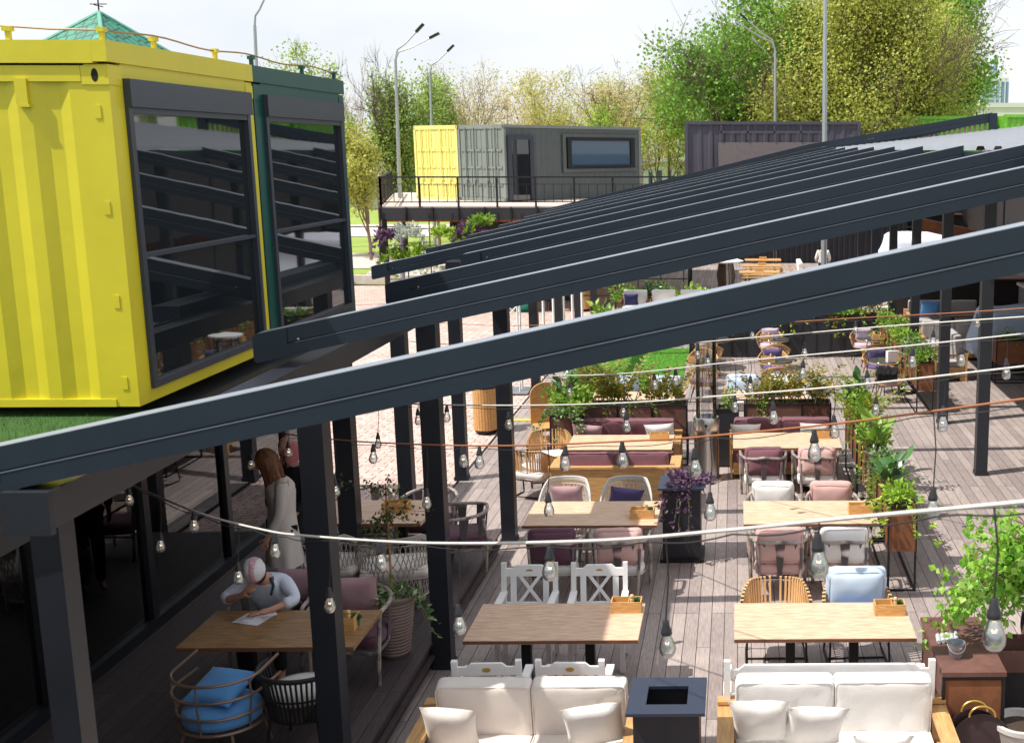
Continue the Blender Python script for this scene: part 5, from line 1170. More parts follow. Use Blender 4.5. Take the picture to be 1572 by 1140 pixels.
for (px, py), Y in ends+[((px+9*(-1)**i, py-16), Y+.12) for i, ((px, py), Y) in enumerate(ends)]:
    e = gy(px, py, Y)-Vector((2.9, 10.15, 0)); s0 = Vector((-.02, .0, rg.uniform(1.25, 1.9))); mid = s0*.45+e*.55+Vector((0, 0, .22))
    pts = [s0*(1-u)**2+mid*2*u*(1-u)+e*u*u for u in [i/9 for i in range(10)]]; b.tube(pts, [.008-.0006*i for i in range(10)], 4)
    for i in range(2, 10):
        for q in range(4):
            tw = pts[i]+Vector(rg.normal(0, .06, 3))+Vector((0, 0, -rg.uniform(0, .09))); P += [np.array(tw)+rg.normal(0, .02, 3) for _ in range(2)]
    k = pts[-1].copy(); tail = [k+Vector((rg.normal(0, .01)*i-.008*i, 0, -.035*i)) for i in range(5)]; b.tube(tail, .0016, 3); P += [np.array(q) for q in tail]
part('branches', b.mesh(), mat('red_twig', hexc(128, 84, 70), .7), t)
P = np.array(P); U = rnd_dirs(rg, len(P))*.7+np.array([0, -.15, -.55]); U /= np.linalg.norm(U, axis=1)[:, None]
part('crown', leafmesh(P, U, frames(U, rg)*1.35, rg.uniform(.045, .09, len(P)), .2), leafmat('birch_leaf', [hexc(92, 160, 40), hexc(168, 212, 84), hexc(126, 186, 58), hexc(196, 224, 120)], .4, .4), t)
for (px, py), Y, lb, sd in (((1497, 1060), 9.5, '', 0),): pass
# arched wooden chair, white benches etc. beyond
t = thing('arched_chair', 'pale plywood chair with arched back behind the corner planter', 'chair', (-3.42, 20.9, 0), .5)
b = MB(); arc = [(-.28+.0, 0, .42)]+[(-.28*math.cos(PI*i/16), 0, .95+.22*math.sin(PI*i/16)) for i in range(17)]+[(.28, 0, .42)]
b.prism(arc, (0, .03, 0)); part('backrest', b.mesh(bevel=.004), M_BOX, t)
part('seat', MB().box(-.26, .26, -.5, 0, .42, .45).mesh(bevel=.004), M_BOX, t); part('shelf', MB().box(-.26, .26, -.45, 0, .18, .20).mesh(bevel=.004), M_BOX, t)
for sx in (-1, 1):
    for y in (-.48, -.02): part('leg', MB().box(sx*.25-.018, sx*.25+.018, y-.018, y+.018, 0, .42).mesh(bevel=.003), M_BOX, t)
table('oak table at the very bottom in front of the left cream sofa', -2.55, -.95, 7.3, 8.20); table('oak table at the very bottom in front of the right cream sofa', -.05, 1.62, 7.3, 8.20)
# ---------------- string lights ----------------
def socketM():
    return MB().lathe([(.001, 0), (.008, 0), (.011, -.006), (.013, -.022), (.019, -.040), (.021, -.052), (.0195, -.056)], 12).mesh()
def bulbM(): return MB().lathe([(.016, -.054), (.018, -.066), (.027, -.090), (.031, -.110), (.029, -.127), (.019, -.141), (.001, -.146)], 14).mesh()
def filM(): b = MB(); b.tube([(-.006, 0, -.088), (-.003, .002, -.097), (0, -.002, -.090), (.003, .002, -.097), (.006, 0, -.088)], .0013, 4); return b.mesh()
def string(label, pts, bulbs, mc, thick, sag=True, wire2=True):
    P0 = gy(*pts[0]); t = thing('string_light', label, 'string lights', P0)
    P = [gy(*p)-P0 for p in pts]; xs = [p[0] for p in pts]
    def at(px):
        for i in range(len(pts)-1):
            if xs[i] <= px <= xs[i+1] or i == len(pts)-2:
                u = (px-xs[i])/(xs[i+1]-xs[i]); Y = 1/((1-u)/pts[i][2]+u/pts[i+1][2]); y = pts[i][1]+(pts[i+1][1]-pts[i][1])*u; return px, y, Y
    # smooth polyline through the points
    dense = []
    n = len(P)
    for i in range(n-1):
        p0, p1, p2, p3 = P[max(i-1, 0)], P[i], P[i+1], P[min(i+2, n-1)]
        for k in range(8):
            u = k/8; dense.append(.5*((2*p1)+(-p0+p2)*u+(2*p0-5*p1+4*p2-p3)*u*u+(-p0+3*p1-3*p2+p3)*u**3))
    dense.append(P[-1])
    part('cable', MB().tube(dense, thick, 6).mesh(), mc, t)
    if wire2: part('lamp_wire', MB().tube([p+Vector((0, .0, -thick-.008-.022*abs(math.sin(i*.55)))) for i, p in enumerate(dense)], thick*.42, 5).mesh(), M_WIREK, t)
    for px, ptop in bulbs:
        _, wy, Y = at(px); q = gy(px, max(ptop, wy+1), Y)-P0; wq = gy(px, wy, Y)-P0
        bo = part('bulb', cm('bulb', bulbM), M_BULB, t, Matrix.Translation(q) @ Ry(.05*math.sin(px)) @ Rx(.05*math.cos(px*3)) @ Matrix.Scale(1.2, 4))
        part('socket', cm('socket', socketM), M_SOCK, bo); part('filament', cm('fila', filM), M_FIL, bo)
        if (wq-q).length > .035: part('drop_cord', MB().tube([wq, wq*.5+q*.5+Vector((.012, 0, 0)), q], .0035, 5).mesh(), M_WIREK, t)
string('thick white cable of light bulbs nearest us, crossing the whole lower terrace', [(100, 705, 12.4), (187, 738, 10.8), (300, 785, 9.1), (400, 812, 8.15), (470, 822, 7.6), (650, 833, 6.5), (900, 830, 5.3), (1100, 815, 4.6), (1300, 795, 4.05), (1572, 770, 3.45), (1700, 755, 3.2)],
       [(197, 748), (246, 817), (297, 783), (365, 862), (422, 819), (505, 901), (582, 833), (703, 927), (844, 839), (1022, 951), (1255, 818), (1526, 917)], M_WIREW, .0085)
string('brown cable of light bulbs crossing in front of the shaded woman', [(385, 657, 12.6), (440, 666, 11.6), (560, 678, 10.2), (760, 684, 8.6), (1000, 675, 7.1), (1100, 668, 6.7), (1300, 648, 6.0), (1572, 612, 5.3), (1680, 598, 5.0)],
       [(385, 697), (442, 677), (514, 734), (573, 681), (655, 749), (710, 682), (736, 685), (868, 684), (841, 756), (955, 677), (1066, 688), (1090, 755), (1250, 660), (1433, 747)], M_WIREB, .0065)
string('white cable of light bulbs level with the litter bin', [(470, 612, 13.6), (640, 620, 12), (800, 622, 10.8), (960, 618, 9.8), (1100, 608, 9.1), (1300, 592, 8.2), (1572, 562, 7.2), (1680, 548, 6.9)],
       [(580, 664), (641, 627), (686, 606), (781, 632), (961, 632), (1187, 616), (1280, 637), (1448, 623)], M_WIREW, .0075)
string('white cable of light bulbs in front of the left frond planter', [(835, 577, 14.2), (960, 573, 12.6), (1150, 553, 11.3), (1380, 532, 10.2), (1572, 512, 9.4), (1680, 500, 9.0)],
       [(874, 586), (957, 616), (1004, 573), (1037, 561), (1128, 606), (1152, 577), (1233, 553), (1331, 568), (1345, 608), (1401, 534), (1477, 531), (1545, 550)], M_WIREW, .0075)
string('thin white cable of light bulbs across the bistro tables', [(1020, 530, 14.6), (1180, 516, 13.2), (1370, 500, 12.0), (1572, 486, 11.2), (1680, 478, 10.8)],
       [(1071, 529), (1086, 540), (1235, 525), (1433, 507)], M_WIREW, .0075)
string('farthest brown cable of light bulbs below the big beam', [(1140, 499, 17), (1314, 488, 15.5), (1500, 478, 14.2), (1680, 464, 13.2)], [(1155, 502), (1314, 493), (1500, 481)], M_WIREB, .007)
string('thin far string of bulbs between the left posts', [(560, 519, 20), (630, 524, 19), (760, 534, 18)], [(608, 528), (696, 531)], M_WIREK, .006, wire2=False)
string('thin orange wire with one bulb above the plaza', [(667, 495, 22), (774, 500, 21), (860, 497, 20)], [(696, 500)], M_WIREB, .006, wire2=False)
string('string of bulbs under the near gutter beam', [(150, 660, 14.2), (240, 672, 13.9), (330, 676, 13.6), (400, 668, 13.2)], [(290, 681), (163, 772)], M_WIREK, .006, wire2=False)
# ---------------- trees ----------------
def quads(C, U, V, size):
    s = size[:, None]; k = len(C); P = np.stack([C, C+(U*.5+V*.45)*s, C+U*s, C+(U*.5-V*.45)*s], 1)
    F = np.arange(k)[:, None]*4+np.arange(4)[None]; me = bpy.data.meshes.new('leaves'); me.from_pydata(P.reshape(-1, 3).tolist(), [], F.tolist()); return me
def tree(label, px, pytop, Y, halfw, seed, lm, nleaf, lsize, m=None, lean=0, depth=4, trunks=1, low=.25, kids=4, name='tree', up=.35, group=None, bare=0, th=None, z0=0):
    """px: pixel column of the trunk, pytop: pixel row of the top, halfw in metres"""
    rg = np.random.default_rng(seed); rd = random.Random(seed); base = gy(px, 229, Y); base.z = z0; H = gy(px, pytop, Y).z - z0
    t = thing(name, label, 'tree', base, 0, group); b = MB(); tips = []; r0 = th or H*.022
    def br(p, d, L, r, lev):
        n = 5 if lev < 3 else 3; pts = [p]; dd = d.copy()
        for i in range(n):
            dd = (dd+Vector(rg.normal(0, .10+.03*lev, 3))+Vector((0, 0, .05*up))).normalized(); pts.append(pts[-1]+dd*L/n)
        rs = [r*(1-.62*i/n) for i in range(n+1)]; b.tube(pts, rs, 7 if lev == 0 else (5 if lev < 2 else 3))
        if lev >= depth-1: tips.extend(pts[1:])
        if lev < depth:
            for k in range(kids + (1 if lev else 2)):
                u = rd.uniform(low if lev == 0 else .2, 1.0); q = pts[0]+(pts[-1]-pts[0])*0; i = min(n-1, int(u*n)); q = pts[i].lerp(pts[i+1], u*n-i)
                a = rd.uniform(0, 2*PI); sp = rd.uniform(.45, 1.0); side = dd.orthogonal().normalized(); side.rotate(Matrix.Rotation(a, 3, dd))
                nd = (dd*(1-sp*.35)+side*sp*(halfw/H*2.3)+Vector((0, 0, up*.6))).normalized(); br(q, nd, L*rd.uniform(.48, .68)*(1.1 if lev == 0 else 1), max(.012, r*(1-.6*u)*.55), lev+1)
    for k in range(trunks):
        d = Vector((lean+rd.uniform(-.3, .3)*(trunks > 1), rd.uniform(-.1, .1), 1)).normalized(); br(Vector((k*.5-.25*(trunks-1), 0, 0)), d, H*.62, r0*(1 if trunks == 1 else .75), 0)
    Tp = np.array([tuple(v) for v in tips]); sc_ = H/np.percentile(Tp[:, 2], 99.3); wx = np.percentile(np.abs(Tp[:, 0]-lean*H*.5), 97); sx_ = min(1.25, halfw/wx)
    for v in b.bm.verts: v.co = Vector((v.co.x*sx_, v.co.y*sx_, v.co.z*sc_))
    Tp = Tp*np.array([sx_, sx_, sc_]); part('trunk', b.mesh(), m or M_BARK, t)
    if nleaf:
        nleaf = int(nleaf*2.0); lsize *= .68; idx = rg.integers(0, len(Tp), nleaf); C = Tp[idx]+rg.normal(0, 1, (nleaf, 3))*np.array([1, 1, .8])*H*.035
        # keep inside an uneven outline
        zc = H*.60; pf = np.polyfit(Tp[:, 2], Tp[:, 0], 1); rr = np.sqrt(((C[:, 0]-pf[0]*C[:, 2]-pf[1])/halfw)**2+(C[:, 1]/halfw)**2+((C[:, 2]-zc)/(H*.43))**2); C = C[(rr < 1.32) & (C[:, 2] < H*1.03) & (C[:, 2] > H*.08)]
        U = rnd_dirs(rg, len(C)); part('crown', quads(C, U, frames(U, rg), rg.uniform(.6, 1.3, len(C))*lsize), lm, t)
    return t
T_G = leafmat('poplar_leaf', [hexc(138, 168, 80), hexc(190, 208, 116), hexc(158, 186, 94), hexc(118, 150, 72)], .5, .42)
T_Y = leafmat('willow_leaf', [hexc(204, 206, 110), hexc(176, 186, 88), hexc(220, 214, 124), hexc(186, 180, 96)], .5, .42)
T_O = leafmat('catkin_leaf', [hexc(198, 196, 92), hexc(168, 182, 74), hexc(214, 210, 116), hexc(140, 166, 62)], .55, .42)
T_B = leafmat('bud_twig_leaf', [hexc(214, 190, 164), hexc(216, 206, 140), hexc(206, 190, 150)], .6, .4)
T_D = leafmat('dark_crown_leaf', [hexc(100, 146, 56), hexc(150, 188, 80), hexc(118, 164, 66)], .5, .42)
BG = 'trees behind the containers'
tree('green poplar with leaning dark trunk left of the pale yellow container', 612, 94, 62, 2.0, 3, T_G, 8500, .18, M_BARKD, lean=-.06, low=.2, kids=5)
tree('yellow green poplar just left above the pale yellow container', 668, 120, 66, 1.9, 4, T_G, 5000, .17, M_BARK, lean=.05, kids=5)
tree('green poplar rising behind the dark green container', 462, 72, 60, 2.1, 5, T_G, 8000, .18, M_BARKD, kids=5)
tree('bare grey tree beside the poplar behind the dark green container', 512, 88, 66, 1.7, 6, T_B, 900, .12, M_BARK, kids=4)
tree('low yellow bush like tree at the left end of the terrace railing', 560, 178, 58, 2.0, 7, T_Y, 9000, .17, M_BARK, kids=5, low=.1)
for i, (px, py, Y, hw, sd, lm, nl, mm, ln, tk) in enumerate([
    (752, 100, 68, 3.0, 21, T_B, 1700, M_BARKD, -.16, 2), (822, 112, 72, 2.6, 22, T_B, 1900, M_BARK, .05, 1), (872, 106, 70, 2.3, 23, T_Y, 2300, M_BARK, -.05, 1), (906, 118, 76, 2.4, 24, T_Y, 1900, M_BARK, .06, 1),
    (952, 100, 70, 2.6, 25, T_B, 2300, M_BARKD, .05, 2), (1012, 100, 68, 2.6, 26, T_Y, 2500, M_BARKD, -.1, 2), (1048, 112, 72, 2.4, 27, T_Y, 2200, M_BARKD, .12, 1), (934, 150, 64, 1.0, 28, LL, 900, M_BARKD, 0, 1), (720, 138, 80, 2.6, 29, T_B, 1200, M_BARK, 0, 1), (790, 128, 84, 3.0, 30, T_B, 1600, M_BARK, 0, 1), (988, 130, 88, 2.8, 31, T_Y, 1800, M_BARK, 0, 1)]):
    tree(('nearly bare brown tree', 'spring tree with sparse yellow green leaves', 'small lime green tree')[2 if lm is LL else (1 if lm is T_Y else 0)]+' behind the grey container, %s from the left' % ('third fourth fifth sixth eighth tenth eleventh seventh first second ninth'.split()[i]), px, py, Y, hw, sd, lm, int(nl*(2.2 if lm is T_Y else 1.3)), .15, mm, lean=ln, depth=4, trunks=tk, kids=3, low=.4, group=BG)
tree('large fresh green poplar left in the big group at the right', 1165, -20, 66, 4.8, 41, T_D, 24000, .27, M_BARKD, kids=6, low=.12)
tree('huge olive yellow poplar in the middle of the big group at the right', 1320, -60, 62, 4.9, 42, T_O, 44000, .20, M_BARKD, kids=6, low=.06, trunks=2)
tree('olive yellow poplar leaning right in the big group', 1418, -15, 60, 2.5, 43, T_O, 20000, .19, M_BARKD, kids=6, low=.08, lean=.06)
tree('dark green tree behind the leaning poplar at the right', 1420, -90, 74, 3.3, 44, T_D, 18000, .30, M_BARKD, kids=6, low=.2)
tree('olive yellow poplar at the left of the huge one', 1235, -10, 64, 3.6, 45, T_O, 20000, .20, M_BARKD, kids=6, low=.06)
# far wood reading as one mass
rg = np.random.default_rng(9); k = 16000; ux = rg.uniform(-75, 20, k); hh = 5.2+2.2*np.sin(ux*.31)+1.4*np.sin(ux*.83+1); C = np.stack([ux, 128+rg.uniform(0, 12, k), rg.uniform(0, 1, k)**.8*hh], 1); U = rnd_dirs(rg, k)
solo('far_wood', quads(C, U, frames(U, rg), rg.uniform(.4, .9, k)), leafmat('far_wood_leaf', [hexc(150, 146, 100), hexc(120, 130, 70), hexc(160, 150, 120)], .7, .2), 'distant spring wood reading as one band behind the trees', 'wood', kind='stuff')
# ---------------- street lamps ----------------
def lamp(label, px, pyelb, Y, arms, r=.075, heads=True, group='tall grey street lamps'):
    bpos = gy(px, 229, Y); bpos.z = 0; e = gy(px, pyelb, Y)-bpos; t = thing('street_lamp', label, 'street lamp', bpos, 0, group)
    part('pole', MB().tube([(0, 0, 0), e*.5, e], [r*1.3, r, r*.7], 8).mesh(), M_GALV, t)
    for dx, dy in arms:
        h = gy(px+dx, pyelb+dy, Y)-bpos; pts = [e, e+Vector(((h.x-e.x)*.10, 0, (h.z-e.z)*.35)), e.lerp(h, .45)+Vector((0, 0, abs(h.z-e.z)*.10)), h]
        part('arm', MB().tube(pts, r*.45, 6).mesh(), M_GALV, t)
        d = (h-pts[2]).normalized(); b = MB(); b.bar(h-d*.05, h+d*.36, .17, .08); part('lamp_head', b.mesh(bevel=.02), M_BLACK if dx > 0 or dy < -40 else M_GALV, t)
lamp('two armed street lamp left of the pale yellow container', 607, 92, 46, [(33, -44), (54, -34)])
lamp('single armed street lamp just above the pale yellow container', 660, 112, 56, [(28, -34)])
lamp('street lamp rising behind the dark green container', 391, 40, 40, [(16, -44)])
lamp('small far street lamp above the grey container door', 778, 152, 96, [(20, -20)]); lamp('farther small street lamp above the grey container', 818, 160, 110, [(14, -16)]); lamp('pale small street lamp above the left end of the grey container', 742, 158, 100, [(-24, -2)])
lamp('very tall straight mast in front of the olive poplar', 1267, -60, 44, [(30, -20)], .09)
lamp('curved street lamp in front of the green poplar, pair of arms to the left', 1190, 78, 56, [(-50, -38), (-44, -48)])
lamp('second curved street lamp, close behind the paired one', 1186, 100, 60, [(-24, -34)])
lamp('third curved street lamp from the right, smaller', 1132, 132, 76, [(-30, -24)]); lamp('fourth curved street lamp from the right, smaller still', 1115, 144, 86, [(-24, -20)]); lamp('smallest curved street lamp at the left of the right row', 1105, 154, 96, [(-24, -18)])
# ---------------- distant buildings ----------------
pk = gy(152, 19, 45); t = thing('pavilion', 'pavilion with green tiled pyramid roof and weather vane behind the yellow container', 'building', (pk.x, 45, 0))
M_GT = brickmat('green_roof_tiles', hexc(60, 146, 120), hexc(50, 128, 106), hexc(30, 84, 72), .35, .30, .03, False, .5, .6)
h = pk.z; b = MB(); cs = [Vector((5.0*math.cos(a), 5.0*math.sin(a), h-3.0)) for a in [math.radians(q) for q in (-62, 28, 118, 208)]]; ap = Vector((0, 0, h))
for i in range(4): b.face([cs[i], cs[(i+1) % 4], ap])
part('roof', b.mesh(smooth=False), M_GT, t)
b = MB()
for c in cs: b.tube([c, ap], .07, 6)
part('roof_ridge', b.mesh(), mat('light_green_ridge', hexc(110, 178, 156), .5), t)
b = MB(); b.box(-2.6, 2.6, -2.6, 2.6, 0, h-2.9, Rz(math.radians(-17))); part('wall', b.mesh(smooth=False), mat('cream_wall', hexc(210, 200, 180), .8), t)
b = MB(); b.tube([(0, 0, h-.05), (0, 0, h+.55)], .025, 6); b.bar((-.3, 0, h+.28), (.3, 0, h+.28), .03, .03); b.bar((0, -.3, h+.22), (0, .3, h+.22), .03, .03); b.prism([(-.28, 0, h+.5), (-.05, 0, h+.45), (.12, 0, h+.48), (.3, 0, h+.62), (.2, 0, h+.66), (-.05, 0, h+.56), (-.25, 0, h+.62)], (0, .02, 0)); part('weather_vane', b.mesh(), M_BLACK, t)
t = thing('tower_block', 'pale blue and white high rise far away at the right edge', 'building', (gy(1525, 229, 900).x, 900, 0)); M_TW = mat('pale_tower_concrete', hexc(206, 212, 220), .7, 0, .05, .1); M_TB = mat('blue_tower_glass', hexc(118, 146, 186), .3, 0, .08, .1)
part('wall', MB().box(-10.5, 9.5, 0, 14, 0, 57).mesh(), M_TW, t); b = MB()
for i in range(16): b.box(-9.5, 2.5, -.3, -.01, 3+i*3.3, 4.9+i*3.3)
part('window_band', b.mesh(), M_TB, t); part('glass_flank', MB().box(4, 9.7, -.35, -.01, 0, 54).mesh(), M_TB, t); b = MB()
for x in (-.5, 3.2, 6.6): b.box(x, x+.7, -.8, -.36, 0, 55)
part('pilaster', b.mesh(), M_TW, t); part('crown', MB().box(-6, 5, 1, 12, 57, 61).mesh(), M_TW, t); part('spire', MB().tube([(0, 5, 61), (0, 5, 66), (0, 5, 73)], [2.2, 1.2, .2], 8).mesh(), M_TB, t)
t = thing('tower_block', 'low pale grey block beside the distant high rise', 'building', (gy(1556, 229, 950).x, 950, 0)); part('wall', MB().box(-8, 14, 0, 14, 0, 24).mesh(), M_TW, t)
t = thing('bridge', 'long pale concrete bridge in the distance at the right', 'bridge', (gy(1380, 229, 420).x, 420, 0)); part('deck', MB().box(0, 160, 0, 12, 16.4, 20).mesh(), mat('bridge_concrete', hexc(206, 206, 208), .8, 0, .08, .2), t)
part('parapet', MB().box(0, 160, -.4, -.02, 19.4, 20.9).mesh(), MATS['bridge_concrete'], t)
for i in range(6): part('pier', MB().box(8+i*26, 11+i*26, 2, 10, 0, 16.35).mesh(), MATS['bridge_concrete'], t)
def lowhouse(label, px0, px1, Y, z1, mw, mr, nwin, roofh=.8):
    a, c = gy(px0, 229, Y).x, gy(px1, 229, Y).x; t = thing('low_building', label, 'building', (a, Y, 0)); w_ = c-a
    part('wall', MB().box(0, w_, 0, 8, 0, z1).mesh(), mw, t); b = MB(); b.prism([(-.6, -.8, z1), (w_+.6, -.8, z1), (w_+.6, 4, z1+roofh), (-.6, 4, z1+roofh)], (0, 0, .15)); part('roof', b.mesh(), mr, t)
    for i in range(nwin): x = w_*(i+.3)/nwin; part('window', MB().box(x, x+w_*.4/nwin, -.06, -.01, 1.0, z1-.7).mesh(), M_FGLASS, t)
M_LG = mat('light_render', hexc(196, 196, 200), .8); M_ORR = mat('orange_roof', hexc(190, 120, 84), .7); M_GYR = mat('grey_roof', hexc(120, 122, 130), .7)
lowhouse('low grey building with windows between the grey and violet containers', 976, 1064, 112, 4.0, M_LG, M_GYR, 6); lowhouse('low orange roofed building left behind the terrace railing', 586, 652, 98, 3.0, mat('dark_stall', hexc(110, 96, 90), .8), M_ORR, 4, 1.4)
lowhouse('pale stall building left of the orange roofed one', 540, 584, 108, 3.2, M_LG, M_LG, 3)
lowhouse('low white building glimpsed behind the bare trees', 680, 760, 120, 3.4, M_LG, M_GYR, 5)
b = MB()
for i in range(14): b.box(i*2.0, i*2.0+1.96, 0, .08, 0, 2.0)
solo('site_fence', b.mesh(), mat('blue_hoarding', hexc(30, 74, 150), .5), 'bright blue site fence at the left beyond the lawn', 'fence', (gy(520, 229, 116).x-16, 116, 0))
for i, (px, Y) in enumerate(((559, 86), (577, 80))):
    q = gy(px, 229, Y); t = thing('park_lamp', ('left', 'right')[i]+' of two small park lamps with white mushroom hoods', 'lamp', (q.x, Y, 0), 0, 'park lamps'); part('pole', MB().tube([(0, 0, 0), (0, 0, 3.5)], .09, 8).mesh(), M_BARKD, t); part('hood', MB().lathe([(.12, 3.4), (.12, 3.7), (.7, 3.75), (.5, 3.98), (.001, 4.05)], 20).mesh(), M_WHITE, t)
q = gy(578, 229, 60); t = thing('fence_post', 'dark post with a thin rail beside the terrace stair', 'post', (q.x, 60, 0)); part('post', MB().box(-.12, .12, -.12, .12, 0, 1.45).mesh(), M_BLACK, t); part('rail', MB().bar((-4, 0, 1.45), (2, 0, 1.45), .05, .05).mesh(), M_BLACK, t)
# stone bed
rg = np.random.default_rng(8); b = MB()
b.box(-15.6, -12.4, 47.2, 47.5, 0, .35); b.box(-15.6, -12.4, 51, 51.3, 0, .35); solo('kerb_bed', b.mesh(bevel=.01), mat('white_stone_kerb', hexc(214, 208, 200), .8), 'white stone edging of a rock bed at the end of the plaza', 'edging')
b = MB()
for i in range(70):
    c = Vector((rg.uniform(-15.4, -12.5), rg.uniform(47.6, 50.9), .12)); r = rg.uniform(.12, .34); tmp = bmesh.new(); bmesh.ops.create_icosphere(tmp, subdivisions=1, radius=r); mp2 = {v: b.bm.verts.new(c+v.co*rg.uniform(.7, 1.2)) for v in tmp.verts}
    for f in tmp.faces: b.bm.faces.new([mp2[v] for v in f.verts])
    tmp.free()
solo('rocks', b.mesh(smooth=False), mat('white_rock', hexc(206, 200, 196), .9, 0, .3, 2), 'heap of white rocks in the bed beyond the plaza', 'rocks', kind='stuff')
# hanging planters on the trellis
for i, (px, py, m, s, lb) in enumerate(((596, 362, LP, .34, 'purple plant at the left end of the terrace trellis'), (628, 358, LS, .42, 'silver leaved plant on the terrace trellis'), (677, 358, LL, .36, 'lime fern high on the terrace trellis'), (652, 384, LL, .36, 'lime fern below the high one on the trellis'), (608, 392, LG, .36, 'green plant low at the left of the trellis'), (636, 396, LL, .30, 'yellow green plant at the foot of the trellis'), (722, 352, LP, .32, 'purple plant right of the ferns on the trellis'), (741, 341, LG, .34, 'broad leaved green plant at the right of the trellis'))):
    q = gy(px, py, 38.95); bush('hanging_plant', lb, (q.x, q.y, q.z-s*.3), (s, .2, s), 240, .15, m, 80+i, hang=4, stems=12, group='plants hanging on the terrace trellis')
# ---------------- far end of the terrace and covered part at the right ----------------
for i, (x, y) in enumerate(((-3.2, 37.3), (-2.3, 37.3), (-1.4, 37.3))):
    sofa('white outdoor sofa section, %s of three beyond the lawn' % ('left', 'middle', 'right')[i], x, y, .88, .8, PI, M_IVORY, M_CORT, .06, .42, .86, 1)
pillow('navy pillow on the left white sofa section beyond the lawn', mat('navy_fabric', hexc(44, 46, 92), .9), Vector((-3.3, 37.2, .62)), 1.2, PI, .45, .4, .15)
for i in range(4): bush('leafy_shrub', 'green shrub behind the white sofa sections, %s from the left' % ORD[i], (-3.6+i*.85, 38.4, .3), (.5, .3, .75), 260, .16, (LG, LD, LG, LL)[i], 100+i, stems=12)
bush('grass_plant', 'spiky pale grass plant left of the white sofa sections', (-4.0, 35.8, 0), (.3, .3, .7), 120, .3, LG, 111, stems=14)
def picnic(label, x, y):
    t = thing('picnic_table', label, 'table', (x, y, 0), 0, 'pale picnic tables at the far end'); part('tabletop', MB().box(-.75, .75, -.4, .4, .71, .75).mesh(), M_PINE, t)
    for s in (-1, 1): part('bench', MB().box(-.75, .75, s*.75-.13, s*.75+.13, .42, .46).mesh(), M_PINE, t); part('leg', MB().box(s*.5-.04, s*.5+.04, -.8, .8, .0, .41).mesh(), M_BLACK, t)
for i, (x, y) in enumerate(((.85, 44.5), (1.0, 47.0), (1.1, 49.5))): picnic('pale pine picnic table at the far end, %s' % ('nearest', 'middle', 'farthest')[i], x, y); caddy('the far picnic table, %s' % ('nearest', 'middle', 'farthest')[i], x, y, .75, fill=False)
sofa('white sofa at the far end left of the standing person', 2.2, 46.5, 2.0, .9, PI/2, M_IVORY, M_PINE, .1, .42, .95, 2); sofa('white sofa facing its twin at the far end', 3.6, 46.5, 2.0, .9, -PI/2, M_IVORY, M_PINE, .1, .42, .95, 2)
sofa('white sofa behind the black planter wall, left one', 2.3, 33.2, 1.5, .8, PI, M_IVORY, M_CORT, .08, .42, .86, 2); sofa('white sofa behind the black planter wall, right one', 3.9, 33.2, 1.3, .8, PI, M_IVORY, M_CORT, .08, .42, .86, 2)
for i, x in enumerate((-.4, 6.2)): t = thing('barrel', ('dark barrel table under a white top left of the picnic tables', 'old grey barrel right of the standing person')[i], 'barrel', (x, 45.5, 0)); part('body', MB().lathe([(.28, 0), (.36, .5), (.28, 1.0)], 20).mesh(), M_BARKD, t); part('top', MB().lathe([(.5, 1.0), (.5, 1.04), (.001, 1.05)], 24).mesh(), M_WHITE if i == 0 else M_BARKD, t)
M_GREYC = mat('grey_sofa_fabric', hexc(176, 170, 170), .9, 0, .06, 5, bump=.2)
sofa('grey cushioned pine sofa under the roof, nearer the posts', 5.6, 30.0, 1.9, .9, PI, M_GREYC, M_PINE, .1, .42, .9, 2); sofa('grey cushioned pine sofa under the roof, farther back', 6.0, 34.2, 2.2, .9, PI, M_GREYC, M_PINE, .1, .42, .9, 2)
pillow('blue pillow on the farther grey sofa under the roof', M_BLUE, Vector((5.6, 34.1, .75)), 1.2, PI, .6, .45, .16)
sofa('pine sofa seen end on beside the far corten planter', 4.9, 27.6, 1.5, .8, PI/2, M_GREYC, M_PINE, .1, .42, 1.0, 1)
table('dark table under the roof before the farther grey sofa', 5.6, 7.0, 32.3, 33.1, 0, M_CORTD); 
planter('corten planter box under the roof at the right edge', 5.9, 7.3, 26.6, 27.0, 1.0, .45, mats=M_CORT, ribs=2, group='')
bush('leafy_shrub', 'sparse herb plant in the corten planter under the roof', (6.4, 26.8, .96), (.5, .15, .25), 160, .09, LG, 130, stems=10)
bush('dark_climber', 'dark reddish climber hanging at the right edge under the roof', (7.0, 24.6, .6), (.3, .2, .9), 260, .12, leafmat('dark_climber_leaf', [hexc(60, 44, 44), hexc(50, 80, 40)], .5), 131, stems=10)
M_TARP = mat('pale_blue_cloth', hexc(176, 192, 214), .8, 0, .06, 2, bump=.2, bscale=8)
def drape(label, x0, x1, y0, y1, h, seed, fl=.18, z0=0, m=None):
    b = MB(); cx, cy = (x0+x1)/2, (y0+y1)/2
    def fn(u, v):
        a, c = u*2-1, v*2-1; r = max(abs(a), abs(c)); nn = noise.noise(Vector((a*2+seed, c*2, seed)))
        if r < .62: k = r/.62; z = h*(1-.08*k+.10*nn*k); q = a/.62*.92, c/.62*.92
        else: k = (r-.62)/.38; z = h*(1-.08)*(1-k*(.75+.25*nn)); s = (.92/r)*(1+fl*k+.08*math.sin((a*c+a+2*c)*7+seed)*k); q = a*s, c*s
        return (cx+q[0]*(x1-x0)/2, cy+q[1]*(y1-y0)/2, z0+z)
    b.grid(fn, 34, 34); return solo('draped_cover', b.mesh(angle=3), m or M_TARP, label, 'cover')
drape('pale blue cloth cover over furniture under the roof, behind the first posts', 5.9, 8.2, 27.5, 29.5, 1.55, 1)
drape('pale blue cloth cover at the right edge under the roof', 7.2, 9.4, 25.0, 26.4, 1.25, 2)
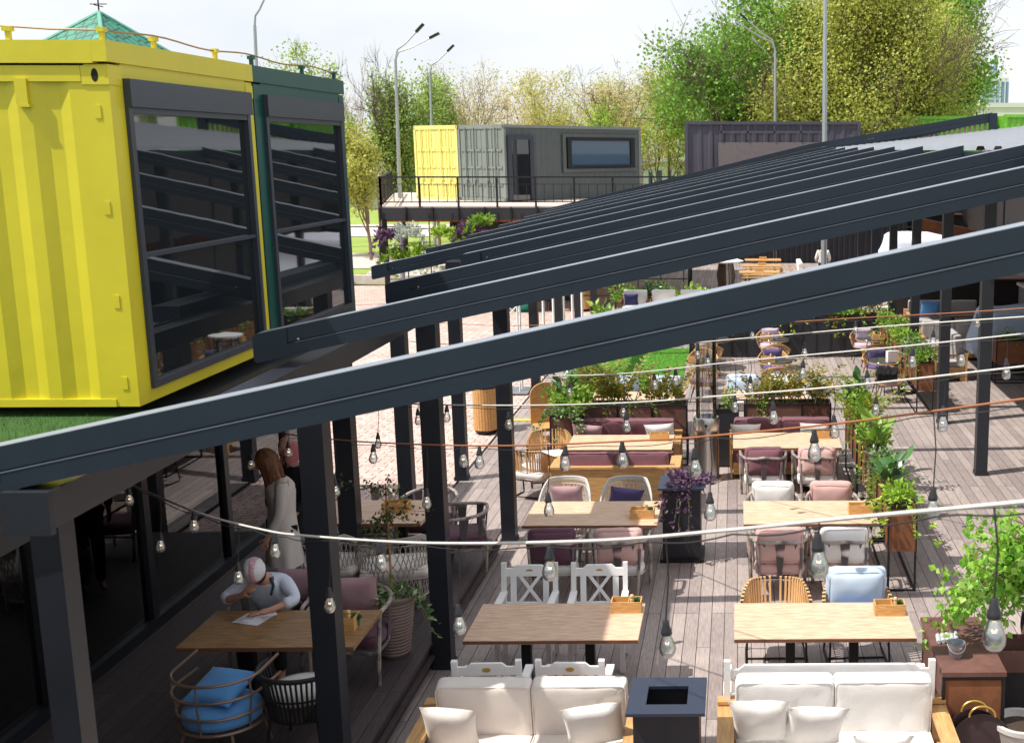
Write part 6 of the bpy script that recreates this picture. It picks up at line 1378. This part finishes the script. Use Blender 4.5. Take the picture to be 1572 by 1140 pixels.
drape('large pale cloth cover far under the roof between the posts', 6.2, 10.4, 47.5, 51.5, 1.9, 3, m=mat('pale_lilac_cloth', hexc(206, 210, 226), .8, 0, .05, 2))
t = thing('grey_cabinet', 'dark grey upright cabinet with pale top under the roof at the right edge', 'cabinet', (8.0, 30.5, 0)); part('body', MB().box(-.6, 1.2, -.5, .5, 0, 1.75).mesh(bevel=.01), mat('dark_grey_laminate', hexc(84, 80, 80), .6), t); part('top', MB().box(-.65, 1.25, -.55, .55, 1.753, 1.82).mesh(bevel=.01), M_GREYC, t)
solo('timber_beam', MB().bar((5.6, 37.0, 3.0), (9.5, 35.0, 2.2), .25, .35).mesh(bevel=.01), M_CORT, 'thick brown timber beam under the corrugated roof', 'beam')
t = thing('shade_block', 'long dark block standing in for roof shade and furniture behind the grey sofas', 'dark block', (7.6, 37.6, 0)); part('body', MB().box(-2.6, 2.6, -.3, .3, 0, 1.2).mesh(bevel=.01), mat('dark_hall', hexc(44, 38, 38), .8), t); part('top', MB().box(-2.7, 2.7, -.4, .4, 1.203, 1.25).mesh(bevel=.01), M_CORTD, t)  # dark block added to stand in for roof shade and furniture here
t = thing('bar_hall', 'dark bar hall closing the covered terrace at the right', 'building', (11, 20, 0)); part('wall', MB().box(0, .3, -4, 40, 0, 5.0).mesh(), mat('dark_hall', hexc(44, 38, 38), .8), t); part('wall', MB().box(-5.2, 0, 37, 37.2, 0, 5.0).mesh(), MATS['dark_hall'], t)
b = MB()
for i in range(10): b.box(-.05, -.003, -3+i*4, -2.85+i*4, 0, 4.9)
part('batten', b.mesh(), M_BLACK, t)
b = MB()
for z in (1.0, 1.6, 2.2): b.box(-3.8, -.3, 36.6, 36.99, z, z+.05)
part('shelf', b.mesh(), M_CORTD, t)
# white truss mast and poles on the plaza
q = gz(790, 600); t = thing('truss_mast', 'white aluminium truss mast on the cobbles beyond the litter bin', 'mast', (q.x, q.y, 0)); b = MB()
for x, y in ((-.15, -.15), (.15, -.15), (.15, .15), (-.15, .15)): b.tube([(x, y, 0), (x, y, 3.2)], .022, 6)
for i in range(10):
    z = i*.32
    for (x0, y0), (x1, y1) in (((-.15, -.15), (.15, -.15)), ((.15, -.15), (.15, .15)), ((.15, .15), (-.15, .15)), ((-.15, .15), (-.15, -.15))): b.tube([(x0, y0, z), (x1, y1, z+.32)], .010, 4)
part('truss', b.mesh(), M_WHITE, t); part('base', MB().box(-.35, .35, -.35, .35, 0, .03).mesh(), M_GALV, t)
for i, px in enumerate((826, 842, 858, 872, 887)):
    q = gy(px, 229, 30+i*.8); solo('white_pole', MB().tube([(0, 0, 0), (0, 0, 3.0)], .035, 8).mesh(), M_WHITE, 'slim white pole on the plaza edge, %s from the left' % ORD[i], 'pole', (q.x, q.y, 0), 0, 'slim white poles')
t = thing('teal_bowl', 'teal round bowl planter beside the truss mast on the plaza', 'planter', (gz(804, 476).x, gz(804, 476).y, 0)); part('body', MB().lathe([(.25, 0), (.5, .3), (.55, .55), (.5, .55), (.001, .4)], 24).mesh(), mat('teal_plastic', hexc(40, 160, 140), .4), t)
# ---------------- people ----------------
def skinmesh(nodes, edges, sub=2, root=None):
    """nodes: name -> (x,y,z,rx[,ry]); returns an evaluated mesh grown round the edges"""
    names = list(nodes); idx = {n: i for i, n in enumerate(names)}
    me = bpy.data.meshes.new('sk'); me.from_pydata([nodes[n][:3] for n in names], [(idx[a], idx[b_]) for a, b_ in edges], [])
    o = bpy.data.objects.new('sk', me); COL.objects.link(o); md = o.modifiers.new('s', 'SKIN'); md.use_smooth_shade = True
    for n in names:
        v = me.skin_vertices[0].data[idx[n]]; r = nodes[n][3:]; v.radius = (r[0], r[1] if len(r) > 1 else r[0]); v.use_root = (n == (root or names[0]))
    s = o.modifiers.new('u', 'SUBSURF'); s.levels = sub; s.render_levels = sub
    dg = bpy.context.evaluated_depsgraph_get(); m2 = bpy.data.meshes.new_from_object(o.evaluated_get(dg)); bpy.data.objects.remove(o)
    m2.materials.clear()
    for p in m2.polygons: p.use_smooth = True
    return m2
def hand(nodes, edges, pre, wrist, d, palm, curl=.4, s=1.0):
    """five fingers from a palm; d: direction of the hand, palm: palm normal"""
    d = Vector(d).normalized(); p = Vector(palm).normalized(); side = d.cross(p).normalized(); w_ = Vector(wrist)
    k = w_+d*.045*s; nodes[pre+'pm'] = (*k, .026*s, .016*s); edges.append((wrist_name[pre], pre+'pm'))
    for i, (off, L) in enumerate(((-.030, .062), (-.010, .072), (.011, .068), (.030, .052))):
        base = w_+d*.088*s+side*off*s; nodes[f'{pre}k{i}'] = (*base, .0115*s); edges.append((pre+'pm', f'{pre}k{i}')); q = base; dd = d.copy(); prev = f'{pre}k{i}'
        for j in range(3): dd = (dd-p*curl*-1*.55).normalized() if False else (dd+p*curl*.5).normalized(); q = q+dd*L*s*(.45, .32, .26)[j]; nodes[f'{pre}f{i}{j}'] = (*q, (.009, .0082, .0068)[j]*s); edges.append((prev, f'{pre}f{i}{j}')); prev = f'{pre}f{i}{j}'
    q = w_+d*.03*s-side*.028*s; nodes[pre+'t0'] = (*q, .013*s); edges.append((pre+'pm', pre+'t0')); q2 = q+(d*.6-side*.7+p*.3).normalized()*.038*s; nodes[pre+'t1'] = (*q2, .010*s); edges.append((pre+'t0', pre+'t1')); q3 = q2+(d*.9-side*.2+p*.3).normalized()*.028*s; nodes[pre+'t2'] = (*q3, .008*s); edges.append((pre+'t1', pre+'t2'))
wrist_name = {}
def headmesh(M, s=1.0):
    """ellipsoid head with brow, nose, chin, ears; local: face towards -Y, z up"""
    b = MB()
    def fn(u, v):
        th = u*2*PI; ph = (v-.5)*PI; x, y, z = math.cos(ph)*math.sin(th)*.076, -math.cos(ph)*math.cos(th)*.095, math.sin(ph)*.118
        if z < 0: k = 1+z*2.6; x *= max(.5, k*.98+.02); y = y*(max(.7, 1+z*1.2)) if y > 0 else y*(1+z*.5)
        f = max(0, -y/.095)
        if abs(x) < .02 and -.035 < z < .03: y -= .020*(1-abs(x)/.02)*(1-(z+.035)/.065)*f
        if abs(abs(x)-.032) < .018 and abs(z-.012) < .018: y += .010*(1-abs(abs(x)-.032)/.018)*f
        if abs(x) < .026 and abs(z+.058) < .010: y -= .006*f
        return M @ Vector((x*s, y*s, z*s))
    b.grid(fn, 48, 36)
    for sx in (-1, 1): b.lathe([(.001, 0), (.016, .002), (.022, .010), (.016, .014), (.001, .006)], 12, M=M @ T(sx*.074*s, .008*s, -.005*s) @ Ry(sx*1.45) @ Matrix.Diagonal((.75*s, 1.25*s, s, 1)))
    bmesh.ops.remove_doubles(b.bm, verts=b.bm.verts, dist=.0003); return b
def join(a, b_):
    bm = bmesh.new(); bm.from_mesh(a); bm.from_mesh(b_); me = bpy.data.meshes.new('body'); bm.to_mesh(me); bm.free()
    for p in me.polygons: p.use_smooth = True
    return me
def blob(fn, nu=28, nv=18, sol=0):
    b = MB(); b.grid(fn, nu, nv); return b.mesh(angle=3)
M_SHIRT = mat('pale_blue_shirt', hexc(222, 228, 246), .85, 0, .06, 6, bump=.4, bscale=26)
M_COAT = mat('light_grey_coat', hexc(220, 210, 204), .9, 0, .06, 6, bump=.3, bscale=30)
M_HAIR = mat('auburn_hair', hexc(120, 70, 46), .5, 0, .45, 30, (14, 14, 1), .5, 50)
M_DHAIR = mat('dark_hair', hexc(44, 34, 30), .6, 0, .3, 30)
M_DCL = mat('dark_clothes', hexc(34, 34, 40), .9, 0, .2, 8, bump=.3, bscale=30)
# man leaning over the brown table (faces the camera)
O = Vector((-4.44, 10.95, .3)); t = thing('person', 'seated man in striped cap and pale shirt bent over papers on the brown table', 'person', O)
n = dict(pelvis=(0, .02, .50, .15, .12), belly=(0, -.05, .68, .14, .11), chest=(.0, -.16, .88, .16, .11), neck0=(0, -.27, 1.00, .062, .06), neck=(0, -.33, 1.05, .055, .055), skull=(0, -.39, 1.11, .06, .06),
         shL=(-.17, -.20, .95, .062), elL=(-.36, -.34, .815, .044), wrL=(-.13, -.44, .905, .028), shR=(.17, -.19, .95, .062), elR=(.31, -.33, .812, .044), wrR=(.12, -.52, .785, .027),
         hpL=(-.10, .0, .47, .09), knL=(-.16, -.42, .50, .062), anL=(-.16, -.42, .10, .042), toL=(-.17, -.56, .04, .035), hpR=(.10, .0, .47, .09), knR=(.16, -.42, .50, .062), anR=(.16, -.40, .10, .042), toR=(.17, -.54, .04, .035))
e = [('pelvis', 'belly'), ('belly', 'chest'), ('chest', 'neck0'), ('neck0', 'neck'), ('neck', 'skull'), ('chest', 'shL'), ('shL', 'elL'), ('elL', 'wrL'), ('chest', 'shR'), ('shR', 'elR'), ('elR', 'wrR'), ('pelvis', 'hpL'), ('hpL', 'knL'), ('knL', 'anL'), ('anL', 'toL'), ('pelvis', 'hpR'), ('hpR', 'knR'), ('knR', 'anR'), ('anR', 'toR')]
wrist_name.update(ml='wrL', mr='wrR'); bn, be = dict(n), list(e)
hand(bn, be, 'ml', n['wrL'][:3], (.55, -.1, .55), (.2, .5, -.3), 1.1); hand(bn, be, 'mr', n['wrR'][:3], (-.75, -.35, -.04), (0, 0, -1), .12)
HM = T(.0, -.43, 1.13) @ Rx(.95) @ Rz(.12)
part('body', join(skinmesh(bn, be), headmesh(HM).mesh(angle=3)), M_SKIN, t)
sn = dict(pelvis=(0, .03, .56, .17, .135), belly=(0, -.05, .68, .168, .138), chest=(0, -.15, .87, .185, .135), col=(0, -.26, .99, .085, .08), shL=(-.18, -.20, .94, .082), eL=(-.36, -.335, .822, .064), fL=(-.26, -.385, .852, .058), shR=(.18, -.19, .94, .082), eR=(.32, -.33, .82, .064), fR=(.225, -.42, .805, .056))
part('shirt', skinmesh(sn, [('pelvis', 'belly'), ('belly', 'chest'), ('chest', 'col'), ('chest', 'shL'), ('shL', 'eL'), ('eL', 'fL'), ('chest', 'shR'), ('shR', 'eR'), ('eR', 'fR')]), M_SHIRT, t)
part('trousers', skinmesh({'p': (0, .03, .50, .17, .135), 'a': (-.11, 0, .48, .105), 'b': (-.165, -.43, .51, .078), 'c': (-.165, -.42, .14, .06), 'd': (.11, 0, .48, .105), 'f': (.165, -.43, .51, .078), 'g': (.165, -.41, .14, .06)}, [('p', 'a'), ('a', 'b'), ('b', 'c'), ('p', 'd'), ('d', 'f'), ('f', 'g')]), M_DCL, t)
m, nn_, p_ = newmat('striped_cap'); L_ = nn_.links; tcn = N(nn_, 'ShaderNodeTexCoord'); sx_ = N(nn_, 'ShaderNodeSeparateXYZ'); L_.new(tcn.outputs['Generated'], sx_.inputs[0])
ck = N(nn_, 'ShaderNodeTexChecker', Scale=34); ck.inputs[1].default_value = hexc(196, 60, 84); ck.inputs[2].default_value = hexc(226, 222, 228); L_.new(tcn.outputs['Generated'], ck.inputs[0])
m1 = N(nn_, 'ShaderNodeMath', operation='SUBTRACT'); m1.inputs[1].default_value = .60; L_.new(sx_.outputs[0], m1.inputs[0]); m2_ = N(nn_, 'ShaderNodeMath', operation='ABSOLUTE'); L_.new(m1.outputs[0], m2_.inputs[0]); m3 = N(nn_, 'ShaderNodeMath', operation='LESS_THAN'); m3.inputs[1].default_value = .12; L_.new(m2_.outputs[0], m3.inputs[0])
mx_ = N(nn_, 'ShaderNodeMixRGB'); mx_.inputs[1].default_value = hexc(226, 222, 228); L_.new(m3.outputs[0], mx_.inputs[0]); L_.new(ck.outputs[0], mx_.inputs[2]); L_.new(mx_.outputs[0], p_.inputs['Base Color']); p_.inputs['Roughness'].default_value = .9
def cap(u, v):
    th = u*2*PI; ph = v*PI/2*1.12; r = math.cos(ph-PI*.06); x, y, z = math.sin(th)*r, -math.cos(th)*r, math.sin(ph-PI*.06)
    return HM @ (Vector((x*.098, y*.118+.012, z*.125+.022))*(1+.05*noise.noise(Vector((x*3, y*3, z*3)))))
part('cap', blob(cap), m, t)
part('beard', blob(lambda u, v: HM @ Vector((math.sin((u-.5)*PI*1.1)*(.079-.014*v), -math.cos((u-.5)*PI*1.1)*(.094-.010*v)+.003, -.045-.066*v)), 20, 8), M_DHAIR, t)
part('hair', blob(lambda u, v: HM @ Vector((math.cos(u*PI)*.082, math.sin(u*PI)*.098, .03-.10*v)), 20, 8), M_DHAIR, t)
part('scarf', skinmesh({'a': (.07, -.27, 1.02, .016), 'b': (.11, -.30, .95, .014), 'c': (.09, -.335, .86, .012)}, [('a', 'b'), ('b', 'c')], 1), mat('dark_green_cord', hexc(40, 62, 66), .8), t)
def sheet_of_paper(label, px, py, rz, w_=.21, h_=.297, z=1.052, k=0):
    q = gz(px, py, z); b = MB(); b.grid(lambda u, v: ((u-.5)*w_, (v-.5)*h_, .002*math.sin(u*5+k)+.002+.006*(u*v)**3*k), 6, 6); t = thing('paper_sheet', label, 'paper', (q.x, q.y, z), rz); part('sheet', b.mesh(angle=3), mat('paper_white', hexc(232, 232, 236), .8), t)
    b = MB(); rg = random.Random(k+3)
    for i in range(9):
        yy = h_*.4-i*.028; b.box(-w_*.4, -w_*.4+rg.uniform(.05, .15), yy, yy+.004, .0085, .009)
    part('print', b.mesh(), mat('printed_ink', hexc(150, 90, 110), .8), t)
sheet_of_paper('printed white sheet under the seated man\'s hand', 388, 950, -.25, .27, .24); sheet_of_paper('second crumpled white sheet to the right of the printed one', 410, 942, .5, .16, .14, 1.056, 1)
# woman in grey coat (profile to the left, head bowed)
O = Vector((-4.86, 12.35, .3)); O = Vector((gy(432, 800, 12.3).x, 12.3, .3)); t = thing('person', 'standing woman with long auburn hair and light grey coat, seen from the side', 'person', O)
t.scale = (1.1, 1.1, 1.1)
RZ = Rz(-1.15)      # built facing -Y, turned towards the glass at the left
def rn(d):
    o_ = {}
    for k_, v in d.items(): q = RZ @ Vector(v[:3]); o_[k_] = (*q, *v[3:])
    return o_
n = rn(dict(pelvis=(0, 0, .92, .13, .11), belly=(0, 0, 1.06, .12, .10), chest=(0, .02, 1.24, .135, .10), neck0=(0, -.01, 1.40, .05), neck=(0, -.04, 1.46, .048), skull=(0, -.07, 1.53, .055), shL=(-.16, .02, 1.34, .05), elL=(-.21, .02, 1.06, .04), wrL=(-.20, -.08, .84, .026), shR=(.16, .02, 1.34, .05), elR=(.20, -.02, 1.06, .04), wrR=(.18, -.14, .86, .026),
       hpL=(-.09, 0, .88, .085), knL=(-.09, -.01, .48, .055), anL=(-.09, .02, .09, .038), toL=(-.09, -.12, .035, .032), hpR=(.09, 0, .88, .085), knR=(.09, -.01, .48, .055), anR=(.09, .02, .09, .038), toR=(.09, -.12, .035, .032)))
wrist_name.update(wl='wrL', wr='wrR'); bn, be = dict(n), list(e); hand(bn, be, 'wl', n['wrL'][:3], RZ @ Vector((0, -.2, -1)), RZ @ Vector((1, 0, 0)), .35, .92); hand(bn, be, 'wr', n['wrR'][:3], RZ @ Vector((0, -.4, -1)), RZ @ Vector((-1, 0, 0)), .35, .92)
HM = RZ @ T(0, -.10, 1.56) @ Rx(.45)
part('body', join(skinmesh(bn, be), headmesh(HM, .97).mesh(angle=3)), M_SKIN, t)
def coat(u, v):
    a = u*2*PI; z = 1.40-v*.86; r = np.interp(v, [0, .05, .15, .4, .6, 1], [.065, .12, .165, .150, .165, .215]); rx = r*1.18; ry = r*(.85 if v > .1 else .95)
    fold = 1+.035*math.sin(a*7+v*3)*v+.03*noise.noise(Vector((math.cos(a)*2, math.sin(a)*2, v*4)))
    return RZ @ Vector((math.sin(a)*rx*fold, -math.cos(a)*ry*fold+.01, z+.012*math.sin(a*3)*v))
part('coat', blob(coat, 48, 30), M_COAT, t)
part('sleeves', skinmesh(rn({'c': (0, .02, 1.33, .07), 'a': (-.165, .02, 1.345, .066), 'b': (-.215, .02, 1.06, .056), 'd': (-.205, -.07, .87, .047), 'e': (.165, .02, 1.345, .066), 'f': (.205, -.02, 1.06, .056), 'g': (.185, -.125, .89, .047)}), [('c', 'a'), ('a', 'b'), ('b', 'd'), ('c', 'e'), ('e', 'f'), ('f', 'g')]), M_COAT, t)
part('trousers', skinmesh(rn({'p': (0, 0, .92, .135, .115), 'a': (-.09, 0, .86, .095), 'b': (-.09, -.01, .48, .066), 'c': (-.09, .02, .10, .052), 'd': (.09, 0, .86, .095), 'f': (.09, -.01, .48, .066), 'g': (.09, .02, .10, .052)}), [('p', 'a'), ('a', 'b'), ('b', 'c'), ('p', 'd'), ('d', 'f'), ('f', 'g')]), M_DCL, t)
def hair(u, v):
    a = (u-.5)*2*PI*.80+PI
    if v < .4: k = v/.4; ph = PI/2*(1-k); r = math.cos(ph); p = Vector((math.sin(a)*r*.092, -math.cos(a)*r*.108+.012, math.sin(ph)*.128+.004)); q = HM @ p
    else:
        k = (v-.4)/.6; p = Vector((math.sin(a)*.092*(1-.1*k), -math.cos(a)*.108+.012, .004)); q = HM @ p; back = RZ @ Vector((0, 1, 0)); q = q+Vector((0, 0, -.40*k))+back*(.03*k+.03*math.sin(k*3)); q += Vector((noise.noise(Vector((a*5, k*2, 1))), noise.noise(Vector((a*5, k*2, 7))), 0))*.02*k
    return q
part('hair', blob(hair, 44, 24), M_HAIR, t)
def strands(seed, k=150):
    rg = random.Random(seed); b = MB()
    for i in range(k):
        u = rg.uniform(.02, .98); l = rg.uniform(.75, 1.06); pts = [hair(u, .12+(.88*l)*j/9)+Vector((rg.gauss(0, .004), rg.gauss(0, .004), 0)) for j in range(10)]; b.tube(pts, [.0035]*9+[.001], 3)
    return b.mesh()
part('hair_strands', strands(1), mat('light_auburn', hexc(150, 96, 62), .4, 0, .5, 40), t)
# dark clothed person behind her, face hidden by the beam
O = Vector((gy(455, 780, 13.0).x, 13.0, .3)); t = thing('person', 'person in dark clothes with pink headscarf behind the woman in the coat', 'person', O)
RZ = Rz(-.7); n2 = {k_: v for k_, v in rn(dict(pelvis=(0, 0, .98, .15, .12), belly=(0, 0, 1.12, .14, .11), chest=(0, .02, 1.32, .16, .12), neck0=(0, -.01, 1.50, .055), neck=(0, -.03, 1.57, .052), skull=(0, -.05, 1.64, .055), shL=(-.19, .02, 1.43, .058), elL=(-.25, .02, 1.14, .046), wrL=(-.22, -.12, .95, .028), shR=(.19, .02, 1.43, .058), elR=(.24, 0, 1.14, .046), wrR=(.20, -.15, .96, .028),
       hpL=(-.1, 0, .93, .09), knL=(-.1, -.01, .5, .06), anL=(-.1, .02, .09, .04), toL=(-.1, -.14, .035, .034), hpR=(.1, 0, .93, .09), knR=(.1, -.01, .5, .06), anR=(.1, .02, .09, .04), toR=(.1, -.14, .035, .034))).items()}
wrist_name.update(dl='wrL', dr='wrR'); bn, be = dict(n2), list(e); hand(bn, be, 'dl', n2['wrL'][:3], (0, 0, -1), (1, 0, 0), .4); hand(bn, be, 'dr', n2['wrR'][:3], (0, 0, -1), (-1, 0, 0), .4)
HM = RZ @ T(0, -.06, 1.70) @ Rx(.25); part('body', join(skinmesh(bn, be), headmesh(HM).mesh(angle=3)), M_SKIN, t)
part('jacket', skinmesh(rn({'p': (0, 0, .92, .18, .15), 'b': (0, 0, 1.12, .17, .14), 'c': (0, .02, 1.33, .185, .14), 'n': (0, 0, 1.48, .08), 'a': (-.19, .02, 1.43, .076), 'e1': (-.25, .02, 1.14, .062), 'w1': (-.225, -.10, .99, .05), 'a2': (.19, .02, 1.43, .076), 'e2': (.24, 0, 1.14, .062), 'w2': (.205, -.13, 1.0, .05)}), [('p', 'b'), ('b', 'c'), ('c', 'n'), ('c', 'a'), ('a', 'e1'), ('e1', 'w1'), ('c', 'a2'), ('a2', 'e2'), ('e2', 'w2')]), M_DCL, t)
part('trousers', skinmesh(rn({'p': (0, 0, .95, .155, .13), 'a': (-.1, 0, .9, .1), 'b': (-.1, -.01, .5, .075), 'c': (-.1, .02, .10, .06), 'd': (.1, 0, .9, .1), 'f': (.1, -.01, .5, .075), 'g': (.1, .02, .10, .06)}), [('p', 'a'), ('a', 'b'), ('b', 'c'), ('p', 'd'), ('d', 'f'), ('f', 'g')]), M_DCL, t)
part('headscarf', blob(lambda u, v: HM @ Vector((math.sin((u-.5)*5.0+PI)*.10*math.cos(v*PI*.75-PI/2*.95 if v < .7 else .1), -math.cos((u-.5)*5.0+PI)*.118*math.cos(v*PI*.75-PI/2*.95 if v < .7 else .1)+.01, .13-.30*v)), 30, 16), mat('pink_cloth', hexc(206, 120, 128), .85, bump=.3, bscale=20), t)
# person at the right edge reaching into the crate
O = Vector((2.86, 10.62, 0)); t = thing('person', 'person with long brown hair at the right edge, hands in the cutlery crate', 'person', O); RZ = Rz(.35)
n = rn(dict(pelvis=(0, .05, .92, .13, .11), belly=(0, 0, 1.04, .12, .10), chest=(0, -.10, 1.18, .135, .10), neck0=(0, -.19, 1.30, .05), neck=(0, -.23, 1.35, .048), skull=(0, -.27, 1.39, .055), shL=(-.16, -.12, 1.24, .05), elL=(-.22, -.18, .98, .038), wrL=(-.14, -.36, .82, .026), shR=(.16, -.12, 1.24, .05), elR=(.22, -.16, .98, .038), wrR=(.08, -.38, .83, .026),
       hpL=(-.09, .04, .88, .085), knL=(-.09, 0, .48, .055), anL=(-.09, .04, .09, .038), toL=(-.09, -.1, .035, .032), hpR=(.09, .04, .88, .085), knR=(.09, 0, .48, .055), anR=(.09, .04, .09, .038), toR=(.09, -.1, .035, .032)))
wrist_name.update(rl='wrL', rr='wrR'); bn, be = dict(n), list(e); hand(bn, be, 'rl', n['wrL'][:3], RZ @ Vector((-.45, -.75, -.35)), (0, 0, -1), .5, .95); hand(bn, be, 'rr', n['wrR'][:3], RZ @ Vector((-.6, -.6, -.35)), (0, 0, -1), .5, .95)
HM = RZ @ T(0, -.31, 1.42) @ Rx(.8); part('body', join(skinmesh(bn, be), headmesh(HM, .97).mesh(angle=3)), mat('fair_skin', hexc(226, 170, 156), .5, 0, .06, 8), t)
part('dress', skinmesh(rn({'k': (0, .05, .62, .19, .16), 'p': (0, .05, .92, .16, .13), 'b': (0, 0, 1.04, .14, .12), 'c': (0, -.10, 1.18, .155, .12), 'a': (-.165, -.12, 1.24, .065), 'a1': (-.19, -.145, 1.12, .058), 'd': (.165, -.12, 1.24, .065), 'd1': (.19, -.14, 1.12, .058)}), [('k', 'p'), ('p', 'b'), ('b', 'c'), ('c', 'a'), ('a', 'a1'), ('c', 'd'), ('d', 'd1')]), M_DCL, t)
part('hair', blob(hair, 44, 24), M_HAIR, t)
# far standing person in white shirt
O = Vector((gy(1265, 229, 45.5).x, 45.5, 0)); t = thing('person', 'person in white shirt seen from behind at the far end', 'person', O); RZ = Rz(PI)
n = rn(dict(pelvis=(0, 0, .95, .14, .12), belly=(0, 0, 1.1, .14, .11), chest=(0, .02, 1.3, .16, .12), neck0=(0, 0, 1.48, .055), neck=(0, -.02, 1.53, .052), skull=(0, -.03, 1.6, .055), shL=(-.19, .02, 1.41, .058), elL=(-.26, .02, 1.13, .044), wrL=(-.22, -.15, 1.0, .028), shR=(.19, .02, 1.41, .058), elR=(.26, 0, 1.13, .044), wrR=(.22, -.15, 1.0, .028),
       hpL=(-.1, 0, .9, .09), knL=(-.1, -.01, .5, .06), anL=(-.1, .02, .09, .04), toL=(-.1, -.14, .035, .034), hpR=(.1, 0, .9, .09), knR=(.1, -.01, .5, .06), anR=(.1, .02, .09, .04), toR=(.1, -.14, .035, .034)))
wrist_name.update(fl='wrL', fr='wrR'); bn, be = dict(n), list(e); hand(bn, be, 'fl', n['wrL'][:3], RZ @ Vector((0, -1, 0)), (0, 0, -1), .4); hand(bn, be, 'fr', n['wrR'][:3], RZ @ Vector((0, -1, 0)), (0, 0, -1), .4)
HM = RZ @ T(0, -.05, 1.66); part('body', join(skinmesh(bn, be), headmesh(HM).mesh(angle=3)), M_SKIN, t)
part('shirt', skinmesh(rn({'p': (0, 0, .88, .18, .145), 'b': (0, 0, 1.1, .17, .135), 'c': (0, .02, 1.3, .185, .14), 'n': (0, 0, 1.45, .08), 'a': (-.19, .02, 1.41, .076), 'e1': (-.26, .02, 1.13, .06), 'w1': (-.235, -.10, 1.03, .05), 'a2': (.19, .02, 1.41, .076), 'e2': (.26, 0, 1.13, .06), 'w2': (.235, -.10, 1.03, .05)}), [('p', 'b'), ('b', 'c'), ('c', 'n'), ('c', 'a'), ('a', 'e1'), ('e1', 'w1'), ('c', 'a2'), ('a2', 'e2'), ('e2', 'w2')]), M_IVORY, t)
part('trousers', skinmesh(rn({'p': (0, 0, .95, .155, .13), 'a': (-.1, 0, .9, .1), 'b': (-.1, -.01, .5, .075), 'c': (-.1, .02, .10, .06), 'd': (.1, 0, .9, .1), 'f': (.1, -.01, .5, .075), 'g': (.1, .02, .10, .06)}), [('p', 'a'), ('a', 'b'), ('b', 'c'), ('p', 'd'), ('d', 'f'), ('f', 'g')]), M_DCL, t)
part('hair', blob(lambda u, v: HM @ Vector((math.sin(u*2*PI)*.086*math.cos(PI/2*(1-v*1.1)), -math.cos(u*2*PI)*.104*math.cos(PI/2*(1-v*1.1))+.012, .125*math.sin(PI/2*(1-v*1.1))+.01)), 24, 12), M_DHAIR, t)
